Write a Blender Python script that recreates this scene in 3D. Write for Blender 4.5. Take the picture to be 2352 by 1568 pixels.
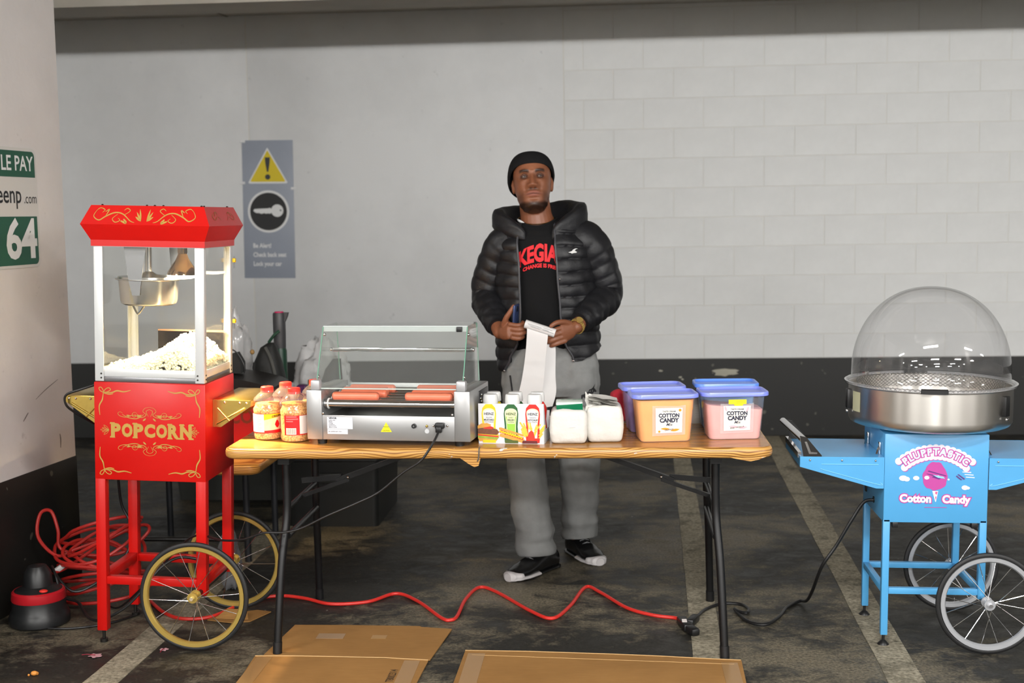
import bpy, bmesh, math, random
from math import sin, cos, pi, radians, sqrt, atan2, exp
from mathutils import Vector, Matrix, noise

random.seed(7)
for o in list(bpy.data.objects):
    bpy.data.objects.remove(o)
SC = bpy.context.scene
COL = SC.collection
TMP = bpy.data.scenes.new('workbench')      # scratch scene for text outlines and modifiers

# ---------------------------------------------------------------- camera
cam = bpy.data.cameras.new('camera')
cam.sensor_width = 36.0
cam.lens = 36.0 * 3012.0 / 2352.0
cam.clip_start = 0.05
cam.clip_end = 100
cam.dof.use_dof = True
cam.dof.focus_distance = 4.55
cam.dof.aperture_fstop = 3.2
camo = bpy.data.objects.new('camera', cam)
COL.objects.link(camo)
right = Vector((0.99702, 0.07543, -0.01625))
fwd = Vector((-0.07664, 0.99244, -0.09590))
fwd.normalize()
right = (right - fwd * right.dot(fwd)).normalized()
up = right.cross(fwd)
camo.matrix_world = Matrix(((right.x, up.x, -fwd.x, 0), (right.y, up.y, -fwd.y, 0),
                            (right.z, up.z, -fwd.z, 1.53), (0, 0, 0, 1)))
SC.camera = camo

# ---------------------------------------------------------------- world, lamps, exposure
SC.view_settings.view_transform = 'Standard'
SC.view_settings.look = 'None'
SC.view_settings.gamma = 1.0
SC.view_settings.use_curve_mapping = False
SC.view_settings.exposure = -0.10
w = bpy.data.worlds.new('world')
SC.world = w
w.use_nodes = True
w.node_tree.nodes['Background'].inputs[0].default_value = (0.9, 0.95, 1.0, 1)
w.node_tree.nodes['Background'].inputs[1].default_value = 0.02


def tube_light(x, y, z, energy, length=1.25, width=0.16, col=(1.0, 0.985, 0.965), tilt=0.0):
    l = bpy.data.lights.new('fluorescent_tube', 'AREA')
    l.shape = 'RECTANGLE'
    l.size = length
    l.size_y = width
    l.energy = energy
    l.color = col
    o = bpy.data.objects.new('fluorescent_tube', l)
    o.location = (x, y, z)
    o.rotation_euler = (tilt, 0, 0)
    COL.objects.link(o)


# rows of bare ceiling fluorescents along the driving lane of the garage: each batten
# throws light sideways as well as down, so it is two strips back to back
for iy, yy in enumerate((1.7, -1.5, -4.7, -7.9)):
    for xx in (-7.2, -3.4, 0.4, 4.2, 8.0):
        for tilt in (-1, 1):
            tube_light(xx, yy + 0.05 * tilt, 2.80, 74.0, tilt=tilt * radians(48))


# ---------------------------------------------------------------- helpers
def S(r, g, b):
    def f(c):
        c /= 255.0
        return c / 12.92 if c <= 0.04045 else ((c + 0.055) / 1.055) ** 2.4
    return (f(r), f(g), f(b), 1.0)


class NT:
    def __init__(self, name):
        self.m = bpy.data.materials.new(name)
        self.m.use_nodes = True
        self.t = self.m.node_tree
        self.t.nodes.clear()
        self.out = self.n('ShaderNodeOutputMaterial')

    def n(self, typ, **kw):
        nd = self.t.nodes.new(typ)
        for k, v in kw.items():
            if k.startswith('i_'):
                key = k[2:]
                nd.inputs[int(key) if key.isdigit() else key.replace('_', ' ')].default_value = v
            else:
                setattr(nd, k, v)
        return nd

    def l(self, a, b):
        self.t.links.new(a, b)

    def ramp(self, fac, stops, interp='LINEAR'):
        r = self.n('ShaderNodeValToRGB')
        r.color_ramp.interpolation = interp
        e = r.color_ramp.elements
        while len(e) < len(stops):
            e.new(0.5)
        for i, (p, c) in enumerate(stops):
            e[i].position = p
            e[i].color = c
        self.l(fac, r.inputs[0])
        return r.outputs[0]

    def noise(self, scale, detail=3.0, rough=0.55, vec=None, dist=0.0):
        nd = self.n('ShaderNodeTexNoise')
        nd.inputs['Scale'].default_value = scale
        nd.inputs['Detail'].default_value = detail
        nd.inputs['Roughness'].default_value = rough
        nd.inputs['Distortion'].default_value = dist
        if vec is not None:
            self.l(vec, nd.inputs['Vector'])
        return nd.outputs[0]

    def coord(self, scale=(1, 1, 1), kind='Object', rot=(0, 0, 0), loc=(0, 0, 0)):
        tc = self.n('ShaderNodeTexCoord')
        mp = self.n('ShaderNodeMapping')
        mp.inputs['Scale'].default_value = scale
        mp.inputs['Rotation'].default_value = rot
        mp.inputs['Location'].default_value = loc
        self.l(tc.outputs[kind], mp.inputs[0])
        return mp.outputs[0]

    def mix(self, fac, a, b, typ='MIX'):
        m = self.n('ShaderNodeMix', data_type='RGBA', blend_type=typ)
        for sock, v in ((m.inputs[0], fac), (m.inputs[6], a), (m.inputs[7], b)):
            if hasattr(v, 'is_linked') or hasattr(v, 'links'):
                self.l(v, sock)
            else:
                sock.default_value = v
        return m.outputs[2]

    def pbr(self, col, rough=0.5, metal=0.0, spec=0.5, bump=None, bstr=0.2, bdist=0.002, **kw):
        p = self.n('ShaderNodeBsdfPrincipled')
        for key, v in (('Base Color', col), ('Roughness', rough), ('Metallic', metal), ('Specular IOR Level', spec)):
            if hasattr(v, 'links'):
                self.l(v, p.inputs[key])
            else:
                p.inputs[key].default_value = v
        for k, v in kw.items():
            p.inputs[k.replace('_', ' ')].default_value = v
        if bump is not None:
            b = self.n('ShaderNodeBump')
            b.inputs['Strength'].default_value = bstr
            b.inputs['Distance'].default_value = bdist
            self.l(bump, b.inputs['Height'])
            self.l(b.outputs[0], p.inputs['Normal'])
        self.l(p.outputs[0], self.out.inputs[0])
        return p


MATS = {}


def mat(name, col, rough=0.5, metal=0.0, vary=0.0, vscale=8.0, bump=0.0, bscale=60.0, bdist=0.002, spec=0.5, **kw):
    if name in MATS:
        return MATS[name]
    t = NT(name)
    c = col
    bm = None
    if vary:
        v = t.coord()
        nz = t.noise(vscale, 4.0, 0.6, v)
        lo = tuple(x * (1 - vary) for x in col[:3]) + (1,)
        hi = tuple(min(1, x * (1 + vary)) for x in col[:3]) + (1,)
        c = t.ramp(nz, [(0.3, lo), (0.7, hi)])
    if bump:
        v = t.coord()
        bm = t.noise(bscale, 3.0, 0.6, v)
    t.pbr(c, rough, metal, spec, bm, bump, bdist, **kw)
    MATS[name] = t.m
    return t.m


def clear_mat(name, tint=(1, 1, 1, 1), haze=0.0, hazecol=(1, 1, 1, 1), refl=1.0, rough=0.02, ior=1.45):
    """thin clear sheet: transparent with a fresnel gloss and an optional milky share"""
    if name in MATS:
        return MATS[name]
    t = NT(name)
    tr = t.n('ShaderNodeBsdfTransparent')
    tr.inputs[0].default_value = tint
    base = tr.outputs[0]
    if haze:
        df = t.n('ShaderNodeBsdfDiffuse')
        df.inputs[0].default_value = hazecol
        mx = t.n('ShaderNodeMixShader')
        mx.inputs[0].default_value = haze
        t.l(base, mx.inputs[1])
        t.l(df.outputs[0], mx.inputs[2])
        base = mx.outputs[0]
    gl = t.n('ShaderNodeBsdfGlossy')
    gl.inputs['Roughness'].default_value = rough
    lw = t.n('ShaderNodeLayerWeight')
    lw.inputs[0].default_value = 0.5
    pw = t.n('ShaderNodeMath', operation='POWER')
    pw.inputs[1].default_value = 4.5
    t.l(lw.outputs['Facing'], pw.inputs[0])
    ml = t.n('ShaderNodeMath', operation='MULTIPLY_ADD')
    f0 = ((ior - 1) / (ior + 1)) ** 2
    ml.inputs[1].default_value = refl * 0.75
    ml.inputs[2].default_value = refl * f0
    t.l(pw.outputs[0], ml.inputs[0])
    mx = t.n('ShaderNodeMixShader')
    t.l(ml.outputs[0], mx.inputs[0])
    t.l(base, mx.inputs[1])
    t.l(gl.outputs[0], mx.inputs[2])
    t.l(mx.outputs[0], t.out.inputs[0])
    MATS[name] = t.m
    return t.m


def emit_mat(name, col, strength):
    if name in MATS:
        return MATS[name]
    t = NT(name)
    e = t.n('ShaderNodeEmission')
    e.inputs[0].default_value = col
    e.inputs[1].default_value = strength
    t.l(e.outputs[0], t.out.inputs[0])
    MATS[name] = t.m
    return t.m


def place(name, mesh, m, parent=None, loc=(0, 0, 0), rot=(0, 0, 0)):
    if m is not None and not mesh.materials:
        mesh.materials.append(m)
    o = bpy.data.objects.new(name, mesh)
    COL.objects.link(o)
    if parent is not None:
        o.parent = parent
    o.location = loc
    o.rotation_euler = rot
    return o


def tag(o, label, cat=None, group=None, kind=None):
    o['label'] = label
    if cat:
        o['category'] = cat
    if group:
        o['group'] = group
    if kind:
        o['kind'] = kind
    return o


def thing(name, label, cat, loc=(0, 0, 0), rot=(0, 0, 0), group=None):
    o = bpy.data.objects.new(name, None)
    o.empty_display_size = 0.05
    COL.objects.link(o)
    o.location = loc
    o.rotation_euler = rot
    return tag(o, label, cat, group)


def kids(o):
    return [c for c in bpy.data.objects if c.parent == o]


def dup(root, loc, rot=None, label=None):
    r = root.copy()
    COL.objects.link(r)
    r.location = loc
    if rot is not None:
        r.rotation_euler = rot
    if label:
        r['label'] = label
    for ch in kids(root):
        c = ch.copy()
        COL.objects.link(c)
        c.parent = r
        for g in kids(ch):
            d = g.copy()
            COL.objects.link(d)
            d.parent = c
    return r


def frame_of(d):
    d = d.normalized()
    a = Vector((0, 0, 1)) if abs(d.z) < 0.9 else Vector((1, 0, 0))
    u = d.cross(a).normalized()
    v = d.cross(u).normalized()
    return u, v


def catmull(pts, k=6, closed=False):
    pts = [Vector(p) for p in pts]
    n = len(pts)
    out = []
    for i in range(n if closed else n - 1):
        if closed:
            p0, p1, p2, p3 = pts[(i - 1) % n], pts[i], pts[(i + 1) % n], pts[(i + 2) % n]
        else:
            p0, p1, p2, p3 = pts[max(i - 1, 0)], pts[i], pts[i + 1], pts[min(i + 2, n - 1)]
        for j in range(k):
            t = j / k
            out.append(0.5 * ((2 * p1) + (p2 - p0) * t + (2 * p0 - 5 * p1 + 4 * p2 - p3) * t * t
                              + (3 * p1 - p0 - 3 * p2 + p3) * t ** 3))
    if not closed:
        out.append(pts[-1])
    return out


class MB:
    def __init__(self):
        self.v = []
        self.f = []

    def add(self, vs, fs, M=None):
        b = len(self.v)
        self.v += [tuple(M @ Vector(p)) if M is not None else tuple(p) for p in vs]
        self.f += [tuple(b + i for i in q) for q in fs]
        return self

    def box(self, c, s, bevel=0.0, M=None, seg=2):
        if bevel <= 0:
            x, y, z = s[0] / 2, s[1] / 2, s[2] / 2
            vs = [(c[0] + i * x, c[1] + j * y, c[2] + k * z) for i in (-1, 1) for j in (-1, 1) for k in (-1, 1)]
            fs = [(0, 1, 3, 2), (4, 6, 7, 5), (0, 4, 5, 1), (2, 3, 7, 6), (0, 2, 6, 4), (1, 5, 7, 3)]
            return self.add(vs, fs, M)
        bm = bmesh.new()
        bmesh.ops.create_cube(bm, size=1.0)
        bmesh.ops.scale(bm, vec=s, verts=bm.verts)
        bmesh.ops.bevel(bm, geom=bm.edges[:], offset=min(bevel, 0.49 * min(s)), segments=seg, profile=0.5, affect='EDGES')
        bmesh.ops.translate(bm, vec=c, verts=bm.verts)
        bm.verts.index_update()
        vs = [v.co[:] for v in bm.verts]
        fs = [[v.index for v in f.verts] for f in bm.faces]
        bm.free()
        return self.add(vs, fs, M)

    def bar(self, p0, p1, w, h, up=(0, 0, 1), bevel=0.0):
        """rectangular bar between two points"""
        p0, p1 = Vector(p0), Vector(p1)
        d = (p1 - p0)
        L = d.length
        d.normalize()
        upv = Vector(up)
        if abs(d.dot(upv)) > 0.95:
            upv = Vector((0, 1, 0))
        u = d.cross(upv).normalized()
        v = u.cross(d)
        M = Matrix(((u.x, d.x, v.x, (p0.x + p1.x) / 2), (u.y, d.y, v.y, (p0.y + p1.y) / 2),
                    (u.z, d.z, v.z, (p0.z + p1.z) / 2), (0, 0, 0, 1)))
        return self.box((0, 0, 0), (w, L, h), bevel, M)

    def cyl(self, p0, p1, r0, r1=None, n=20, caps=True):
        r1 = r0 if r1 is None else r1
        p0, p1 = Vector(p0), Vector(p1)
        u, v = frame_of(p1 - p0)
        vs, fs = [], []
        for p, r in ((p0, r0), (p1, r1)):
            for i in range(n):
                a = 2 * pi * i / n
                vs.append(p + u * (r * cos(a)) + v * (r * sin(a)))
        for i in range(n):
            j = (i + 1) % n
            fs.append((i, n + i, n + j, j))
        if caps:
            fs.append(tuple(range(n)))
            fs.append(tuple(range(2 * n - 1, n - 1, -1)))
        return self.add(vs, fs)

    def tube(self, pts, r, n=10, closed=False, caps=True, sq=None):
        pts = [Vector(p) for p in pts]
        N = len(pts)
        rs = r if isinstance(r, (list, tuple)) else [r] * N
        vs, fs = [], []
        u = None
        for i, p in enumerate(pts):
            if closed:
                t = pts[(i + 1) % N] - pts[(i - 1) % N]
            else:
                t = pts[min(i + 1, N - 1)] - pts[max(i - 1, 0)]
            if t.length < 1e-9:
                t = Vector((0, 0, 1))
            t.normalize()
            if u is None:
                u, _ = frame_of(t)
            u = (u - t * u.dot(t))
            if u.length < 1e-6:
                u, _ = frame_of(t)
            u.normalize()
            v = t.cross(u)
            for k in range(n):
                a = 2 * pi * k / n
                vs.append(p + u * (rs[i] * cos(a)) + v * (rs[i] * sin(a)))
        for i in range(N if closed else N - 1):
            j = (i + 1) % N
            for k in range(n):
                l = (k + 1) % n
                fs.append((i * n + k, i * n + l, j * n + l, j * n + k))
        if caps and not closed:
            fs.append(tuple(range(n - 1, -1, -1)))
            fs.append(tuple((N - 1) * n + k for k in range(n)))
        return self.add(vs, fs)

    def lathe(self, prof, n=32, c=(0, 0, 0), M=None, a0=0.0, a1=2 * pi, sx=1.0, sy=1.0, caps=True):
        full = abs(a1 - a0 - 2 * pi) < 1e-6
        cnt = n if full else n + 1
        vs, fs = [], []
        for (r, z) in prof:
            for i in range(cnt):
                a = a0 + (a1 - a0) * i / n
                vs.append((c[0] + sx * r * cos(a), c[1] + sy * r * sin(a), c[2] + z))
        for j in range(len(prof) - 1):
            for i in range(n):
                k = (i + 1) % cnt
                fs.append((j * cnt + i, j * cnt + k, (j + 1) * cnt + k, (j + 1) * cnt + i))
        if full and caps:
            if prof[0][0] > 1e-6:
                fs.append(tuple(range(cnt - 1, -1, -1)))
            if prof[-1][0] > 1e-6:
                fs.append(tuple((len(prof) - 1) * cnt + i for i in range(cnt)))
        return self.add(vs, fs, M)

    def loft(self, rings, caps=(True, True), closed=True):
        n = len(rings[0])
        vs = [p for r in rings for p in r]
        fs = []
        for j in range(len(rings) - 1):
            for i in range(n if closed else n - 1):
                k = (i + 1) % n
                fs.append((j * n + i, j * n + k, (j + 1) * n + k, (j + 1) * n + i))
        if caps[0]:
            fs.append(tuple(range(n - 1, -1, -1)))
        if caps[1]:
            fs.append(tuple((len(rings) - 1) * n + i for i in range(n)))
        return self.add(vs, fs)

    def prism(self, poly, d0, d1, M=None):
        """2D polygon (x, z) drawn in the XZ plane, from depth y=d0 to y=d1"""
        n = len(poly)
        vs = [(p[0], d0, p[1]) for p in poly] + [(p[0], d1, p[1]) for p in poly]
        fs = [tuple(range(n)), tuple(range(2 * n - 1, n - 1, -1))]
        for i in range(n):
            j = (i + 1) % n
            fs.append((i, n + i, n + j, j))
        return self.add(vs, fs, M)

    def sphere(self, c, r, nu=16, nv=10, sc=(1, 1, 1), M=None):
        prof = []
        vs, fs = [], []
        vs.append((c[0], c[1], c[2] - r * sc[2]))
        for j in range(1, nv):
            b = -pi / 2 + pi * j / nv
            for i in range(nu):
                a = 2 * pi * i / nu
                vs.append((c[0] + r * sc[0] * cos(b) * cos(a), c[1] + r * sc[1] * cos(b) * sin(a), c[2] + r * sc[2] * sin(b)))
        vs.append((c[0], c[1], c[2] + r * sc[2]))
        for i in range(nu):
            k = (i + 1) % nu
            fs.append((0, 1 + k, 1 + i))
            for j in range(nv - 2):
                fs.append((1 + j * nu + i, 1 + j * nu + k, 1 + (j + 1) * nu + k, 1 + (j + 1) * nu + i))
            fs.append((len(vs) - 1, 1 + (nv - 2) * nu + i, 1 + (nv - 2) * nu + k))
        return self.add(vs, fs, M)

    def mesh(self, name, smooth=35.0, fix=True, sub=0, bevel=0.0):
        me = bpy.data.meshes.new(name)
        me.from_pydata(self.v, [], self.f)
        bm = bmesh.new()
        bm.from_mesh(me)
        if fix:
            bmesh.ops.recalc_face_normals(bm, faces=bm.faces)
        if bevel:
            bmesh.ops.bevel(bm, geom=bm.edges[:], offset=bevel, segments=2, profile=0.5, affect='EDGES')
        if sub:
            bmesh.ops.subdivide_edges(bm, edges=bm.edges[:], cuts=sub, use_grid_fill=True, smooth=0.0)
        if smooth:
            lim = radians(smooth)
            for f in bm.faces:
                f.smooth = True
            for e in bm.edges:
                e.smooth = len(e.link_faces) == 2 and e.calc_face_angle(0.0) < lim
        bm.to_mesh(me)
        bm.free()
        return me

    def build(self, name, m, parent=None, smooth=35.0, loc=(0, 0, 0), rot=(0, 0, 0), fix=True, bevel=0.0):
        return place(name, self.mesh(name, smooth, fix, 0, bevel), m, parent, loc, rot)


def tmp_graph():
    with bpy.context.temp_override(scene=TMP, view_layer=TMP.view_layers[0]):
        dg = bpy.context.evaluated_depsgraph_get()
    dg.update()
    return dg


def eval_mods(me, mods):
    """run modifiers on a mesh and return the result as a new mesh"""
    o = bpy.data.objects.new('tmp', me)
    TMP.collection.objects.link(o)
    for typ, kw in mods:
        md = o.modifiers.new(typ, typ)
        for k, v in kw.items():
            setattr(md, k, v)
    dg = tmp_graph()
    r = bpy.data.meshes.new_from_object(o.evaluated_get(dg), depsgraph=dg)
    bpy.data.objects.remove(o)
    return r


def smooth_all(me):
    for p in me.polygons:
        p.use_smooth = True
    return me


def text_geo(s, size=1.0, bold=0.0, align='CENTER', sx=1.0, space=1.0, shear=0.0):
    """outline text as flat geometry in XY: verts, faces (built-in font)"""
    cu = bpy.data.curves.new('txt', 'FONT')
    cu.body = s
    cu.size = size
    cu.align_x = align
    cu.align_y = 'CENTER'
    cu.offset = bold
    cu.resolution_u = 3
    cu.space_character = space
    cu.shear = shear
    o = bpy.data.objects.new('txt', cu)
    TMP.collection.objects.link(o)
    dg = tmp_graph()
    me = bpy.data.meshes.new_from_object(o.evaluated_get(dg), depsgraph=dg)
    vs = [(v.co.x * sx, v.co.y) for v in me.vertices]
    fs = [tuple(p.vertices) for p in me.polygons]
    bpy.data.objects.remove(o)
    bpy.data.curves.remove(cu)
    bpy.data.meshes.remove(me)
    return vs, fs


def islands(n, fs):
    """island number of every vertex (letters of a word), so that overlapping letters can be layered"""
    par = list(range(n))

    def find(i):
        while par[i] != i:
            par[i] = par[par[i]]
            i = par[i]
        return i
    for f in fs:
        r = find(f[0])
        for i in f[1:]:
            par[find(i)] = r
    ids = {}
    return [ids.setdefault(find(i), len(ids)) for i in range(n)]


def sheet(vs, fs, fn, layer=0.00007, axis=1, sgn=-1):
    """flat 2D faces mapped to 3D through fn(x, y) -> xyz; each letter sits in its own thin layer"""
    b = MB()
    out = []
    for (x, y), k in zip(vs, islands(len(vs), fs)):
        p = list(fn(x, y))
        p[axis] += sgn * layer * (k % 5)
        out.append(p)
    b.add(out, fs)
    return b


def put_text(name, s, size, m, parent, x, z, y, bold=0.0, sx=1.0, align='CENTER', rot=0.0, space=1.0, shear=0.0):
    """text lying in an XZ plane at depth y, read from -Y"""
    vs, fs = text_geo(s, size, bold, align, sx, space, shear)
    c, sn = cos(rot), sin(rot)
    b = sheet(vs, fs, lambda a, q: (x + a * c - q * sn, y, z + a * sn + q * c))
    return b.build(name, m, parent, smooth=0, fix=False)


LAYER = [0]


def ribbon(mb, pts, w, y, taper=True, k=5):
    """flat ribbon along a 2D path in an XZ plane at depth y"""
    p = catmull([(a, 0, b) for a, b in pts], k)
    n = len(p)
    LAYER[0] = (LAYER[0] + 1) % 16
    y -= 0.00005 * LAYER[0]
    vs, fs = [], []
    for i in range(n):
        t = (p[min(i + 1, n - 1)] - p[max(i - 1, 0)])
        if t.length < 1e-9:
            t = Vector((1, 0, 0))
        t.normalize()
        q = Vector((-t.z, 0, t.x))
        ww = w * (0.35 + 0.65 * sin(pi * (i + 0.5) / n)) if taper else w
        a, c = p[i] + q * ww / 2, p[i] - q * ww / 2
        vs += [(a.x, y, a.z), (c.x, y, c.z)]
    for i in range(n - 1):
        fs.append((2 * i, 2 * i + 1, 2 * i + 3, 2 * i + 2))
    mb.add(vs, fs)


def spiral(cx, cz, r0, r1, a0, a1, n=9):
    return [(cx + (r0 + (r1 - r0) * i / n) * cos(a0 + (a1 - a0) * i / n),
             cz + (r0 + (r1 - r0) * i / n) * sin(a0 + (a1 - a0) * i / n)) for i in range(n + 1)]


def leafpoly(x, z, L, w, a, n=6):
    out = []
    for i in range(n + 1):
        t = i / n
        out.append((t * L, w / 2 * sin(pi * t)))
    for i in range(n - 1, 0, -1):
        t = i / n
        out.append((t * L, -w / 2 * sin(pi * t)))
    c, s = cos(a), sin(a)
    return [(x + p * c - q * s, z + p * s + q * c) for p, q in out]


def rrect(w, h, r, n=5, cx=0.0, cy=0.0):
    pts = []
    for qx, qy, a in ((1, 1, 0), (-1, 1, pi / 2), (-1, -1, pi), (1, -1, 1.5 * pi)):
        for i in range(n + 1):
            t = a + pi / 2 * i / n
            pts.append((cx + qx * (w / 2 - r) + r * cos(t), cy + qy * (h / 2 - r) + r * sin(t)))
    return pts


def circ(cx, cz, r, n=24, sx=1.0, sz=1.0):
    return [(cx + sx * r * cos(2 * pi * i / n), cz + sz * r * sin(2 * pi * i / n)) for i in range(n)]


def sm(x, a, b):
    t = max(0.0, min(1.0, (x - a) / (b - a)))
    return t * t * (3 - 2 * t)


def lerp_table(tab, x):
    if x <= tab[0][0]:
        return tab[0][1:]
    for a, b in zip(tab, tab[1:]):
        if x <= b[0]:
            t = (x - a[0]) / (b[0] - a[0])
            t = t * t * (3 - 2 * t)
            return tuple(p + (q - p) * t for p, q in zip(a[1:], b[1:]))
    return tab[-1][1:]
# ================================================================ the garage
def floor_mat():
    t = NT('asphalt')
    v = t.coord()
    vs = t.coord((1.0, 1.25, 1.0))
    big = t.noise(1.05, 8, 0.6, vs, 0.3)
    mid = t.noise(7.5, 8, 0.74, vs, 0.4)
    fine = t.noise(95.0, 3, 0.6, v)
    m1 = t.n('ShaderNodeMath', operation='MULTIPLY_ADD')
    m1.inputs[1].default_value = 0.62
    t.l(big, m1.inputs[0])
    m2 = t.n('ShaderNodeMath', operation='MULTIPLY')
    m2.inputs[1].default_value = 0.38
    t.l(mid, m2.inputs[0])
    t.l(m2.outputs[0], m1.inputs[2])
    worn = t.ramp(m1.outputs[0], [(0.485, (0, 0, 0, 1)), (0.560, (0.9, 0.9, 0.9, 1))])
    dark = t.ramp(fine, [(0.3, S(26, 25, 22)), (0.75, S(46, 44, 38))])
    tan = t.ramp(fine, [(0.3, S(72, 66, 54)), (0.75, S(136, 127, 106))])
    c = t.mix(worn, dark, tan)
    spk = t.noise(26.0, 2, 0.5, v)
    sp = t.ramp(spk, [(0.755, (0, 0, 0, 1)), (0.775, (1, 1, 1, 1))])
    c = t.mix(sp, c, S(135, 132, 122))
    rg = t.ramp(mid, [(0.3, (0.38, 0.38, 0.38, 1)), (0.7, (0.75, 0.75, 0.75, 1))])
    t.pbr(c, rg, 0.0, 0.4, fine, 0.35, 0.003)
    return t.m


def wall_mat(name, base, grime=0.12, sc=1.0):
    t = NT(name)
    v = t.coord()
    a = t.noise(1.3 * sc, 5, 0.65, v)
    b = t.noise(9.0 * sc, 5, 0.7, v)
    c0 = t.ramp(a, [(0.3, tuple(x * (1 - grime) for x in base[:3]) + (1,)), (0.62, base)])
    spots = t.ramp(b, [(0.26, tuple(x * 0.72 for x in base[:3]) + (1,)), (0.36, (1, 1, 1, 1))])
    c = t.mix(0.55, c0, t.mix(1.0, c0, spots, 'MULTIPLY'))
    f = t.noise(38.0, 3, 0.6, v)
    t.pbr(c, 0.62, 0.0, 0.35, f, 0.25, 0.003)
    return t.m


def lines_mat():
    t = NT('worn_line_paint')
    v = t.coord()
    f = t.noise(70.0, 4, 0.65, v)
    g = t.noise(7.0, 4, 0.7, v)
    a = t.ramp(f, [(0.32, S(104, 98, 82)), (0.62, S(164, 156, 136))])
    wear = t.ramp(g, [(0.30, (0.35, 0.35, 0.33, 1)), (0.52, (1, 1, 1, 1))])
    t.pbr(t.mix(1.0, a, wear, 'MULTIPLY'), 0.75, 0, 0.3, f, 0.4, 0.003)
    return t.m


def band_mat():
    t = NT('black_wall_paint')
    v = t.coord()
    b = t.noise(10.0, 4, 0.7, v)
    c = t.ramp(b, [(0.66, S(27, 27, 25)), (0.72, S(46, 46, 43))])
    sp = t.ramp(t.noise(17.0, 1, 0.4, v), [(0.74, (0, 0, 0, 1)), (0.76, (1, 1, 1, 1))])
    c = t.mix(sp, c, S(88, 86, 78))
    t.pbr(c, 0.45, 0, 0.4, b, 0.1, 0.002)
    return t.m


M_FLOOR = floor_mat()
M_WALL = wall_mat('white_wall_paint', S(222, 223, 223))
M_BLOCK = wall_mat('white_block_paint', S(222, 223, 222), 0.10, 1.6)
M_JOINT = mat('painted_joint', S(214, 212, 205), 0.8)
M_PILLAR = wall_mat('pillar_paint', S(234, 229, 226), 0.12, 1.2)
M_BAND = band_mat()
M_LINE = lines_mat()
M_CEIL = mat('ceiling_concrete', S(176, 171, 160), 0.8, vary=0.12, vscale=2.0, bump=0.3, bscale=30)

fl = MB().box((0, -0.4, -0.06), (26, 19.4, 0.12)).build('floor', M_FLOOR, smooth=0)
tag(fl, 'dark worn asphalt garage floor with tan patches', kind='structure')
# painted bay lines, each a thin coat on the floor (children of the floor)
fl_c = Vector((0, 0, 0))
for (xa, ya, xb, yb, wd) in ((-1.735, 3.2, -1.60, 8.95, 0.118), (0.285, 3.2, 0.447, 8.95, 0.106), (0.915, 3.2, 1.063, 8.95, 0.118)):
    d = Vector((xb - xa, yb - ya, 0)).normalized()
    q = Vector((d.y, -d.x, 0)) * wd / 2
    n = 40
    vs, fs = [], []
    for i in range(n + 1):
        p = Vector((xa, ya, 0)).lerp(Vector((xb, yb, 0)), i / n)
        j1 = 1 + 0.07 * noise.noise(Vector((xa * 3, i * 0.8, 0)))
        j2 = 1 + 0.07 * noise.noise(Vector((xa * 5 + 9, i * 0.8, 4)))
        a, b = p + q * j1, p - q * j2
        vs += [(a.x, a.y, 0), (a.x, a.y, 0.0022), (b.x, b.y, 0.0022), (b.x, b.y, 0)]
    for i in range(n):
        k = 4 * i
        for e in range(3):
            fs.append((k + e, k + e + 1, k + 5 + e, k + 4 + e))
    MB().add(vs, fs).build('parking_line', M_LINE, fl, smooth=0)

# back wall: backing, smooth concrete panels on the left, painted blocks on the right, black band below
WY = 9.0
wb = MB().box((0, WY + 0.1025, 1.475), (26, 0.20, 2.95)).build('wall_back', M_JOINT, smooth=0)
tag(wb, 'white painted garage wall with black band along its foot', kind='structure')
ZB = 0.531
for (xa, xb) in ((-13, -6.0), (-5.994, -2.499), (-2.493, -0.319)):
    MB().box(((xa + xb) / 2, WY + 0.006, (ZB + 2.93) / 2), (xb - xa, 0.012, 2.93 - ZB), 0.004).build('concrete_panel', M_WALL, wb)
MB().box(((3.75 + 13) / 2, WY + 0.006, (ZB + 2.93) / 2), (13 - 3.75, 0.012, 2.93 - ZB)).build('concrete_panel', M_WALL, wb)
blk = {}
crs = [ZB] + [0.9 + 0.2 * i - 0.205 for i in range(0, 12)] + [2.93]
crs = [z for z in crs if z >= ZB]
row = 0
for za, zb_ in zip(crs, crs[1:]):
    off = 0.0 if row % 2 else 0.2
    edges = [-0.315]
    x = -0.385 + off
    while x < 3.7:
        if x > -0.2:
            edges.append(x)
        x += 0.403
    edges.append(3.748)
    for xa, xb in zip(edges, edges[1:]):
        jw = 0.003
        dy = random.uniform(-0.0008, 0.0008)
        key = (round(xb - xa, 3), round(zb_ - za, 3))
        if key not in blk:
            me = MB().box((0, 0, 0), (key[0] - jw, 0.012, key[1] - jw), 0.0022, seg=1).mesh('block', 30)
            me.materials.append(M_BLOCK)
            blk[key] = me
        place('block', blk[key], None, wb, ((xa + xb) / 2, WY + 0.006 + dy, (za + zb_) / 2))
    row += 1
MB().box((0, WY + 0.002, ZB / 2), (26, 0.020, ZB), 0.0).build('painted_band', M_BAND, wb, smooth=0)
M_CHIP = mat('bare_plaster', S(168, 165, 150), 0.8, vary=0.1)
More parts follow.
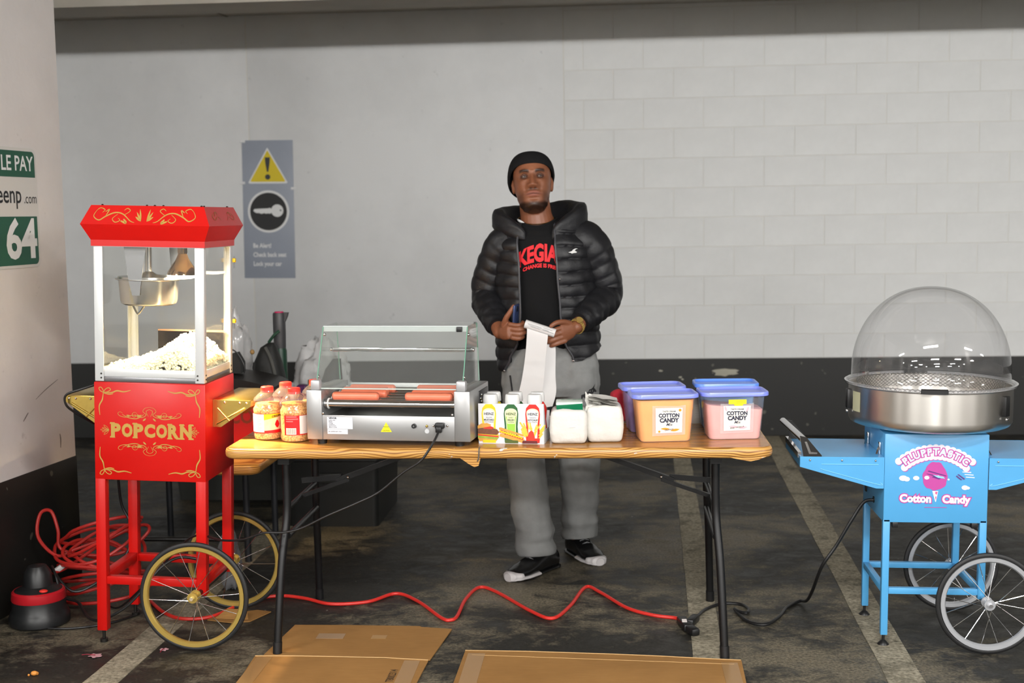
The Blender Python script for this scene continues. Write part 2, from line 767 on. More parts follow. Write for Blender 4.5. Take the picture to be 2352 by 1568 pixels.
for (cx, cz, sx_, sz_, sd) in ((0.765, 0.437, 0.082, 0.026, 1), (0.325, 0.45, 0.012, 0.007, 2), (0.46, 0.405, 0.012, 0.006, 3),
                               (0.475, 0.39, 0.008, 0.006, 4), (1.72, 0.395, 0.01, 0.006, 5), (2.52, 0.30, 0.008, 0.006, 6), (-3.3, 0.33, 0.01, 0.008, 7)):
    rnd = random.Random(sd)
    pl = []
    for i in range(16):
        a = 2 * pi * i / 16
        k = 1 + rnd.uniform(-0.25, 0.2)
        pl.append((cx + sx_ * k * cos(a) * (1 if abs(cos(a)) < 0.6 else 1.1), cz + sz_ * k * sin(a)))
    MB().prism(pl, WY - 0.0092, WY - 0.0078).build('paint_chip', M_CHIP, wb, smooth=0)

# pillar at the left
nx, ny = Vector((-2.313, 5.426, 0)), Vector((-2.374, 4.845, 0))
dv = (ny - nx).normalized()
ang = atan2(dv.x, -dv.y)          # small turn of the pillar
pil = bpy.data.objects.new('wall_left', None)
me = MB().box((-0.6, -1.1, 1.475), (1.2, 2.2, 2.95), 0.006).mesh('wall_left')
pil = place('wall_left', me, M_PILLAR, None, (-2.313, 5.426, 0), (0, 0, ang))
tag(pil, 'broad white painted concrete pillar beside the popcorn cart', kind='structure')
MB().box((-0.6, -1.1, 0.265), (1.2046, 2.2046, 0.53), 0.004).build('painted_band', M_BAND, pil)

for pts, wd in (([(-0.30, 0.815), (-0.22, 0.845), (-0.12, 0.875)], 0.004), ([(-0.125, 0.585), (-0.122, 0.62), (-0.126, 0.645)], 0.010), ([(-0.40, 0.74), (-0.36, 0.77)], 0.007)):
    g = MB()
    ribbon(g, pts, wd, 0)
    MB().add([(0.0008, a, c) for a, b, c in g.v], g.f).build('scuff_mark', mat('scuff_grey', S(128, 120, 116), 0.7), pil, 0, fix=False)

ce = MB().box((0, -0.4, 3.0), (26, 19.4, 0.16)).build('ceiling', M_CEIL, smooth=0)
tag(ce, 'grey concrete garage ceiling slab', kind='structure')
MB().bar((-2.62, 9.0, 2.918), (-2.95, 6.6, 2.918), 0.012, 0.006).build('joint_strip', mat('dark_joint', S(120, 113, 100), 0.9), ce)
bmx = MB().box((0, 7.35, 2.82), (26, 0.35, 0.22)).build('ceiling_beam', M_CEIL, smooth=0)
tag(bmx, 'concrete beam below the garage ceiling', kind='structure')
# columns added behind the camera to give the steel bowl vertical reflections
for i, (x, y) in enumerate(((-5.2, 0.4), (4.6, 0.6), (-2.6, -4.6), (2.2, -4.4), (6.6, -4.6), (-7.4, -4.4))):
    o = MB().box((x, y, 1.475), (0.7, 0.5, 2.95)).build('reflection_column', M_PILLAR, smooth=0)
    tag(o, 'white column added behind the viewpoint for reflections', kind='structure')
    MB().box((x, y, 0.265), (0.71, 0.51, 0.53)).build('painted_band', M_BAND, o, smooth=0)
for nm, c, s in (('wall_right', (12.95, -0.4, 1.475), (0.1, 19.2, 2.95)), ('wall_far_left', (-12.95, -0.4, 1.475), (0.1, 19.2, 2.95)),
                 ('wall_front', (0, -10.0, 1.475), (25.8, 0.1, 2.95))):
    o = MB().box(c, s).build(nm, M_WALL, smooth=0)
    tag(o, 'white garage wall out of view, ' + nm.replace('_', ' '), kind='structure')

# ------------------------------------------------ signs
M_WHITE = mat('print_white', S(225, 226, 226), 0.45)
M_BLACK = mat('print_black', S(24, 24, 26), 0.5)
ws = thing('warning_sign', 'tall grey wall sign with yellow warning triangle and key symbol', 'sign', (-2.38, WY - 0.001, 1.12), (0, 0.012, 0))
M_SGREY = mat('sign_grey', S(150, 157, 170), 0.45, vary=0.04, vscale=3)
MB().box((0, -0.002, 0.476), (0.358, 0.004, 0.952), 0.001).build('panel', M_SGREY, ws)
M_YEL = mat('sign_yellow', S(218, 194, 12), 0.45)


def tri(cx, zb, w, h, r):
    return [(cx - w / 2 + r, zb), (cx + w / 2 - r, zb), (cx + w / 2 - r * 0.4, zb + r * 0.7), (cx + r * 0.35, zb + h - r * 0.4), (cx, zb + h), (cx - r * 0.35, zb + h - r * 0.4), (cx - w / 2 + r * 0.4, zb + r * 0.7)]


MB().prism(tri(0.0, 0.655, 0.285, 0.245, 0.012), -0.0055, -0.0035).build('triangle_border', M_WHITE, ws, 0)
MB().prism(tri(0.0, 0.667, 0.252, 0.215, 0.01), -0.0068, -0.005).build('triangle', M_YEL, ws, 0)
MB().prism([(-0.018, 0.835), (0.018, 0.835), (0.016, 0.80), (0.005, 0.735), (-0.005, 0.735), (-0.016, 0.80)], -0.0078, -0.006).prism(circ(0, 0.700, 0.0185), -0.0078, -0.006).build('exclamation_mark', mat('sign_dark', S(45, 48, 50), 0.5), ws, 0)
MB().prism(circ(0, 0.462, 0.146, 40), -0.0055, -0.0035).build('circle_border', M_WHITE, ws, 0)
MB().prism(circ(0, 0.462, 0.130, 40), -0.0068, -0.005).build('circle', M_BLACK, ws, 0)
kx = -0.106
MB().prism(circ(0.062, 0.468, 0.043, 24), -0.0078, -0.006).prism(
    [(kx, 0.470), (kx + 0.008, 0.480), (0.0, 0.484), (0.012, 0.488), (0.016, 0.482), (0.030, 0.482), (0.030, 0.452), (0.016, 0.452), (0.010, 0.446), (0.0, 0.450),
     (-0.02, 0.447), (-0.03, 0.452), (-0.05, 0.446), (-0.065, 0.452), (-0.085, 0.452), (kx + 0.004, 0.462)], -0.00785, -0.006).build('key', M_WHITE, ws, 0)
MB().prism(circ(0.086, 0.470, 0.006, 12), -0.0086, -0.007).build('key_hole', M_BLACK, ws, 0)
for i, s in enumerate(('Be Alert!', 'Check back seat', 'Lock your car')):
    put_text('lettering', s, 0.043, M_WHITE, ws, -0.115, 0.225 - i * 0.063, -0.0046, 0.0012, 0.82, 'LEFT')
for (a, b) in ((-0.172, 0.945), (-0.179, 0.66), (0.179, 0.62)):
    MB().box((a, -0.005, b), (0.035, 0.002, 0.018), 0.0006).build('tape', mat('clear_tape', S(222, 222, 222), 0.2), ws)

# parking sign on the pillar (lies in the pillar's side face)
ps = thing('parking_sign', 'green and white mobile payment parking sign on the pillar', 'sign', (-2.313, 5.426, 0), (0, 0, ang + pi / 2))
# local x runs back along the pillar face, -y points away from the face
M_GREEN = mat('sign_green', S(22, 82, 62), 0.5)
MS = MB()
sx0, sx1, sz0, sz1 = -0.72, -0.215, 1.352, 1.828
pl = rrect(sx1 - sx0, sz1 - sz0, 0.03, 6, (sx0 + sx1) / 2, (sz0 + sz1) / 2)
MS.prism(pl, -0.005, -0.001).build('panel', mat('sign_white', S(206, 203, 198), 0.4), ps, 30)


def halfround(x0, x1, z0, z1, r, top):
    p = []
    if top:
        p = [(x0, z0), (x1, z0)]
        p += [(x1 - r + r * cos(pi / 2 * i / 6), z1 - r + r * sin(pi / 2 * i / 6)) for i in range(7)]
        p += [(x0 + r + r * cos(pi / 2 + pi / 2 * i / 6), z1 - r + r * sin(pi / 2 + pi / 2 * i / 6)) for i in range(7)]
    else:
        p = [(x1, z1), (x0, z1)]
        p += [(x0 + r + r * cos(pi + pi / 2 * i / 6), z0 + r + r * sin(pi + pi / 2 * i / 6)) for i in range(7)]
        p += [(x1 - r + r * cos(1.5 * pi + pi / 2 * i / 6), z0 + r + r * sin(1.5 * pi + pi / 2 * i / 6)) for i in range(7)]
    return p


MB().prism(halfround(sx0 + 0.012, sx1 - 0.014, 1.712, 1.815, 0.022, True), -0.0062, -0.0048).build('green_field', M_GREEN, ps, 0)
MB().prism(halfround(sx0 + 0.012, sx1 - 0.014, 1.364, 1.556, 0.022, False), -0.0062, -0.0048).build('green_field', M_GREEN, ps, 0)
put_text('lettering', 'MOBILE PAY', 0.083, M_WHITE, ps, -0.243, 1.763, -0.0067, 0.0012, 0.92, 'RIGHT')
put_text('lettering', 'greenp', 0.10, M_BLACK, ps, -0.335, 1.640, -0.0056, 0.001, 0.9, 'RIGHT')
put_text('lettering', '.com', 0.058, M_BLACK, ps, -0.222, 1.626, -0.0056, 0.0, 0.85, 'RIGHT')
put_text('lettering', '64', 0.215, M_WHITE, ps, -0.238, 1.459, -0.0067, 0.006, 1.06, 'RIGHT')
# ================================================================ popcorn cart
M_RED = mat('cart_red', S(192, 18, 13), 0.3, vary=0.04, vscale=5, spec=0.35)
M_GOLDP = mat('gold_print', S(176, 140, 62), 0.45)
M_ALU = mat('light_aluminium', S(205, 208, 208), 0.35, 0.25, spec=0.5)
M_STEEL = mat('brushed_steel', S(196, 194, 190), 0.24, 1.0)
M_DSTEEL = mat('grey_steel', S(130, 130, 132), 0.35, 0.9)
M_CHROME = mat('chrome', S(220, 220, 222), 0.08, 1.0)
M_BRASS = mat('polished_brass', S(214, 184, 98), 0.27, 1.0, bump=0.06, bscale=14, bdist=0.01)
M_RUBBER = mat('black_rubber', S(24, 24, 25), 0.55)
M_BLKPL = mat('black_plastic', S(20, 20, 21), 0.4)
M_GLASS = clear_mat('cabinet_glass', (0.975, 0.978, 0.97, 1), 0.004, (0.9, 0.88, 0.84, 1), 0.9)
M_SCREW = mat('dark_screw', S(60, 58, 55), 0.35, 0.8)


def make_wheel(parent, c, R, tire, tire_m, rim_m, spoke_m, nsp=14, hub_len=0.05, off=0.0):
    """spoked wheel in an XZ plane, axis along Y"""
    def ring(r, t, n=64, ty=1.0, k=10):
        vs, fs = [], []
        for i in range(n):
            a = 2 * pi * i / n
            for j in range(k):
                b = 2 * pi * j / k
                rr = r + t * cos(b)
                vs.append((rr * cos(a), ty * t * sin(b), rr * sin(a)))
        for i in range(n):
            for j in range(k):
                fs.append((i * k + j, ((i + 1) % n) * k + j, ((i + 1) % n) * k + (j + 1) % k, i * k + (j + 1) % k))
        return MB().add(vs, fs)
    wheel = ring(R - tire, tire, ty=0.95).build('wheel', tire_m, parent, loc=c)
    wheel['label'] = 'black rubber tyre on spoked wheel'
    ri = R - 2 * tire - 0.004
    n = 64
    rm = MB()
    prof = [(ri + 0.007, -0.011), (ri - 0.006, -0.0105), (ri - 0.010, -0.005), (ri - 0.010, 0.005), (ri - 0.006, 0.0105), (ri + 0.007, 0.011)]
    vs, fs = [], []
    for i in range(n):
        a = 2 * pi * i / n
        for r, y in prof:
            vs.append((r * cos(a), y, r * sin(a)))
    k = len(prof)
    for i in range(n):
        for j in range(k):
            fs.append((i * k + j, ((i + 1) % n) * k + j, ((i + 1) % n) * k + (j + 1) % k, i * k + (j + 1) % k))
    rm.add(vs, fs).build('rim', rim_m, wheel)
    hb = MB()
    hb.cyl((0, -hub_len / 2, 0), (0, hub_len / 2, 0), 0.011, n=18)
    for s in (-1, 1):
        hb.cyl((0, s * (hub_len / 2 - 0.008), 0), (0, s * (hub_len / 2 - 0.004), 0), 0.019, n=24)
    hb.build('hub', rim_m, wheel)
    MB().cyl((0, -hub_len / 2 - 0.010, 0), (0, -hub_len / 2, 0), 0.0075, n=6).cyl((0, hub_len / 2, 0), (0, hub_len / 2 + 0.010, 0), 0.0075, n=6).build('axle_nut', M_CHROME, wheel)
    for i in range(nsp):
        a = 2 * pi * i / nsp + 0.1 + off
        s = -1 if i % 2 else 1
        b = a + (0.55 if (i // 2) % 2 else -0.55)
        p0 = (0.018 * cos(b), s * (hub_len / 2 - 0.006), 0.018 * sin(b))
        p1 = ((ri - 0.004) * cos(a), 0, (ri - 0.004) * sin(a))
        MB().cyl(p0, p1, 0.0013, n=6).build('spoke', spoke_m, wheel)
    return wheel


PX, PY = -1.683, 4.71
pc = thing('popcorn_cart', 'red vintage popcorn machine cart with glass cabinet and gold spoked wheels', 'popcorn cart', (PX, PY, 0.0), (0, 0.034, 0))
HX, HY = 0.204, 0.178
# legs and frame
for sx_, sy_ in ((-1, -1), (-1, 1), (1, -1), (1, 1)):
    zb_ = 0.040 if sx_ < 0 else 0.185
    MB().box((sx_ * (HX - 0.019), sy_ * (HY - 0.019), (zb_ + 0.62) / 2), (0.037, 0.037, 0.62 - zb_), 0.003).build('leg', M_RED, pc)
    if sx_ < 0:
        MB().cyl((sx_ * (HX - 0.019), sy_ * (HY - 0.019), 0.0075 if sx_ < 0 else 0), (sx_ * (HX - 0.019), sy_ * (HY - 0.019), 0.045), 0.006, n=10).cyl(
            (sx_ * (HX - 0.019), sy_ * (HY - 0.019), -0.006), (sx_ * (HX - 0.019), sy_ * (HY - 0.019), 0.006), 0.014, n=14).build('levelling_foot', M_SCREW, pc)
for sy_ in (-1, 1):
    MB().bar((-HX + 0.037, sy_ * (HY - 0.019), 0.228), (HX - 0.037, sy_ * (HY - 0.019), 0.228), 0.03, 0.03, bevel=0.003).build('frame_bar', M_RED, pc)
for sx_ in (-1, 1):
    MB().bar((sx_ * (HX - 0.019), -HY + 0.037, 0.232), (sx_ * (HX - 0.019), HY - 0.037, 0.232), 0.034, 0.034, bevel=0.003).build('frame_bar', M_RED, pc)
# red base box
MB().box((0, 0, 0.7775), (2 * HX, 2 * HY, 0.355), 0.004).build('base_box', M_RED, pc)
FY = -HY - 0.0008
# gold lettering POPCORN with slab serifs
lt = MB()
xcur = -0.142
sk = 0.0001
wdt = {'P': 0.036, 'O': 0.040, 'C': 0.040, 'R': 0.040, 'N': 0.043}
bz, hz = 0.7575, 0.050
for ch in 'POPCORN':
    vs, fs = text_geo(ch, 0.07, 0.0042, 'LEFT')
    x0, x1 = min(v[0] for v in vs), max(v[0] for v in vs)
    y0, y1 = min(v[1] for v in vs), max(v[1] for v in vs)
    wch = wdt[ch]
    lt.add([(xcur + (a - x0) / (x1 - x0) * wch, FY, bz + (b - y0) / (y1 - y0) * hz) for a, b in vs], fs)
    ser = {'P': [(0.10, 0), (0.10, 1)], 'R': [(0.12, 0), (0.12, 1), (0.92, 0)], 'N': [(0.12, 0), (0.12, 1), (0.90, 1), (0.90, 0)], 'O': [], 'C': []}[ch]
    for (t, e) in ser:
        xc = xcur + t * wch + 0.002
        zc = bz + e * hz
        sk += 0.00005
        lt.add([(xc - 0.0105, FY - sk, zc - 0.003), (xc + 0.0105, FY - sk, zc - 0.003), (xc + 0.008, FY - sk, zc + 0.003), (xc - 0.008, FY - sk, zc + 0.003)], [(0, 1, 2, 3)])
    xcur += wch + 0.0035
lt.build('lettering', M_GOLDP, pc, 0, fix=False)


def scroll_group(flip):
    g = MB()
    z0 = 0.782 + flip * 0.052
    for s in (-1, 1):
        def q(x, z):
            return (s * x, z0 + flip * z)
        ribbon(g, [q(x, z) for x, z in [(0.0, 0.034), (0.016, 0.030), (0.024, 0.018), (0.012, 0.006), (0.030, -0.004), (0.06, 0.004), (0.085, -0.004), (0.108, 0.0), (0.116, 0.009), (0.108, 0.015), (0.098, 0.010)]], 0.0022, FY)
        ribbon(g, [q(x, z) for x, z in [(0.02, 0.008), (0.045, -0.008), (0.075, -0.006), (0.10, 0.006)]], 0.003, FY)
        ribbon(g, [q(x, z) for x, z in [(0.004, 0.0), (0.012, 0.018), (0.0, 0.026)]], 0.0018, FY)
        ribbon(g, [q(0.055 + a, 0.004 + b) for a, b in spiral(0, 0, 0.012, 0.003, pi, -1.5 * pi)], 0.0018, FY)
        for (a, b, L, an) in ((0.03, 0.0, 0.018, 0.3), (0.045, -0.004, 0.02, 2.6), (0.068, 0.0, 0.018, 0.2), (0.012, -0.006, 0.016, -0.7)):
            c = q(a, b)
            pl = leafpoly(0, 0, L, 0.006, an)
            LAYER[0] = (LAYER[0] + 1) % 16
            g.add([(c[0] + s * p[0], FY - 0.0009 - 0.00005 * LAYER[0], c[1] + flip * p[1]) for p in pl], [tuple(range(len(pl)))])
    return g


scroll_group(1).build('scroll_ornament', M_GOLDP, pc, 0, fix=False)
g2 = scroll_group(-1)
g2.v = [(a, b, c - 0.004) for a, b, c in g2.v]
g2.build('scroll_ornament', M_GOLDP, pc, 0, fix=False)
for s in (-1, 1):
    g = MB()
    for an in (-0.75, -0.3, 0.0, 0.3, 0.75):
        pl = leafpoly(0, 0, 0.026 if an else 0.032, 0.007, an)
        ribbon(g, [(s * (0.149 + p[0]), 0.782 + p[1]) for p in pl + pl[:1]], 0.0012, FY, False, 2)
    g.build('fan_ornament', M_GOLDP, pc, 0, fix=False)
for s in (-1, 1):
    for e in (-1, 1):
        g = MB()
        cx, cz = s * 0.168, 0.7775 + e * 0.140
        def q(x, z):
            return (cx - s * x, cz - e * z)
        ribbon(g, [q(x, z) for x, z in [(0.0, 0.0), (0.03, 0.0), (0.05, -0.007), (0.075, -0.004), (0.10, -0.010)]], 0.005, FY)
        ribbon(g, [q(x, z) for x, z in [(0.0, 0.0), (-0.003, 0.02), (-0.006, 0.03), (-0.016, 0.05), (-0.014, 0.082)]], 0.005, FY)
        ribbon(g, [q(x, z) for x, z in [(0.0, 0.0), (-0.012, -0.006), (-0.016, -0.016), (-0.008, -0.018), (-0.001, -0.008), (0.0, 0.0)]], 0.0028, FY, False)
        ribbon(g, [q(x, z) for x, z in [(0.0, 0.0), (0.008, -0.012), (0.020, -0.017), (0.026, -0.010), (0.014, -0.002), (0.0, 0.0)]], 0.0028, FY, False)
        ribbon(g, [q(x, z) for x, z in [(0.0, 0.002), (0.02, 0.006), (0.036, 0.004)]], 0.004, FY)
        g.build('corner_ornament', M_GOLDP, pc, 0, fix=False)
# cabinet deck and frame
MB().box((0, 0, 0.9645), (2 * HX - 0.012, 2 * HY - 0.012, 0.019), 0.002).build('deck', M_DSTEEL, pc)
ZG0, ZG1 = 0.958, 1.452
for sx_ in (-1, 1):
    for sy_ in (-1, 1):
        pm = MB()
        x, y = sx_ * (HX - 0.006), sy_ * (HY - 0.004)
        pm.box((x - sx_ * 0.0155, y, (ZG0 + ZG1) / 2), (0.031, 0.004, ZG1 - ZG0), 0.001)
        pm.box((x, y - sy_ * 0.0135, (ZG0 + ZG1) / 2), (0.004, 0.027, ZG1 - ZG0), 0.001)
        pm.build('post', M_ALU, pc)
        sc = MB()
        for dz in (0.012, 0.027):
            sc.cyl((x - sx_ * 0.022, y - 0.004, ZG0 + dz), (x - sx_ * 0.022, y + 0.004, ZG0 + dz), 0.0032, n=10)
            sc.cyl((x - 0.004, y - sy_ * 0.018, ZG0 + dz), (x + 0.004, y - sy_ * 0.018, ZG0 + dz), 0.0032, n=10)
        sc.build('screw', M_SCREW, pc)
for sy_ in (-1, 1):
    MB().box((0, sy_ * (HY - 0.009), 0.988), (2 * HX - 0.05, 0.006, 0.028), 0.001).build('bottom_rail', M_ALU, pc)
    MB().box((0, sy_ * (HY - 0.013), 1.225), (2 * HX - 0.06, 0.003, 0.446)).build('glass_pane', M_GLASS, pc, 0)
for sx_ in (-1, 1):
    MB().box((sx_ * (HX - 0.011), 0, 0.988), (0.006, 2 * HY - 0.05, 0.028), 0.001).build('bottom_rail', M_ALU, pc)
    MB().box((sx_ * (HX - 0.016), 0, 1.225), (0.003, 2 * HY - 0.06, 0.446)).build('glass_pane', M_GLASS, pc, 0)
# rear loading flap and edge; the flap's dark tint stands in for reflections
MB().box((0.05, HY - 0.020, 1.052), (0.268, 0.003, 0.122)).build('loading_flap', clear_mat('acrylic_reflection_tint', (0.40, 0.34, 0.31, 1), 0.0, (0.5, 0.4, 0.32, 1), 0.8, 0.05), pc, 0)
MB().box((0.05, HY - 0.022, 1.115), (2 * HX - 0.14, 0.004, 0.006)).box((0.12, HY - 0.022, 1.115), (0.13, 0.006, 0.008)).build('flap_edge', mat('flap_metal', S(150, 120, 100), 0.3, 0.8), pc)
for zz in (1.155, 1.385):
    hm = MB().box((HX + 0.006, HY - 0.012, zz), (0.012, 0.016, 0.016), 0.003)
    h = hm.build('hinge', mat('yellow_hinge', S(226, 184, 20), 0.4), pc)
    MB().cyl((HX + 0.006, HY - 0.012, zz - 0.030), (HX + 0.006, HY - 0.012, zz + 0.014), 0.0025, n=8).build('hinge_pin', M_DSTEEL, h)

# roof: lofted rectangles
def rect_ring(hx, hy, z):
    return [(-hx, -hy, z), (hx, -hy, z), (hx, hy, z), (-hx, hy, z)]


roof = MB().loft([rect_ring(0.206, 0.182, 1.440), rect_ring(0.206, 0.182, 1.462), rect_ring(0.232, 0.212, 1.517), rect_ring(0.203, 0.180, 1.584)])
roof.build('roof', M_RED, pc, 0)
MB().box((0, 0, 1.4405), (0.404, 0.356, 0.004)).build('roof_plate', M_ALU, pc, 0)
rs = MB()
for (x, y) in ((-0.17, -0.16), (0.02, -0.16), (0.19, -0.165), (-0.12, 0.15), (-0.06, 0.16), (0.1, 0.15), (0.185, 0.16)):
    rs.sphere((x, y, 1.585), 0.0045, 8, 6, (1, 1, 0.7))
rs.build('roof_screw', M_SCREW, pc)
# roof ornaments lie in the sloped faces
def on_roof_front(x, t):
    z = 1.517 + (1.584 - 1.517) * t
    y = -0.212 + (0.212 - 0.180) * t - 0.0012
    return (x, y, z)


g = MB()
for s in (-1, 1):
    parts = [([(0.178, 0.72), (0.186, 0.42), (0.165, 0.22), (0.142, 0.42), (0.11, 0.62), (0.08, 0.55), (0.05, 0.2), (0.034, 0.12)], 0.0045),
             ([(0.178, 0.72), (0.165, 0.86), (0.148, 0.76), (0.156, 0.62)], 0.003),
             ([(0.098, 0.55), (0.116, 0.3), (0.104, 0.12), (0.088, 0.22), (0.096, 0.34)], 0.003),
             ([(0.075, 0.5), (0.055, 0.72), (0.066, 0.85), (0.077, 0.74)], 0.003),
             ([(0.142, 0.45), (0.132, 0.78), (0.145, 0.66)], 0.004), ([(0.085, 0.2), (0.065, 0.1), (0.075, 0.3)], 0.008)]
    for pts, wd in parts:
        gg = MB()
        ribbon(gg, [(s * x * 0.98 - 0.004, t * 0.067) for x, t in pts], wd, 0)
        g.add([on_roof_front(a, c / 0.067) for a, b, c in gg.v], gg.f)
    for an, L in ((0.5, 0.026), (0.9, 0.032), (1.3, 0.034)):
        pl = leafpoly(0, 0, L, 0.006, an)
        g.add([on_roof_front(s * (0.010 + p[0]) - 0.004, 0.18 + p[1] / 0.05) for p in pl], [tuple(range(len(pl)))])
g.build('roof_ornament', M_GOLDP, pc, 0, fix=False)
# side roof ornament
g = MB()
for s in (-1, 1):
    for pts, wd in (([(0.10, 0.7), (0.13, 0.5), (0.11, 0.3), (0.07, 0.5), (0.04, 0.3)], 0.006), ([(0.06, 0.6), (0.08, 0.75), (0.10, 0.5)], 0.008)):
        gg = MB()
        ribbon(gg, [(s * x, t) for x, t in pts], wd, 0)
        for a, b, c in gg.v:
            pass
        g.add([(0.232 - 0.029 * c + 0.0012, a, 1.517 + 0.067 * c) for a, b, c in gg.v], gg.f)
g.build('roof_ornament', mat('gold_print_dark', S(150, 112, 50), 0.5), pc, 0, fix=False)

# kettle with hanging bracket and handle
KX, KY = -0.062, 0.0
km = MB()
km.lathe([(0.0, 1.222), (0.086, 1.222), (0.098, 1.228), (0.102, 1.24), (0.108, 1.312), (0.120, 1.316), (0.120, 1.319), (0.106, 1.318), (0.100, 1.245), (0.09, 1.232), (0.0, 1.232)], 48, (KX, KY, 0))
ke = km.build('kettle', M_STEEL, pc)
ke['label'] = 'stainless popping kettle'
MB().tube(catmull([(KX - 0.05, -0.03, 1.222), (KX - 0.035, -0.035, 1.196), (KX - 0.025, -0.035, 1.192), (KX - 0.005, -0.03, 1.222)], 5), 0.0035, 8).build('kettle_handle', M_BLKPL, ke)
br = MB()
br.prism([(KX - 0.052, 1.445), (KX + 0.032, 1.445), (KX + 0.010, 1.30), (KX + 0.006, 1.262), (KX - 0.022, 1.262), (KX - 0.034, 1.31)], -0.112, -0.109)
br.build('kettle_bracket', M_DSTEEL, ke)
MB().prism([(KX + 0.055, 1.445), (KX + 0.118, 1.445), (KX + 0.106, 1.318), (KX + 0.066, 1.318)], 0.062, 0.065).build('kettle_bracket', M_STEEL, ke)
MB().lathe([(0.112, 1.319), (0.11, 1.326), (0.03, 1.334), (0.012, 1.345), (0.012, 1.44)], 36, (KX, KY, 0)).build('kettle_lid', M_STEEL, ke)
# heat lamp: reflector bulb in a socket, and its light
BX = 0.072
bb = MB().lathe([(0.018, 1.445), (0.018, 1.418), (0.016, 1.412), (0.019, 1.404), (0.024, 1.392), (0.042, 1.366), (0.054, 1.345), (0.056, 1.335)], 32, (BX, -0.02, 0)).build('heat_lamp', mat('amber_reflector', S(170, 140, 110), 0.12, 1.0), pc, fix=False)
MB().lathe([(0.056, 1.335), (0.050, 1.328), (0.03, 1.322), (0.0, 1.320)], 32, (BX, -0.02, 0)).build('lamp_face', emit_mat('lamp_glow', (1.0, 0.80, 0.52, 1), 60.0), bb)
L = bpy.data.lights.new('heat_lamp_light', 'SPOT')
L.energy = 430
L.color = (1.0, 0.74, 0.42)
L.shadow_soft_size = 0.045
L.spot_size = radians(118)
L.spot_blend = 0.8
lo = bpy.data.objects.new('heat_lamp_light', L)
COL.objects.link(lo)
lo.parent = pc
lo.location = (BX, -0.02, 1.305)

# axle and wheels
MB().cyl((0.183, -HY - 0.09, 0.200), (0.183, HY + 0.09, 0.200), 0.009, n=14).build('axle', M_SCREW, pc)
M_GRIM = mat('gold_rim', S(186, 158, 82), 0.32, 0.6)
make_wheel(pc, (0.183, -HY - 0.075, 0.2045), 0.198, 0.0095, M_RUBBER, M_GRIM, M_CHROME, 14)
make_wheel(pc, (0.183, HY + 0.065, 0.2045), 0.198, 0.0095, M_RUBBER, M_GRIM, M_CHROME, 14, off=0.3)
# folding brass side shelves
for s in (-1, 1):
    x0, x1 = s * (HX + 0.001), s * (HX + 0.141)
    ya, yb = -0.092, HY + 0.06
    zt = 0.888
    sh = MB().box(((x0 + x1) / 2, (ya + yb) / 2, zt), (0.14, yb - ya, 0.004), 0.001).box((x1 - s * 0.002, (ya + yb) / 2, zt - 0.010), (0.004, yb - ya, 0.024), 0.001).build('side_shelf', M_BRASS, pc)
    sh['label'] = 'polished brass side shelf'
    for yy in (ya, yb):
        MB().prism([(x0, zt), (x1, zt), (x1, zt - 0.020), (x0 + s * 0.03, zt - 0.098), (x0, zt - 0.098)], yy - 0.002, yy + 0.002).build('shelf_bracket', M_BRASS, sh, 0)
    em = MB()
    yy = ya - 0.003
    em.tube([(x0 + s * 0.014, yy, zt - 0.086), (x0 + s * 0.118, yy, zt - 0.026)], 0.0038, 8)
    em.tube([(x0 + s * 0.018, yy, zt - 0.028), (x0 + s * 0.062, yy, zt - 0.074)], 0.0038, 8)
    em.build('embossed_cross', M_BRASS, sh)
    sc = MB()
    for t in (0.045, 0.1, 0.125):
        sc.sphere((x0 + s * t, yy, zt - 0.008), 0.0045, 10, 6)
    sc.build('shelf_screw', M_CHROME, sh)

# popcorn pile inside the cabinet
rnd = random.Random(3)
M_POP = mat('popped_corn', S(255, 246, 214), 0.75, vary=0.06, vscale=40)
def pop_h(x, y):
    h = 0.020 + 0.098 * exp(-((x - 0.10) / 0.085) ** 2) + 0.035 * exp(-((x + 0.02) / 0.12) ** 2)
    return h * (1.0 - 0.25 * (y / 0.16) ** 2)


pm = MB()
lobe = MB().sphere((0, 0, 0), 1.0, 6, 4)
core_v, core_f = [], []
nx_, ny_ = 24, 18
for j in range(ny_ + 1):
    for i in range(nx_ + 1):
        x, y = -0.181 + 0.362 * i / nx_, -0.152 + 0.304 * j / ny_
        core_v.append((x, y, 0.976 + pop_h(x, y) * 0.9))
for j in range(ny_):
    for i in range(nx_):
        k = j * (nx_ + 1) + i
        core_f.append((k, k + 1, k + nx_ + 2, k + nx_ + 1))
pm.add(core_v, core_f)
for i in range(3200):
    x, y = rnd.uniform(-0.174, 0.174), rnd.uniform(-0.148, 0.148)
    if rnd.random() < 0.35:
        y = -0.152 + rnd.random() * 0.012
    elif rnd.random() < 0.2:
        x = 0.172 + rnd.random() * 0.008
    z = 0.978 + pop_h(x, y) * (rnd.random() ** 0.4)
    if y > -0.13 and x < 0.165:
        z = 0.978 + pop_h(x, y) * rnd.uniform(0.85, 1.05)
    r = rnd.uniform(0.0045, 0.0075)
    for k in range(3):
        d = Vector((rnd.uniform(-1, 1), rnd.uniform(-1, 1), rnd.uniform(-0.6, 1))) * r * 0.8
        rr = r * rnd.uniform(0.6, 0.95)
        pm.add([(p[0] * rr + x + d.x, p[1] * rr + y + d.y, p[2] * rr + z + d.z) for p in lobe.v], lobe.f)
pp = pm.build('popcorn_pile', M_POP, None, 60, (PX, PY, 0.0), (0, 0.034, 0))
tag(pp, 'heap of popped popcorn lit by the lamp inside the glass cabinet', 'popcorn', kind='stuff')
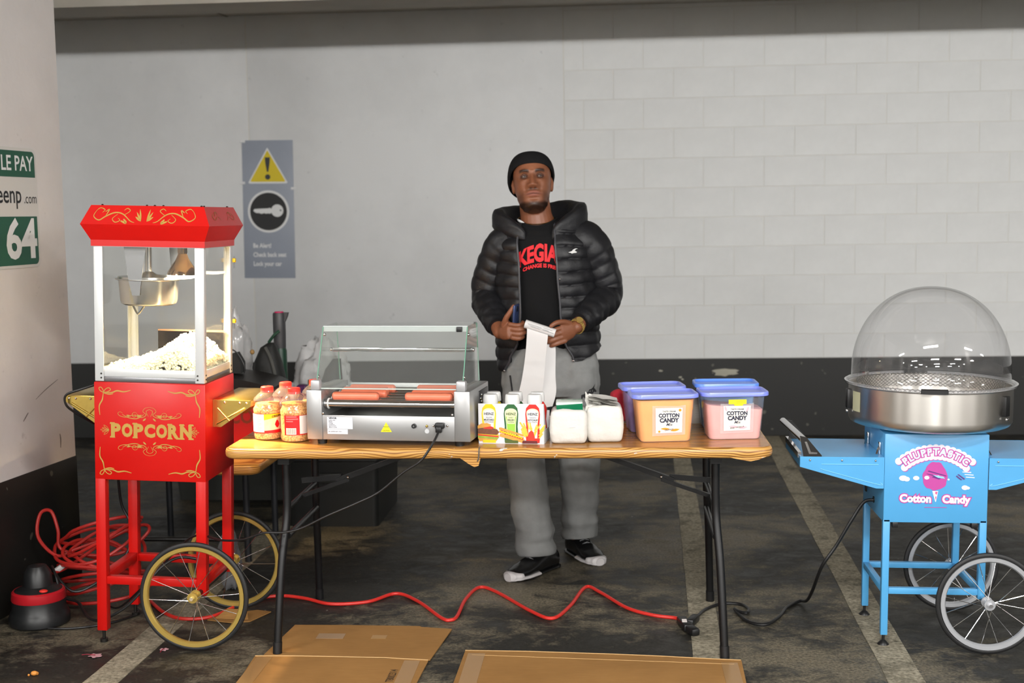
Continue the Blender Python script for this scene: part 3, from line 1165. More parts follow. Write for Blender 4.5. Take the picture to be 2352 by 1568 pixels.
# ================================================================ folding table
def wood_mat(name, top):
    t = NT(name)
    v = t.coord((0.55, 7.0, 26.0) if not top else (0.5, 5.0, 5.0))
    d = t.noise(1.4, 3, 0.5, t.coord((1.5, 2.0, 4.0)))
    wv = t.n('ShaderNodeTexWave', wave_type='BANDS', bands_direction='Z' if not top else 'Y', wave_profile='SIN')
    wv.inputs['Scale'].default_value = 1.5 if not top else 1.2
    wv.inputs['Distortion'].default_value = 3.0
    wv.inputs['Detail'].default_value = 2.0
    wv.inputs['Detail Scale'].default_value = 0.9
    wn = t.n('ShaderNodeTexNoise')
    wn.inputs['Scale'].default_value = 5.0
    wn.inputs['Detail'].default_value = 1.0
    t.l(t.coord((1.0, 1.0, 2.5)), wn.inputs['Vector'])
    va = t.n('ShaderNodeVectorMath', operation='MULTIPLY_ADD')
    va.inputs[1].default_value = (0.0, 0.8, 1.5)
    t.l(wn.outputs['Color'], va.inputs[0])
    t.l(v, va.inputs[2])
    t.l(va.outputs[0], wv.inputs['Vector'])
    c = t.ramp(wv.outputs[1], [(0.0, S(112, 70, 28)), (0.20, S(150, 104, 46)), (0.42, S(196, 146, 76)), (1.0, S(208, 160, 90))] if not top else [(0.0, S(150, 104, 52)), (0.5, S(160, 112, 57)), (1.0, S(168, 120, 62))])
    c = t.mix(t.ramp(d, [(0.35, (0, 0, 0, 1)), (0.7, (0.5, 0.5, 0.5, 1))]), c, S(176, 122, 56))
    if not top:
        # bare patches where the vinyl has worn through, with a shape of their own
        n1 = t.noise(16.0, 4, 0.6, t.coord((1, 1, 1.6)))
        sp = t.ramp(n1, [(0.69, (0, 0, 0, 1)), (0.70, (1, 1, 1, 1))])
        c = t.mix(sp, c, S(196, 198, 196))
    t.pbr(c, 0.22 if top else 0.34, 0, 0.5)
    return t.m


M_WOOD = wood_mat('wood_vinyl_edge', False)
M_WOODT = wood_mat('wood_vinyl_top', True)
M_TLEG = mat('black_table_steel', S(22, 22, 23), 0.38, 0.3)
TX0, TX1, TY0, TY1, TZ = -1.355, 0.537, 4.395, 5.125, 0.740
TCX, TCY = (TX0 + TX1) / 2, (TY0 + TY1) / 2


def table_top_mesh(wx, wy, z0, z1, rc, er=0.012):
    rings = []
    for (ins, z) in ((0.010, z0), (0.002, z0 + 0.006), (0.0, z0 + 0.014), (0.0, z1 - er), (er * 0.3, z1 - er * 0.3), (er, z1)):
        rings.append([(x, y, z) for x, y in rrect(wx - 2 * ins, wy - 2 * ins, rc - ins, 8)])
    return MB().loft(rings)


tb = thing('folding_table', 'long wood-grain folding table with black steel legs holding the food', 'table', (TCX, TCY, 0))
tt = table_top_mesh(TX1 - TX0, TY1 - TY0, TZ - 0.037, TZ - 0.0005, 0.055).build('table_edge', M_WOOD, tb, 50)
MB().loft([[(x, y, z) for x, y in rrect(TX1 - TX0 - 0.022, TY1 - TY0 - 0.022, 0.045, 8)] for z in (TZ - 0.004, TZ)]).build('tabletop', M_WOODT, tb, 0)
for s, sgn in ((-1.165, -1), (0.352, 1)):
    lx = s - TCX
    fx = (-1.19 if sgn < 0 else 0.374) - TCX
    for e in (-1, 1):
        yt = (4.535 if e < 0 else 4.985) - TCY
        yf = (4.425 if e < 0 else 5.10) - TCY
        pts = catmull([(lx, yt, TZ - 0.036), (lx, yt, 0.56), (lx + (fx - lx) * 0.1, yt + (yf - yt) * 0.08, 0.46), (lx + (fx - lx) * 0.5, yt + (yf - yt) * 0.45, 0.33), (lx + (fx - lx) * 0.8, yt + (yf - yt) * 0.8, 0.15), (fx, yf, 0.0)], 6)
        lg = MB().tube(pts, 0.0145, 14).build('leg', M_TLEG, tb)
        MB().cyl((fx, yf, 0.0), (fx - (fx - lx) * 0.04, yf - (yf - yt) * 0.04, 0.045), 0.0165, n=16).build('rubber_foot', M_BLKPL, lg)
    MB().cyl((lx, 4.535 - TCY, 0.40), (lx, 4.985 - TCY, 0.40), 0.011, n=12).build('cross_bar', M_TLEG, tb)
    MB().bar((lx, 4.50 - TCY, TZ - 0.06), (lx, 5.02 - TCY, TZ - 0.06), 0.04, 0.03).build('leg_hinge_bar', M_TLEG, tb)
    br = MB()
    xb, xe = lx, lx - sgn * 0.50
    zb_, ze = 0.50, TZ - 0.05
    br.bar((xb, 4.74 - TCY, zb_), (xb + (xe - xb) * 0.36, 4.74 - TCY, zb_ + (ze - zb_) * 0.33), 0.016, 0.014)
    br.bar((xb + (xe - xb) * 0.27, 4.75 - TCY, zb_ + (ze - zb_) * 0.30), (xe, 4.75 - TCY, ze), 0.02, 0.018)
    br.bar((xb, 4.76 - TCY, zb_ + 0.055), (xb + (xe - xb) * 0.3, 4.76 - TCY, zb_ + (ze - zb_) * 0.36), 0.006, 0.02)
    bo = br.build('brace', M_TLEG, tb)
    MB().sphere((xb + (xe - xb) * 0.36, 4.735 - TCY, zb_ + (ze - zb_) * 0.38), 0.0055, 10, 6).build('brace_bolt', M_CHROME, bo)
    MB().cyl((lx, 4.55 - TCY, 0.50), (lx, 4.97 - TCY, 0.50), 0.010, n=12).build('cross_bar', M_TLEG, tb)
# loose vinyl flaps hanging from the front edge
def flap(pts, y0, y1):
    return MB().prism(pts, y0, y1)


yf = TY0 - TCY
flap([(-0.115 , 0.706), (-0.045, 0.706), (-0.052, 0.680), (-0.066, 0.675), (-0.085, 0.685), (-0.10, 0.696)], yf + 0.002, yf + 0.004).build('vinyl_flap', M_WOOD, tb, 0)
flap([(0.80, 0.706), (0.92, 0.709), (0.895, 0.699), (0.868, 0.693), (0.835, 0.698)], yf + 0.004, yf + 0.006).build('vinyl_flap', M_WOOD, tb, 0)
MB().tube(catmull([(-0.049, yf + 0.02, TZ + 0.001), (-0.049, yf - 0.001, TZ - 0.004), (-0.050, yf - 0.002, 0.718), (-0.053, yf - 0.001, 0.70), (-0.062, yf + 0.01, 0.692)], 4), 0.0022, 6).build('seam_cord', mat('seam_grey', S(90, 88, 84), 0.6), tb)

# ================================================================ roller grill
GA = -0.120
gr = thing('hot_dog_roller_grill', 'stainless steel hot dog roller grill with slanted glass canopy on the table', 'roller grill', (-1.073, 4.486, TZ), (0, 0, GA))
GW, GD, GZ, GH = 0.588, 0.30, 0.018, 0.192
M_GS = mat('satin_steel', S(172, 172, 172), 0.36, 0.75, vary=0.03, vscale=4)
M_GGL = clear_mat('canopy_glass', (0.93, 0.945, 0.935, 1), 0.045, (0.8, 0.82, 0.8, 1), 1.0, 0.02, 1.5)
M_GEDGE = mat('green_glass_edge', S(110, 160, 138), 0.15)
for x in (0.0, GW - 0.056):
    tw = MB().box((x + 0.028, GD / 2, (GZ + GH) / 2), (0.056, GD, GH - GZ), 0.003).build('side_housing', M_GS, gr)
    MB().box((x + 0.028 + (0.004 if x == 0 else -0.004), 0.018, GH + 0.017), (0.034, 0.030, 0.036), 0.006).build('glass_clip', mat('clip_grey', S(178, 178, 180), 0.4, 0.4), gr)
MB().box((GW / 2, 0.006, (GZ + 0.104) / 2), (GW - 0.112, 0.004, 0.104 - GZ), 0.001).build('front_panel', M_GS, gr)
MB().box((GW / 2, GD - 0.006, 0.10), (GW - 0.112, 0.004, 0.165), 0.001).build('back_panel', M_GS, gr)
MB().box((GW / 2, GD / 2, 0.094), (GW - 0.112, GD - 0.02, 0.004)).build('drip_tray', mat('tray_steel', S(150, 150, 146), 0.22, 0.9), gr)
for x in (0.045, GW - 0.045):
    for y in (0.03, GD - 0.03):
        MB().cyl((x, y, 0.0), (x, y, GZ + 0.002), 0.016, 0.018, n=18).build('foot', M_BLKPL, gr)
for i in range(6):
    yy, zz = 0.032 + i * 0.041, 0.142 + i * 0.0035
    ro = MB().cyl((0.058, yy, zz), (GW - 0.058, yy, zz), 0.0150, n=24).build('roller', M_CHROME, gr)
    MB().lathe([(0.0125, 0), (0.0195, 0.001), (0.0195, 0.004), (0.0125, 0.006)], 20, M=Matrix.Translation((0.070, yy, zz)) @ Matrix.Rotation(pi / 2, 4, 'Y')).build('roller_seal', mat('seal_white', S(214, 214, 210), 0.5), ro)
# canopy
zt, zb_ = 0.404, GH + 0.004
yt0, yt1 = 0.115, 0.262
x0, x1 = 0.030, GW - 0.030


def quad_sheet(a, b, c, d, th):
    a, b, c, d = map(Vector, (a, b, c, d))
    n = (b - a).cross(d - a).normalized() * th
    return MB().add([a, b, c, d, a + n, b + n, c + n, d + n], [(0, 1, 2, 3), (7, 6, 5, 4), (0, 4, 5, 1), (1, 5, 6, 2), (2, 6, 7, 3), (3, 7, 4, 0)])


quad_sheet((x0, 0.022, zb_), (x1, 0.022, zb_), (x1, yt0, zt), (x0, yt0, zt), 0.003).build('front_glass', M_GGL, gr, 0)
quad_sheet((x0, yt0, zt), (x1, yt0, zt), (x1, yt1, zt + 0.003), (x0, yt1, zt + 0.003), 0.003).build('top_glass', M_GGL, gr, 0)
for x in (x0, x1):
    sg = MB().prism([(0.022, zb_), (yt0, zt), (yt1, zt + 0.003), (0.285, zb_)], -0.0015, 0.0015, Matrix.Translation((x, 0, 0)) @ Matrix.Rotation(pi / 2, 4, 'Z')).build('side_glass', M_GGL, gr, 0)
    ed = MB()
    for (a, b) in (((0.022, zb_), (yt0, zt)), ((yt1, zt + 0.003), (0.285, zb_))):
        ed.bar((x, a[0], a[1]), (x, b[0], b[1]), 0.0032, 0.0026)
    ed.build('glass_edge', M_GEDGE, sg, 0)
MB().bar((x0 + 0.003, 0.0225, zb_), (x1 - 0.003, 0.0225, zb_), 0.004, 0.004).build('glass_edge', mat('glass_edge_light', S(196, 206, 200), 0.2), gr)
MB().bar((x0, yt0 + 0.002, zt - 0.006), (x1, yt0 + 0.002, zt - 0.006), 0.003, 0.020).build('top_rail', mat('frosted_rail', S(205, 210, 210), 0.4), gr)
MB().bar((x0 + 0.004, 0.2, 0.315), (x1 - 0.004, 0.2, 0.315), 0.012, 0.014, bevel=0.002).build('middle_rail', M_CHROME, gr)
MB().box((x1 - 0.028, yt0 - 0.004, zt - 0.008), (0.020, 0.014, 0.018), 0.002).build('catch', M_BLKPL, gr)
for x in (x0, x1):
    for (y, z) in ((yt0 + 0.012, zt - 0.028), (0.2, 0.315), (0.05, 0.235)):
        MB().sphere((x, y, z), 0.006, 10, 6).build('canopy_bolt', M_CHROME, gr)
ch = MB()
for i in range(8):
    ch.sphere((GW + 0.002, 0.16 + 0.012 * (i % 2), 0.075 + i * 0.012), 0.0055, 10, 6)
ch.build('drive_chain', M_CHROME, gr)
MB().box((GW, GD / 2 + 0.06, 0.10), (0.006, 0.14, 0.15), 0.002).build('side_cover', M_BLKPL, gr)
# front panel fittings
FYg = 0.0035
lb = MB().box((0.120, FYg - 0.0004, 0.077), (0.093, 0.0008, 0.042)).build('rating_label', mat('label_white', S(214, 218, 226), 0.5), gr, 0)
put_text('lettering', 'VEVOR', 0.009, M_BLACK, lb, 0.080, 0.0935, FYg - 0.001, 0.0004, 1.0, 'LEFT')
for i, s in enumerate(('Roller Grill', 'Model', 'Voltage', 'Frequency', 'Rated power', 'Made in China')):
    put_text('lettering', s, 0.0042, M_BLACK, lb, 0.080, 0.0860 - i * 0.0048, FYg - 0.001, 0.0001, 1.2, 'LEFT')
MB().box((0.111, FYg - 0.0004, 0.0465), (0.074, 0.0008, 0.017)).build('serial_label', mat('label_white', S(214, 218, 226), 0.5), gr, 0)
put_text('lettering', 'SN: 220705 0427 17231', 0.0045, M_BLACK, gr, 0.078, 0.0465, FYg - 0.001, 0.0001, 1.1, 'LEFT')
wt = MB().prism([(0.268, 0.048), (0.308, 0.048), (0.288, 0.082)], FYg - 0.001, FYg).build('caution_sticker', mat('caution_yellow', S(228, 222, 24), 0.45), gr, 0)
MB().prism([(0.278, 0.0655), (0.298, 0.0655), (0.298, 0.0668), (0.278, 0.0668)], FYg - 0.0014, FYg - 0.0009).build('sticker_line', M_BLACK, wt, 0)
put_text('lettering', 'CAUTION', 0.006, M_BLACK, wt, 0.288, 0.0525, FYg - 0.0014, 0.0, 0.9)
kn = MB().cyl((0.389, FYg, 0.071), (0.389, FYg - 0.010, 0.071), 0.0085, 0.008, n=20).build('fuse_knob', M_BLKPL, gr)
MB().cyl((0.389, FYg - 0.010, 0.071), (0.389, FYg - 0.011, 0.071), 0.003, n=10).build('knob_slot', M_DSTEEL, kn)
MB().sphere((0.434, FYg - 0.002, 0.071), 0.005, 10, 6).build('brass_screw', M_BRASS, gr)
MB().cyl((0.434, FYg, 0.053), (0.434, FYg - 0.001, 0.053), 0.008, n=18).build('ground_sticker', mat('sticker_pale', S(196, 198, 200), 0.5), gr)
for x in (0.458, 0.507):
    MB().sphere((x, FYg - 0.002, 0.073), 0.0045, 10, 6).build('panel_screw', M_CHROME, gr)
for x in (0.062, GW - 0.062):
    MB().sphere((x, -0.002, 0.112), 0.0045, 10, 6).build('panel_screw', M_CHROME, gr)

# hot dogs, four on each side of the rollers
M_DOG = mat('sausage_pink', S(226, 122, 92), 0.32, vary=0.08, vscale=20, spec=0.5)
Mg = Matrix.Translation(gr.location) @ Matrix.Rotation(GA, 4, 'Z')
RL = 0.0115
rw = ['nearest the canopy front', 'second from the front', 'third from the front', 'at the rear']
for side, (xa, xb, cnt) in enumerate(((0.078, 0.250, 4), (0.344, 0.516, 4))):
    for i in range(cnt):
        yy = 0.032 + 0.0205 + i * 0.041
        zz = 0.142 + (i + 0.5) * 0.0035 + 0.0222
        jx = [0.0, 0.018, 0.012, 0.025][i] if side == 0 else [0.0, 0.012, 0.018, 0.010][i]
        pts = []
        rr = []
        n = 26
        for k in range(n + 1):
            t = 0.5 - 0.5 * cos(pi * k / n)
            e = min(t, 1 - t) * (xb - xa)
            pts.append(Vector((xa + jx + (xb - xa) * t, yy + 0.0015 * sin(pi * t), zz)))
            rr.append(0.0150 * min(1.0, sqrt(max(0.0, 1 - max(0.0, (0.0150 - e) / 0.0150) ** 2)) + 0.12))
        o = MB().tube([Mg @ p for p in pts], rr, 14).build('hot_dog', M_DOG)
        tag(o, 'pink hot dog on the grill rollers, %s group, %s' % ('left' if side == 0 else 'right', rw[i]), 'hot dog', 'hot dogs on the roller grill')

# black mains lead of the grill running down to the cart
gp = Mg @ Vector((0.483, FYg - 0.008, 0.072))
cd = thing('grill_power_cord', 'black power cord plugged into the grill, hanging over the table edge', 'power cord', tuple(gp))
MB().box((0, -0.004, 0.003), (0.032, 0.026, 0.02), 0.004).box((-0.002, -0.012, -0.010), (0.022, 0.018, 0.022), 0.005).build('plug', M_BLKPL, cd, rot=(0, 0, GA))
wpts = [(-0.597, 4.405, 0.797), (-0.610, 4.378, 0.768), (-0.630, 4.362, 0.735), (-0.659, 4.362, 0.700), (-0.72, 4.372, 0.66), (-0.805, 4.38, 0.592), (-0.882, 4.382, 0.554), (-0.989, 4.385, 0.508), (-1.082, 4.395, 0.462), (-1.15, 4.402, 0.445), (-1.221, 4.41, 0.441), (-1.30, 4.44, 0.41), (-1.40, 4.50, 0.392), (-1.52, 4.60, 0.385), (-1.64, 4.72, 0.30), (-1.80, 4.80, 0.14), (-1.93, 4.88, 0.03), (-2.0, 4.95, 0.008)]
MB().tube(catmull([Vector(p) - gp for p in wpts], 6), 0.0042, 8).build('cable', M_BLKPL, cd)
# ================================================================ kernel jars
M_PET = clear_mat('clear_plastic', (0.97, 0.965, 0.96, 1), 0.06, (0.95, 0.93, 0.92, 1), 1.3, 0.06, 1.5)


def kernel_mat():
    t = NT('popcorn_kernels')
    v = t.coord()
    vo = t.n('ShaderNodeTexVoronoi', feature='F1')
    vo.inputs['Scale'].default_value = 150.0
    t.l(v, vo.inputs['Vector'])
    c = t.ramp(vo.outputs['Distance'], [(0.0, S(250, 204, 120)), (0.45, S(236, 172, 88)), (0.75, S(190, 118, 50))])
    t.pbr(c, 0.4, 0, 0.5, vo.outputs['Distance'], -0.6, 0.003)
    return t.m


M_KERN = kernel_mat()
M_CAP = mat('red_cap', S(232, 56, 46), 0.38)
M_LRED = mat('label_red', S(214, 20, 26), 0.4)
M_LYEL = mat('label_yellow', S(242, 200, 22), 0.4)
M_LWHT = mat('label_paper', S(232, 224, 220), 0.5)
M_LPOP = mat('label_popcorn', S(232, 214, 170), 0.5, vary=0.12, vscale=60)


def cyl_patch(r, a0, a1, z0, z1, n=14, zfun=None):
    """patch on a cylinder; angle 0 faces -Y, positive turns to +X"""
    vs, fs = [], []
    for i in range(n + 1):
        t = i / n
        a = a0 + (a1 - a0) * t
        lo_, hi_ = (z0, z1) if zfun is None else zfun(t)
        vs += [(r * sin(a), -r * cos(a), lo_), (r * sin(a), -r * cos(a), hi_)]
    for i in range(n):
        fs.append((2 * i, 2 * i + 2, 2 * i + 3, 2 * i + 1))
    return MB().add(vs, fs)


def make_jar(label, loc, rz, fill=0.13):
    j = thing('kernel_jar', label, 'jar', loc, (0, 0, rz), 'jars of popcorn kernels')
    prof = [(0.0, 0.0), (0.044, 0.0), (0.050, 0.004), (0.0525, 0.012), (0.0525, 0.022), (0.0515, 0.026), (0.0515, 0.096), (0.0525, 0.100), (0.0525, 0.112), (0.046, 0.122),
            (0.0445, 0.130), (0.048, 0.137), (0.050, 0.142), (0.047, 0.150), (0.032, 0.165), (0.024, 0.170), (0.0225, 0.178)]
    MB().lathe(prof, 40).build('bottle', M_PET, j)
    fp = [(r - 0.0022 if r > 0.003 else 0.0, z + (0.0015 if z < 0.002 else 0)) for r, z in prof if z <= fill]
    fp.append((0.0, fill + 0.004))
    MB().lathe(fp, 32).build('kernels', M_KERN, j)
    MB().lathe([(0.0, 0.190), (0.020, 0.190), (0.0225, 0.188), (0.0230, 0.172), (0.0225, 0.169), (0.0, 0.169)], 32).build('cap', M_CAP, j)
    R = 0.0522
    cyl_patch(R, -2.6, 2.6, 0.0265, 0.0965, 40).build('label_band', M_LRED, j, fix=False)
    cyl_patch(R + 0.0004, -1.5, -0.12, 0.030, 0.095, 14).build('facts_panel', M_LWHT, j, fix=False)
    cyl_patch(R + 0.0004, -0.12, 1.5, 0.036, 0.095, 18, lambda t: (0.036 + 0.004 * t, 0.080 + 0.014 * t)).build('popcorn_picture', M_LPOP, j, fix=False)
    cyl_patch(R + 0.0008, -0.12, 1.5, 0.08, 0.095, 18, lambda t: (0.074 + 0.016 * t, 0.0955)).build('yellow_banner', M_LYEL, j, fix=False)
    cyl_patch(R + 0.0008, 0.62, 1.0, 0.048, 0.066, 10, lambda t: (0.057 - 0.012 * sin(pi * t), 0.057 + 0.016 * sin(pi * t))).build('red_badge', M_LRED, j, fix=False)
    vs, fs = text_geo('ORIGINAL', 0.0105, 0.0004, 'LEFT')
    sheet(vs, fs, lambda a, b: ((R + 0.0013) * sin(0.42 + a / R), -(R + 0.0013) * cos(0.42 + a / R), 0.0855 + b + 0.10 * a)).build('lettering', M_BLACK, j, 0, fix=False)
    tl = MB()
    for i in range(11):
        z = 0.090 - i * 0.0050
        tl.add(*(lambda b: (b.v, b.f))(cyl_patch(R + 0.0008, -0.95, -0.3 - 0.1 * (i % 3), z, z + 0.0012, 6)))
    tl.build('fine_print', mat('print_grey', S(176, 170, 166), 0.6), j, 0, fix=False)
    cyl_patch(R + 0.0012, -2.45, -1.75, 0.029, 0.052, 8).build('barcode_box', M_LWHT, j, fix=False)
    bc = MB()
    for i in range(14):
        a = -2.4 + i * 0.045
        b = cyl_patch(R + 0.0016, a, a + (0.012 if i % 3 else 0.026), 0.031, 0.050, 2)
        bc.add(b.v, b.f)
    bc.build('barcode', mat('barcode_grey', S(90, 86, 84), 0.6), j, 0, fix=False)
    for i, ww in enumerate((0.75, 0.85, 0.5)):
        cyl_patch(R + 0.0008, -2.45, -2.45 + ww, 0.090 - 0.008 * i, 0.094 - 0.008 * i, 8).build('print_line', mat('print_pink', S(236, 110, 110), 0.6), j, fix=False)
    return j


make_jar('popcorn kernel jar with white facts panel turned forward, leftmost in front', (-1.246, 4.615, TZ), 0.1)
make_jar('popcorn kernel jar with red label and barcode showing, beside the grill', (-1.136, 4.570, TZ), 2.05, 0.138)
make_jar('near empty popcorn kernel jar behind the two front jars', (-1.208, 4.735, TZ), 0.8, 0.075)
make_jar('popcorn kernel jar mostly hidden behind the grill housing', (-1.112, 4.80, TZ), 1.4, 0.12)

# ================================================================ condiment pack
M_CARTON = mat('carton_white', S(216, 216, 218), 0.4)
CW, CH = 0.232, 0.140
CROT = -0.10
cp = thing('condiment_carton', 'printed carton pack showing mustard, relish and ketchup bottles with food pictures', 'carton', (-0.354, 4.486, TZ), (0, 0, CROT))
ct = MB()
ct.box((0, 0.001, CH / 2), (CW, 0.002, CH)).box((0, 0.126, CH / 2 - 0.02), (CW, 0.002, CH - 0.04)).box((0, 0.063, 0.001), (CW, 0.124, 0.002))
ct.prism([(0.0, 0.0), (0.128, 0.0), (0.128, 0.02), (0.10, 0.045), (0.04, 0.045), (0.0, CH)], -0.001, 0.001, Matrix.Translation((-CW / 2 + 0.001, 0, 0)) @ Matrix.Rotation(pi / 2, 4, 'Z'))
ct.prism([(0.0, 0.0), (0.128, 0.0), (0.128, 0.02), (0.10, 0.045), (0.04, 0.045), (0.0, CH)], -0.001, 0.001, Matrix.Translation((CW / 2 - 0.001, 0, 0)) @ Matrix.Rotation(pi / 2, 4, 'Z'))
ct.build('carton', M_CARTON, cp, 0)
dep = [-0.0012]


def art(poly, m, parent, nm='printed_art', lift=0.0):
    dep[0] -= 0.00003
    return MB().prism(poly, dep[0] - lift, 0.0).build(nm, m, parent, 0)


def bottle_sil(cx, w=0.050):
    h = w / 2
    return [(cx - h * 0.92, 0.004), (cx + h * 0.92, 0.004), (cx + h, 0.03), (cx + h * 0.9, 0.06), (cx + h * 0.98, 0.085), (cx + h * 1.02, 0.105), (cx + h * 0.9, 0.125), (cx + h * 0.45, 0.138),
            (cx - h * 0.45, 0.138), (cx - h * 0.9, 0.125), (cx - h * 1.02, 0.105), (cx - h * 0.98, 0.085), (cx - h * 0.9, 0.06), (cx - h, 0.03)]


def label_sil(cx, w, z0, z1):
    h = w / 2
    top = [(cx + h * cos(a), z1 - 0.014 + 0.014 * sin(a)) for a in [pi * i / 10 for i in range(11)]]
    return [(cx - h * 0.72, z0), (cx + h * 0.72, z0), (cx + h * 0.8, (z0 + z1) / 2), (cx + h, z1 - 0.022)] + top + [(cx - h, z1 - 0.022), (cx - h * 0.8, (z0 + z1) / 2)]


M_MUS = mat('mustard_yellow', S(222, 200, 30), 0.35)
M_REL = mat('relish_green', S(44, 96, 52), 0.35)
M_REL2 = mat('relish_lime', S(150, 200, 72), 0.4)
M_KET = mat('ketchup_red', S(206, 44, 36), 0.35)
M_CREAM = mat('label_cream', S(226, 218, 184), 0.5)
for cx, m, ll, ww in ((-0.078, M_MUS, ('YELLOW', 'MUSTARD', 'MOUTARDE'), M_CARTON), (0.0, M_REL, ('SWEET', 'RELISH', 'SUCREE'), M_REL2), (0.076, M_KET, ('TOMATO', 'KETCHUP', 'AUX TOMATES'), M_CARTON)):
    art(bottle_sil(cx), m, cp, 'printed_bottle')
    art(label_sil(cx, 0.043, 0.02, 0.124), M_CREAM, cp, 'printed_label')
    art(label_sil(cx, 0.037, 0.02, 0.119), ww if ww is M_REL2 else M_CARTON, cp, 'printed_label')
    if ww is M_REL2:
        art(label_sil(cx, 0.037, 0.070, 0.119), mat('label_palegreen', S(214, 226, 170), 0.5), cp, 'printed_label')
    yy = dep[0] - 0.0004
    put_text('lettering', 'HEINZ', 0.0125, M_BLACK, cp, cx, 0.104, yy, 0.0002, 0.95)
    put_text('lettering', ll[0], 0.0055, M_BLACK, cp, cx, 0.0915, yy, 0.0, 1.0)
    put_text('lettering', ll[1], 0.0088, M_BLACK, cp, cx, 0.083, yy, 0.0002, 0.9)
    put_text('lettering', ll[2], 0.0060 if len(ll[2]) < 10 else 0.0045, M_BLACK, cp, cx, 0.0755, yy, 0.0, 1.0)
M_BUN = mat('print_bun', S(208, 150, 66), 0.5, vary=0.12, vscale=40)
M_MEAT = mat('print_patty', S(112, 68, 46), 0.5, vary=0.2, vscale=80)
M_LET = mat('print_lettuce', S(146, 166, 60), 0.5, vary=0.2, vscale=60)
M_TOM = mat('print_tomato', S(206, 52, 36), 0.5)
M_FRY = mat('print_fries', S(236, 190, 66), 0.5, vary=0.1, vscale=60)
bx = -0.078
art([(-0.118, 0.018), (-0.112, 0.008), (-0.052, 0.010), (-0.045, 0.022), (-0.05, 0.03), (-0.117, 0.03)], M_BUN, cp)
art([(-0.118, 0.020), (-0.05, 0.014), (-0.042, 0.024), (-0.118, 0.030)], M_LET, cp)
art([(-0.118, 0.028), (-0.046, 0.022), (-0.044, 0.030), (-0.118, 0.036)], M_TOM, cp)
art([(-0.118, 0.033), (-0.045, 0.027), (-0.046, 0.033), (-0.118, 0.038)], M_LYEL, cp)
art([(-0.118, 0.034), (-0.05, 0.030), (-0.043, 0.040), (-0.05, 0.050), (-0.08, 0.058), (-0.118, 0.052)], M_MEAT, cp)
art([(-0.098, 0.052), (-0.07, 0.050), (-0.060, 0.056), (-0.075, 0.062), (-0.095, 0.060)], M_TOM, cp)
art([(-0.1185, 0.052), (-0.075, 0.060), (-0.070, 0.066), (-0.085, 0.072), (-0.105, 0.070), (-0.1185, 0.062)], M_BUN, cp)
art([(-0.1, 0.003), (-0.055, 0.003), (-0.055, 0.012), (-0.1, 0.013)], M_MUS, cp)
art([(-0.043, 0.026), (0.038, 0.004), (0.046, 0.008), (0.046, 0.016), (-0.038, 0.036)], M_BUN, cp)
art([(-0.043, 0.040), (0.040, 0.014), (0.044, 0.022), (-0.038, 0.048)], M_TOM, cp)
wig = [(-0.042 + i * 0.0043, 0.0445 - i * 0.00125 + 0.0022 * (1 if i % 2 else -1)) for i in range(20)]
zz = MB()
ribbon(zz, wig, 0.0045, dep[0] - 0.0006, False, 3)
zz.build('printed_art', M_LYEL, cp, 0, fix=False)
art([(-0.043, 0.050), (0.042, 0.026), (0.044, 0.032), (-0.036, 0.057), (-0.043, 0.056)], M_BUN, cp)
art([(-0.022, 0.002), (0.024, 0.002), (0.024, 0.012), (-0.021, 0.014)], mat('print_pickle', S(76, 92, 34), 0.5), cp)
rnd = random.Random(11)
for i in range(26):
    a = rnd.uniform(-0.9, 0.9)
    x = 0.068 + 0.028 * a + rnd.uniform(-0.006, 0.006)
    z = 0.022 + rnd.uniform(0, 0.03)
    L = rnd.uniform(0.018, 0.032)
    dx, dz = sin(a * 0.8), cos(a * 0.8)
    art([(x, z), (x + 0.0045 * dz, z - 0.0045 * dx), (x + 0.0045 * dz + L * dx, z - 0.0045 * dx + L * dz), (x + L * dx, z + L * dz)], M_FRY, cp)
art([(0.055, 0.010), (0.078, 0.010), (0.083, 0.022), (0.078, 0.042), (0.070, 0.048), (0.062, 0.040), (0.058, 0.022)], M_TOM, cp)
art([(0.038, 0.002), (0.092, 0.002), (0.090, 0.011), (0.040, 0.012)], mat('print_wine', S(94, 28, 30), 0.5), cp)

names = {0: 'mustard', 1: 'relish', 2: 'ketchup'}
M_CAPW = mat('white_cap', S(214, 214, 212), 0.35)
for i, (cx, m) in enumerate(((-0.078, M_MUS), (0.0, M_REL), (0.078, M_KET))):
    for r_ in (0, 1):
        b = thing('condiment_bottle', '%s bottle with white flip cap in the %s row of the carton' % (names[i], ('front', 'rear')[r_]), 'bottle',
                  tuple(Vector((-0.354, 4.486, TZ + 0.0025)) + Matrix.Rotation(CROT, 3, 'Z') @ Vector((cx, 0.033 + 0.060 * r_, 0))), (0, 0, CROT), 'squeeze bottles in the carton')
        MB().lathe([(0.0, 0), (0.021, 0), (0.026, 0.006), (0.027, 0.04), (0.0245, 0.07), (0.027, 0.10), (0.026, 0.115), (0.019, 0.130), (0.016, 0.134), (0.0, 0.134)], 28, sx=1.25, sy=0.95).build('bottle_body', m, b)
        MB().lathe([(0.024, 0.134), (0.0265, 0.135), (0.0262, 0.148), (0.0245, 0.163), (0.0225, 0.1665), (0.0, 0.1665)], 32, sx=1.0, sy=0.9).build('cap', M_CAPW, b)

# ================================================================ napkin packs
M_NAP = mat('white_paper_wrap', S(208, 206, 200), 0.6, bump=0.7, bscale=22, bdist=0.006)


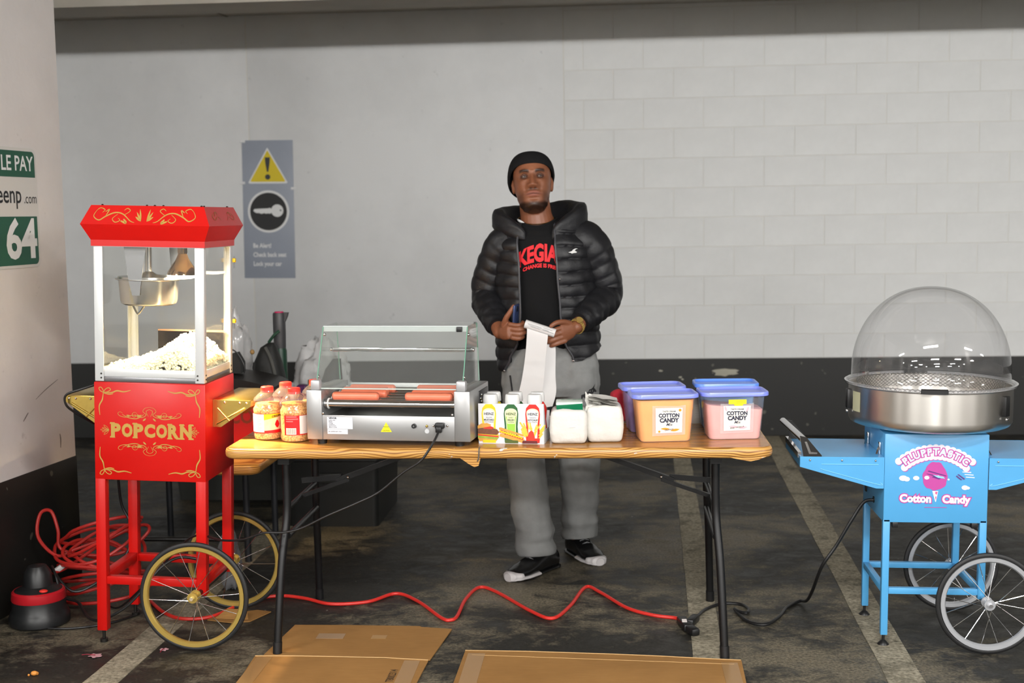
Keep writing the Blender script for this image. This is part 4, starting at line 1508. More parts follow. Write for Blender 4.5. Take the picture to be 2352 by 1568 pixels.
def soft_box(w, d, h, seed, amp=0.003, r=0.014, n=9):
    bm = bmesh.new()
    bmesh.ops.create_cube(bm, size=1.0)
    bmesh.ops.scale(bm, vec=(w, d, h), verts=bm.verts)
    bmesh.ops.bevel(bm, geom=bm.edges[:], offset=r, segments=3, profile=0.5, affect='EDGES')
    bmesh.ops.subdivide_edges(bm, edges=[e for e in bm.edges if e.calc_length() > 0.03], cuts=n, use_grid_fill=True)
    for v in bm.verts:
        p = v.co
        k = noise.noise(Vector((p.x * 22 + seed, p.y * 22, p.z * 22))) + 0.5 * noise.noise(Vector((p.x * 60 + seed, p.y * 60, p.z * 60)))
        bulge = 0.006 * (1 - (2 * p.z / h) ** 2)
        nrm = v.normal
        f = 1.0 if p.z > -h / 2 + 0.012 else 0.25
        v.co += Vector((nrm.x, nrm.y, nrm.z)) * (amp * k * f) + Vector((p.x * bulge / w, p.y * bulge / d, 0)) * 2
    zmin = min(v.co.z for v in bm.verts)
    for v in bm.verts:
        v.co.z -= zmin
    vs = [v.co[:] for v in bm.verts]
    bm.verts.index_update()
    fs = [[v.index for v in f.verts] for f in bm.faces]
    bm.free()
    return MB().add(vs, fs)


n1 = thing('napkin_pack', 'wrapped white napkin pack with a green printed band on top', 'napkins', (-0.155, 4.535, TZ))
soft_box(0.120, 0.125, 0.118, 3).build('napkin_wrap', M_NAP, n1, 60)
MB().add([(-0.040, -0.046, 0.1185), (0.050, -0.050, 0.1185), (0.048, -0.020, 0.1365), (-0.044, -0.016, 0.1345), (-0.040, -0.044, 0.1150), (0.050, -0.048, 0.1150), (0.048, -0.018, 0.130), (-0.044, -0.014, 0.130)], [(0, 1, 2, 3), (7, 6, 5, 4), (0, 4, 5, 1), (1, 5, 6, 2), (2, 6, 7, 3), (3, 7, 4, 0)]).build('green_band', mat('pack_green', S(14, 112, 74), 0.35), n1, 0)
MB().box((0.002, 0.018, 0.134), (0.094, 0.074, 0.014), 0.005).build('clear_flap', mat('pack_pale', S(214, 226, 216), 0.3), n1, rot=(0.03, 0, 0.03))
g = MB()
for k in range(4):
    pl = leafpoly(-0.03 + 0.02 * k, 0.025 + 0.006 * (k % 2), 0.018, 0.006, 0.4)
    g.add([(p[0], p[1], 0.1432) for p in pl], [tuple(range(len(pl)))])
g.build('leaf_print', mat('pack_mint', S(140, 196, 168), 0.4), n1, 0, fix=False)
MB().tube([(-0.045, -0.0625, 0.048), (-0.02, -0.066, 0.056), (0.02, -0.067, 0.060), (0.05, -0.064, 0.062)], 0.002, 6).build('wrap_seam', M_NAP, n1)
n2 = thing('napkin_pack', 'opened napkin pack with torn wrapper and loose napkins on top', 'napkins', (-0.032, 4.555, TZ), (0, 0, 0.04))
soft_box(0.116, 0.115, 0.128, 8, 0.0035).build('napkin_wrap', M_NAP, n2, 60)
rnd = random.Random(5)
for k in range(7):
    vs, fs = [], []
    nn = 8
    for j in range(nn + 1):
        for i in range(nn + 1):
            x, y = -0.055 + 0.100 * i / nn, -0.05 + 0.09 * j / nn
            z = 0.128 + 0.0045 * k + 0.018 * (0.5 - i / nn) + 0.006 * noise.noise(Vector((x * 25, y * 25, k * 3.1)))
            ed = 0.004 * noise.noise(Vector((x * 90, y * 90, k)))
            vs.append((x + ed, y + ed - 0.002 * k, z))
    for j in range(nn):
        for i in range(nn):
            q = j * (nn + 1) + i
            fs.append((q, q + 1, q + nn + 2, q + nn + 1))
    MB().add(vs, fs).build('napkin', M_NAP, n2, 60)
tw_ = MB()
nn = 12
vs, fs = [], []
for j in range(nn + 1):
    for i in range(nn + 1):
        u, v_ = i / nn, j / nn
        x = -0.066 + 0.055 * u + 0.008 * noise.noise(Vector((u * 5, v_ * 5, 1)))
        z = 0.085 + 0.090 * v_ * (1 - 0.35 * u) + 0.007 * noise.noise(Vector((u * 9, v_ * 9, 7)))
        y = -0.052 + 0.02 * noise.noise(Vector((u * 4, v_ * 4, 3))) + 0.03 * v_
        vs.append((x, y, z))
for j in range(nn):
    for i in range(nn):
        q = j * (nn + 1) + i
        fs.append((q, q + 1, q + nn + 2, q + nn + 1))
tw_.add(vs, fs).build('torn_wrapper', M_NAP, n2, 60)

# ================================================================ cotton candy mix tubs
M_TUB = clear_mat('translucent_tub', (0.97, 0.97, 0.985, 1), 0.09, (0.88, 0.88, 0.95, 1), 0.7, 0.15)
M_LID = mat('blue_lid', S(126, 140, 232), 0.22)


def rr_ring(w, d, r, z, n=6):
    return [(x, y, z) for x, y in rrect(w, d, r, n)]


def make_tub(label, loc, rz, colr, fill, lab=None, lidcol=None, W=0.215):
    t = thing('mix_tub', label, 'tub', loc, (0, 0, rz), 'tubs of cotton candy sugar')
    D = 0.150
    H = 0.158
    rings = [rr_ring(W * 0.80, D * 0.82, 0.020, 0.0), rr_ring(W * 0.835, D * 0.86, 0.022, 0.006), rr_ring(W * 0.96, D * 0.97, 0.026, H - 0.006), rr_ring(W * 0.99, D, 0.028, H)]
    MB().loft(rings, (True, False)).build('tub_body', M_TUB, t, 50)
    # sugar fill
    m = mat('sugar_' + label.split()[0], colr, 0.8, vary=0.05, vscale=15)
    e = 0.003
    fz = fill * H
    k = lambda z: (0.835 + (0.96 - 0.835) * z / H)
    kd = lambda z: (0.86 + (0.97 - 0.86) * z / H)
    rings = [rr_ring(W * 0.80 - 2 * e, D * 0.82 - 2 * e, 0.018, 0.002), rr_ring(W * 0.835 - 2 * e, D * 0.86 - 2 * e, 0.02, 0.008)]
    ring = rr_ring(W * k(fz) - 2 * e, D * kd(fz) - 2 * e, 0.022, fz)
    tilt = 0.10 if lab == 'pink' else 0.0
    ring = [(x, y, z + tilt * (-x) + (0.02 * exp(-((x - 0.03) / 0.02) ** 2) if tilt else 0)) for x, y, z in ring]
    rings.append(ring)
    MB().loft(rings).build('sugar', m, t, 40)
    lm = lidcol or M_LID
    rings = [rr_ring(W * 1.05, D * 1.08, 0.032, H - 0.006), rr_ring(W * 1.085, D * 1.11, 0.034, H - 0.004), rr_ring(W * 1.085, D * 1.11, 0.034, H + 0.006), rr_ring(W * 1.07, D * 1.09, 0.033, H + 0.0095),
             rr_ring(W * 1.01, D * 1.03, 0.03, H + 0.0095), rr_ring(W * 0.97, D * 0.98, 0.03, H + 0.003)]
    MB().loft(rings).build('lid', lm, t, 40)
    if lab:
        FYt = lambda z: -D / 2 * (0.86 + (0.97 - 0.86) * z / H) - 0.0012
        sl = (FYt(H) - FYt(0)) / H
        pk = MB()
        bagm = clear_mat('bag_plastic', (0.97, 0.97, 0.98, 1), 0.25, (0.95, 0.93, 0.94, 1), 1.2, 0.08)
        wg = 0.058

        def on(x, z, e):
            return (x, FYt(z) - e, z)
        cx = 0.010 if lab == 'orange' else 0.006
        def poly(nm, pts, m_, e):
            return MB().add([on(cx + p[0], p[1], e) for p in pts], [tuple(range(len(pts)))]).build(nm, m_, t, 0, fix=False)
        z0 = 0.022
        poly('label_bag', [(-wg, z0), (wg * 0.96, z0 + 0.004), (wg, z0 + 0.108), (wg * 0.6, z0 + 0.104), (-wg, z0 + 0.106)], bagm, 0.0004)
        poly('label_card', [(-0.046, z0 + 0.010), (0.045, z0 + 0.012), (0.047, z0 + 0.098), (-0.047, z0 + 0.098)], mat('label_ivory', S(240, 234, 222), 0.5), 0.0009)
        acc = mat('accent_' + lab, S(240, 148, 30) if lab == 'orange' else S(240, 180, 190), 0.5)
        e2 = 0.0014
        for (a, b, L_, ww_, an) in ((-0.03, z0 + 0.026, 0.034, 0.008, -0.05), (0.004, z0 + 0.018, 0.034, 0.009, 0.15)):
            poly('label_swirl', leafpoly(a, b, L_, ww_, an), acc, e2)
        if lab == 'orange':
            poly('label_fruit', circ(0.038, z0 + 0.090, 0.005, 14), acc, e2)
            poly('label_fruit', circ(-0.034, z0 + 0.016, 0.004, 14), acc, e2)
        else:
            poly('label_swirl', leafpoly(0.032, z0 + 0.075, 0.022, 0.008, 1.2), acc, e2)
            poly('label_swirl', leafpoly(-0.036, z0 + 0.078, 0.022, 0.008, 1.9), acc, e2)
        for s, zz_, szz, bo, sxx in (('TASTE CREAM', z0 + 0.086, 0.0075, 0.0001, 0.95), ('COTTON', z0 + 0.0715, 0.0185, 0.0009, 0.90), ('CANDY', z0 + 0.0545, 0.0205, 0.0011, 0.9), ('Mix', z0 + 0.040, 0.0145, 0.0001, 1.0), ('ORANGE' if lab == 'orange' else 'PINK VANILLA', z0 + 0.022, 0.0075, 0.0001, 1.0)):
            vs, fs = text_geo(s, szz, bo, 'CENTER', sxx, 1.0, 0.35 if s == 'Mix' else 0.0)
            rot = 0.14 if zz_ < z0 + 0.03 else 0.0
            sheet(vs, fs, lambda a, b: on(cx + a - b * rot, zz_ + b + a * rot, 0.0019)).build('lettering', mat('label_ink', S(46, 50, 72), 0.5), t, 0, fix=False)
        if lab == 'pink':
            poly('price_sticker', [(-0.030, z0 + 0.104), (0.032, z0 + 0.104), (0.032, z0 + 0.120), (-0.030, z0 + 0.120)], mat('sticker_yellow', S(240, 226, 30), 0.45), 0.0016)
            poly('sticker_base', [(-0.008, z0 + 0.098), (0.018, z0 + 0.098), (0.022, z0 + 0.104), (-0.012, z0 + 0.104)], mat('sticker_yellow', S(240, 226, 30), 0.45), 0.0017)
            for i in range(3):
                poly('sticker_print', [(-0.004, z0 + 0.1075 + 0.004 * i), (0.028, z0 + 0.1075 + 0.004 * i), (0.028, z0 + 0.109 + 0.004 * i), (-0.004, z0 + 0.109 + 0.004 * i)], mat('sticker_olive', S(190, 172, 20), 0.5), 0.0021)
    return t


make_tub('orange cotton candy sugar in a labelled clear tub with blue lid', (0.172, 4.572, TZ), 0.13, S(255, 176, 92), 0.93, 'orange')
make_tub('pink cotton candy sugar in a labelled clear tub with yellow sticker', (0.416, 4.618, TZ), 0.08, S(240, 176, 168), 0.72, 'pink', W=0.219)
make_tub('purple cotton candy sugar tub with blue lid behind the orange tub', (0.140, 4.775, TZ), 0.14, S(160, 132, 196), 0.9)
make_tub('blue cotton candy sugar tub with bright blue lid behind the pink tub', (0.412, 4.845, TZ), 0.03, S(96, 168, 220), 0.92, None, mat('blue_lid_bright', S(92, 138, 238), 0.25))
# small carton and red cloth behind the tubs
bxo = thing('small_carton', 'small grey printed carton between the cotton candy tubs', 'carton', (0.292, 4.93, TZ), (0, 0, 0.1))
MB().box((0, 0, 0.05), (0.075, 0.05, 0.10), 0.001).build('box_body', mat('carton_grey', S(168, 160, 150), 0.5), bxo)
g = MB()
for i in range(7):
    g.box((0.022, -0.0256, 0.025 + i * 0.009), (0.02, 0.001, 0.002))
g.build('print_lines', mat('print_grey', S(176, 170, 166), 0.6), bxo, 0)
MB().prism(circ(-0.010, 0.06, 0.014, 14), -0.0262, -0.0255).build('yellow_mark', M_LYEL, bxo, 0)
cl = soft_box(0.085, 0.06, 0.115, 21, 0.014, 0.02).build('red_cloth', mat('red_cloth', S(166, 26, 44), 0.9, vary=0.2), None, 70, (0.035, 4.96, TZ))
tag(cl, 'crumpled red cloth on the table behind the purple tub', 'cloth')
# ================================================================ cotton candy cart
M_BLUE = mat('cart_blue', S(80, 158, 210), 0.32, vary=0.03, vscale=4)
M_DOME = clear_mat('dome_plastic', (0.965, 0.965, 0.97, 1), 0.018, (0.8, 0.8, 0.8, 1), 1.25, 0.01, 1.5)
CX_, CY_ = 1.107, 4.765
cc = thing('cotton_candy_cart', 'blue cotton candy machine cart with steel bowl and clear dome', 'candy cart', (CX_, CY_, 0), (0, 0.012, 0))
BX_, BY_ = 0.177, 0.185
MB().box((0, 0, 0.596), (2 * BX_, 2 * BY_, 0.312), 0.003).build('base_box', M_BLUE, cc)
for sx_ in (-1, 1):
    for sy_ in (-1, 1):
        z0 = 0.036 if sx_ < 0 else 0.17
        x, y = sx_ * (BX_ - 0.012), sy_ * (BY_ - 0.012)
        MB().box((x, y, (z0 + 0.45) / 2), (0.024, 0.024, 0.45 - z0), 0.002).build('leg', M_BLUE, cc)
        if sx_ < 0:
            MB().lathe([(0.005, 0.04), (0.005, 0.018), (0.010, 0.015), (0.020, 0.004), (0.021, 0.0), (0.0, 0.0)], 20, (x, y, -0.002)).build('levelling_foot', M_BLKPL, cc)
        MB().box((x + (0.03 if sx_ < 0 else -0.03), y, 0.431), (0.02, 0.024, 0.02), 0.002).build('rubber_stop', M_BLKPL, cc)
for sy_ in (-1, 1):
    MB().bar((-BX_ + 0.024, sy_ * (BY_ - 0.012), 0.195), (BX_ - 0.024, sy_ * (BY_ - 0.012), 0.195), 0.022, 0.022, bevel=0.002).build('frame_bar', M_BLUE, cc)
for sx_ in (-1, 1):
    MB().bar((sx_ * (BX_ - 0.012), -BY_ + 0.024, 0.195), (sx_ * (BX_ - 0.012), BY_ - 0.024, 0.195), 0.022, 0.022, bevel=0.002).build('frame_bar', M_BLUE, cc)
MB().cyl((BX_ - 0.01, -BY_ - 0.10, 0.178), (BX_ - 0.01, BY_ + 0.08, 0.178), 0.007, n=12).build('axle', M_CHROME, cc)
M_SRIM = mat('silver_rim', S(186, 188, 192), 0.3, 0.5)
make_wheel(cc, (BX_ - 0.01, -BY_ - 0.08, 0.180), 0.178, 0.0095, M_RUBBER, M_SRIM, M_CHROME, 16, 0.05, 0.15)
make_wheel(cc, (BX_ - 0.01, BY_ + 0.05, 0.180), 0.178, 0.0095, M_RUBBER, M_SRIM, M_CHROME, 16, 0.05, 0.4)
# folding side trays
for s in (-1, 1):
    xi, xo = s * (BX_ + 0.001), s * (BX_ + 0.290)
    zt = 0.668
    ty = BY_ + 0.001
    t_ = MB().box(((xi + xo) / 2, 0, zt), (0.289, 2 * ty, 0.003)).box((xo - s * 0.0015, 0, zt - 0.016), (0.003, 2 * ty, 0.036)).build('side_tray', M_BLUE, cc, 0)
    for y in (-ty, ty):
        MB().prism([(xi, zt + 0.002), (xo, zt + 0.002), (xo, zt - 0.034), (xi + s * 0.026, zt - 0.108), (xi, zt - 0.108)], y - 0.0015, y + 0.0015).build('tray_side', M_BLUE, t_, 0)
    em = MB()
    yy = -ty - 0.0022
    em.tube(catmull([(xi + s * 0.215, yy, zt - 0.040), (xi + s * 0.20, yy, zt - 0.046), (xi + s * 0.02, yy, zt - 0.094), (xi + s * 0.012, yy, zt - 0.088)], 4), 0.0014, 6)
    em.tube([(xi + s * 0.215, yy, zt - 0.024), (xi + s * 0.02, yy, zt - 0.024)], 0.0014, 6)
    em.build('pressed_ridge', mat('cart_blue_edge', S(120, 190, 236), 0.3), t_)
    rv = MB()
    for t in (0.03, 0.145, 0.255):
        rv.sphere((xi + s * t, -ty - 0.002, zt - 0.010), 0.0042, 10, 6)
    rv.build('rivet', M_CHROME, t_)
    for y in (-0.09, 0.12):
        MB().box((xi + s * 0.004, y - 0.03, zt + 0.02), (0.006, 0.018, 0.05), 0.001).bar((xi + s * 0.006, y - 0.03, zt + 0.03), (xi + s * 0.018, y - 0.05, zt + 0.004), 0.006, 0.004).build('tray_latch', M_CHROME, t_)
# push handle at the end of the left tray
hd = MB().cyl((-0.455, -BY_ + 0.005, 0.728), (-0.478, BY_ + 0.01, 0.735), 0.0125, n=20)
hdo = hd.build('push_handle', M_CHROME, cc)
for y in (-BY_ + 0.004, BY_ - 0.004):
    MB().prism([(-0.468, 0.742), (-0.446, 0.738), (-0.392, 0.674), (-0.392, 0.670), (-0.455, 0.670)], y - 0.002, y + 0.002).build('handle_bracket', mat('dark_bracket', S(52, 50, 48), 0.3, 0.6), hdo, 0)
    MB().prism([(-0.452, 0.722), (-0.444, 0.722), (-0.430, 0.686), (-0.408, 0.684), (-0.408, 0.679), (-0.436, 0.679)], y - 0.004, y - 0.002).build('bracket_rib', M_CHROME, hdo, 0)
MB().bar((-0.466, -BY_ + 0.02, 0.672), (-0.466, BY_ - 0.02, 0.672), 0.012, 0.02).build('handle_rail', M_CHROME, hdo)
MB().cyl((-BX_ - 0.003, -0.02, 0.485), (-BX_ + 0.004, -0.02, 0.485), 0.012, n=14).build('cable_gland', M_BLKPL, cc)
MB().box((-BX_ - 0.002, 0.12, 0.50), (0.006, 0.02, 0.03), 0.002).build('switch', M_BLKPL, cc)

# bowl
RB = 0.282
MB().lathe([(0.0, 0.751), (0.150, 0.751), (0.160, 0.756), (0.165, 0.768)], 72, (0.013, -0.005, 0)).build('bowl_support', M_BLUE, cc)
bw = MB()
bw.lathe([(0.10, 0.764), (0.262, 0.766), (0.274, 0.771), (0.2815, 0.783), (RB, 0.80), (RB, 0.903), (RB + 0.004, 0.906), (RB + 0.002, 0.909), (RB - 0.004, 0.906), (RB - 0.004, 0.80), (0.27, 0.78), (0.10, 0.774)], 96, (0.013, -0.005, 0))
def brushed():
    t = NT('bowl_steel')
    p = t.pbr(S(214, 210, 204), 0.30, 1.0)
    p.inputs['Anisotropic'].default_value = 0.75
    p.inputs['Anisotropic Rotation'].default_value = 0.25
    tg = t.n('ShaderNodeTangent', direction_type='RADIAL', axis='Z')
    t.l(tg.outputs[0], p.inputs['Tangent'])
    return t.m


bwo = bw.build('bowl', brushed(), cc, 40)
bwo['label'] = 'round stainless steel bowl'
MB().lathe([(0.0, 0.79), (0.07, 0.79), (0.072, 0.86), (0.06, 0.868), (0.0, 0.868)], 40, (0.013, -0.005, 0)).build('spinner_head', M_STEEL, bwo)
# stabiliser net: a ring of crossed wires
nt = MB()
nn = 90
for k in range(nn):
    for sgn in (1, -1):
        a0 = 2 * pi * k / nn
        a1 = a0 + sgn * 0.28
        nt.tube([(0.013 + 0.255 * cos(a0), -0.005 + 0.255 * sin(a0), 0.865), (0.013 + 0.250 * cos((a0 + a1) / 2), -0.005 + 0.250 * sin((a0 + a1) / 2), 0.89), (0.013 + 0.255 * cos(a1), -0.005 + 0.255 * sin(a1), 0.915)], 0.0011, 4, caps=False)
nt.build('floss_net', M_CHROME, bwo)
for (a, nm) in ((-0.75, 'bowl_handle'), (pi + 0.05, 'bowl_handle')):
    hx_, hy_ = 0.013 + (RB + 0.006) * cos(a), -0.005 + (RB + 0.006) * sin(a)
    hh = MB().box((0, 0, 0), (0.016, 0.030, 0.070), 0.003).build(nm, M_BLKPL, bwo, loc=(hx_, hy_, 0.853), rot=(0, 0, a))
    MB().box((0.006, 0, -0.045), (0.008, 0.012, 0.008), 0.002).build('handle_tip', M_CHROME, hh)
a = pi + 0.32
stk = cyl_patch(RB + 0.0008, -0.1, 0.1, 0.815, 0.885, 6)
so = stk.build('warning_sticker', mat('sticker_cream', S(186, 184, 150), 0.5), bwo, loc=(0.013, -0.005, 0), rot=(0, 0, -1.30), fix=False)
# clear dome with base ring
dprof = [(RB + 0.012, 0.904), (RB + 0.014, 0.912), (RB + 0.008, 0.921), (RB - 0.004, 0.925), (RB - 0.008, 0.932)]
for i in range(1, 25):
    t = i / 24 * pi / 2
    dprof.append(((RB - 0.008) * cos(t) ** 0.92 if i < 24 else 0.0, 0.952 + 0.302 * sin(t)))
dm = MB().lathe(dprof, 96, (0.013, -0.005, 0), caps=False).build('dome', M_DOME, cc, 60)
dm['label'] = 'clear plastic dome cover'
MB().lathe([(RB + 0.005, 0.9095), (RB + 0.0155, 0.9095), (RB + 0.0155, 0.9165), (RB + 0.005, 0.9185), (RB + 0.005, 0.9095)], 96, (0.013, -0.005, 0), caps=False).build('dome_rim', clear_mat('rim_plastic', (0.85, 0.85, 0.86, 1), 0.16, (0.8, 0.8, 0.8, 1), 2.2, 0.05, 1.5), dm, 60)
for (a, L_) in ((-1.75, 0.30), (1.52, 0.30), (2.25, 0.08)):
    vs, fs = [], []
    for i in range(9):
        b = a - L_ / 2 + L_ * i / 8
        for r, z in ((RB + 0.0165, 0.905), (RB + 0.0165, 0.919), (RB + 0.004, 0.922), (RB + 0.004, 0.904)):
            vs.append((0.013 + r * cos(b), -0.005 + r * sin(b), z))
    for i in range(8):
        for j in range(4):
            fs.append((4 * i + j, 4 * i + (j + 1) % 4, 4 * i + 4 + (j + 1) % 4, 4 * i + 4 + j))
    fs += [(0, 1, 2, 3), (32, 33, 34, 35)]
    MB().add(vs, fs).build('dome_clip', M_BLKPL if L_ > 0.1 else M_CHROME, dm)

# print on the front of the box
M_CW = mat('print_cloud', S(232, 228, 240), 0.45)
M_CP = mat('print_magenta', S(182, 66, 150), 0.45)
M_CPL = mat('print_purple', S(92, 42, 120), 0.45)
FYc = -BY_ - 0.0006
ACX, ACZ, AR = -0.004, 0.520, 0.170


def arc_pt(a, r, z=0):
    return (ACX + r * sin(a), ACZ + r * cos(a))


word = 'FLUFFTASTIC'
span = 0.80
widths = [0.9, 0.85, 1.0, 0.9, 0.9, 0.95, 1.05, 1.0, 0.95, 0.5, 1.0]
tot = sum(widths)
cl_, ou, ins, sh_ = MB(), MB(), MB(), MB()
st = 0.0
for i in range(15):
    a = -span + 0.06 + (2 * span - 0.12) * i / 14
    for r in (AR - 0.015, AR + 0.015):
        rr = 0.0125
        c = arc_pt(a, r)
        st += 0.00001
        sh_.prism(circ(c[0] + 0.002, c[1] - 0.0025, rr, 14), FYc - st, FYc + 0.0004)
        cl_.prism(circ(c[0], c[1], rr, 14), FYc - 0.0006 - st, FYc + 0.0004)
    c0, c1 = arc_pt(a - 0.06, AR - 0.019), arc_pt(a - 0.06, AR + 0.019)
    d0, d1 = arc_pt(a + 0.06, AR - 0.019), arc_pt(a + 0.06, AR + 0.019)
    if abs(a) < span - 0.1:
        cl_.prism([c0, d0, d1, c1], FYc - 0.0011 - st * 0.8, FYc + 0.0004)
sh_.build('cloud_shadow', M_CP, cc, 0)
cl_.build('cloud_banner', M_CW, cc, 0)
acc_ = 0
for ch, wd in zip(word, widths):
    a = -span + 0.09 + (2 * span - 0.18) * (acc_ + wd / 2) / tot
    acc_ += wd
    for mb_, bo, e in ((ou, 0.0048, 0.0017), (ins, 0.0014, 0.0021)):
        vs, fs = text_geo(ch, 0.034, bo)
        mb_.add([(arc_pt(a, AR)[0] + p * cos(a) + q * sin(a), FYc - e - 0.00002 * acc_, arc_pt(a, AR)[1] - p * sin(a) + q * cos(a)) for p, q in vs], fs)
ou.build('lettering_outline', M_CP, cc, 0, fix=False)
ins.build('lettering', mat('print_ice', S(196, 214, 232), 0.45), cc, 0, fix=False)
rnd = random.Random(4)
pl = []
for i in range(40):
    a = 2 * pi * i / 40
    k = 1 + 0.03 * sin(7 * a) + 0.02 * sin(11 * a + 1)
    pl.append((-0.004 + 0.042 * k * cos(a), 0.602 + 0.050 * k * sin(a) - 0.004 * cos(2 * a)))
MB().prism(pl, FYc - 0.0005, FYc + 0.0004).build('candy_floss_print', M_CP, cc, 0)
MB().prism([(-0.012, 0.553), (0.008, 0.553), (0.001, 0.515), (-0.001, 0.515)], FYc - 0.0006, FYc + 0.0004).build('cone_print', M_CW, cc, 0)
MB().prism([(-0.002, 0.551), (0.006, 0.551), (0.004, 0.540), (-0.002, 0.543)], FYc - 0.0009, FYc).prism([(-0.002, 0.534), (0.003, 0.534), (0.001, 0.522), (-0.001, 0.524)], FYc - 0.0009, FYc).build('cone_stripe', mat('print_rose', S(214, 92, 140), 0.45), cc, 0)
for pl in ([(-0.030, 0.622), (-0.026, 0.625), (0.034, 0.608), (0.034, 0.605)], [(-0.034, 0.615), (-0.006, 0.609), (-0.004, 0.604), (-0.030, 0.612)],
           [(-0.016, 0.602), (0.010, 0.594), (0.016, 0.598), (-0.008, 0.606)], [(0.072, 0.612), (0.076, 0.613), (0.098, 0.597), (0.094, 0.594)],
           [(0.066, 0.606), (0.070, 0.608), (0.088, 0.594), (0.084, 0.592)]):
    MB().prism(pl, FYc - 0.0012, FYc).build('aeroplane_print', M_CPL, cc, 0)
MB().prism([(-0.012, 0.610), (0.024, 0.604), (0.030, 0.597), (0.006, 0.600)], FYc - 0.0015, FYc).build('fuselage_print', mat('print_sky', S(140, 200, 240), 0.45), cc, 0)
for (x, z, r, sx_) in ((-0.112, 0.597, 0.0095, 1.5), (-0.1, 0.594, 0.008, 1.3), (-0.068, 0.598, 0.0075, 1.4), (-0.032, 0.600, 0.0065, 1.3), (0.006, 0.602, 0.006, 1.2), (0.098, 0.566, 0.008, 1.4), (0.108, 0.565, 0.005, 1.4), (0.042, 0.594, 0.003, 1.2)):
    MB().prism(circ(x, z, r, 18, sx_, 1.0), FYc - 0.0009 - abs(x) * 0.004, FYc + 0.0003).build('cloud_print', M_CW, cc, 0)
for (x, z) in ((0.088, 0.620), (0.096, 0.611), (0.100, 0.602)):
    MB().prism([(x, z), (x + 0.030, z - 0.002), (x + 0.030, z + 0.001), (x, z + 0.0025)], FYc - 0.0009, FYc + 0.0003).build('speed_line_print', M_CW, cc, 0)
for s, x in (('Cotton', -0.069), ('Candy', 0.069)):
    for bo, e, m in ((0.0052, 0.0007, M_CP), (0.0018, 0.0012, M_CW)):
        vs, fs = text_geo(s, 0.037, bo, 'CENTER', 0.98)
        sheet(vs, fs, lambda a, b: (x + a, FYc - e, 0.524 + b - 0.012 * (x + a))).build('lettering', m, cc, 0, fix=False)
MB().box((0.0, FYc, 0.495), (0.076, 0.001, 0.002)).build('print_rule', M_CP, cc, 0)

# its black mains lead
pw = thing('cart_power_cord', 'thick black power cord running from the blue cart to the floor', 'power cord', (0.925, 4.745, 0.49))
o0 = Vector((0.925, 4.745, 0.49))
pts = [(0.935, 4.745, 0.485), (0.90, 4.75, 0.475), (0.855, 4.75, 0.405), (0.805, 4.76, 0.312), (0.756, 4.77, 0.232), (0.735, 4.85, 0.12), (0.735, 5.0, 0.035), (0.72, 5.08, 0.009), (0.660, 5.0, 0.008), (0.617, 4.883, 0.008), (0.557, 4.787, 0.008), (0.500, 4.81, 0.008), (0.470, 4.90, 0.008), (0.458, 4.97, 0.010), (0.468, 4.93, 0.013), (0.495, 4.90, 0.016), (0.510, 4.96, 0.012), (0.487, 5.035, 0.008), (0.419, 5.045, 0.008), (0.345, 4.959, 0.009), (0.299, 4.822, 0.016), (0.285, 4.775, 0.02)]
MB().tube(catmull([Vector(p) - o0 for p in pts], 6), 0.0062, 8).build('cable', M_BLKPL, pw)
MB().bar(Vector((0.302, 4.835, 0.018)) - o0, Vector((0.272, 4.745, 0.022)) - o0, 0.030, 0.028, bevel=0.007).build('plug', M_BLKPL, pw)
# red extension lead along the floor
ex = thing('extension_cord', 'red extension cord snaking across the floor under the table', 'extension cord', (-0.3, 5.0, 0))
o1 = Vector((-0.3, 5.0, 0))
rp = [(-1.86, 5.02, .009), (-1.76, 4.88, .009), (-1.66, 4.80, .009), (-1.55, 4.83, .009), (-1.466, 5.033, .009), (-1.361, 5.107, .009), (-1.247, 5.079, .008), (-1.124, 5.005, .008), (-0.982, 5.037, .008), (-0.887, 5.153, .008), (-0.782, 5.048, .008), (-0.66, 4.835, .008), (-0.622, 4.81, .008), (-0.603, 4.86, .008), (-0.595, 5.08, .008), (-0.558, 5.247, .008), (-0.481, 5.186, .008), (-0.323, 4.926, .008), (-0.236, 4.841, .008), (-0.175, 5.003, .008), (-0.12, 5.262, .008), (-0.057, 5.183, .008), (0.045, 4.98, .008), (0.143, 4.888, .008), (0.225, 4.852, .009), (0.252, 4.80, .016)]
MB().tube(catmull([Vector(p) - o1 for p in rp], 8), 0.0068, 10).build('cable', mat('cord_red', S(206, 44, 36), 0.4), ex)
MB().bar(Vector((0.245, 4.815, 0.016)) - o1, Vector((0.268, 4.70, 0.018)) - o1, 0.036, 0.028, bevel=0.007).bar(Vector((0.268, 4.705, 0.018)) - o1, Vector((0.292, 4.655, 0.016)) - o1, 0.034, 0.028, bevel=0.008).build('socket', M_BLKPL, ex)
MB().box(Vector((0.254, 4.745, 0.033)) - o1, (0.018, 0.036, 0.001)).build('socket_label', M_LWHT, ex, 0)
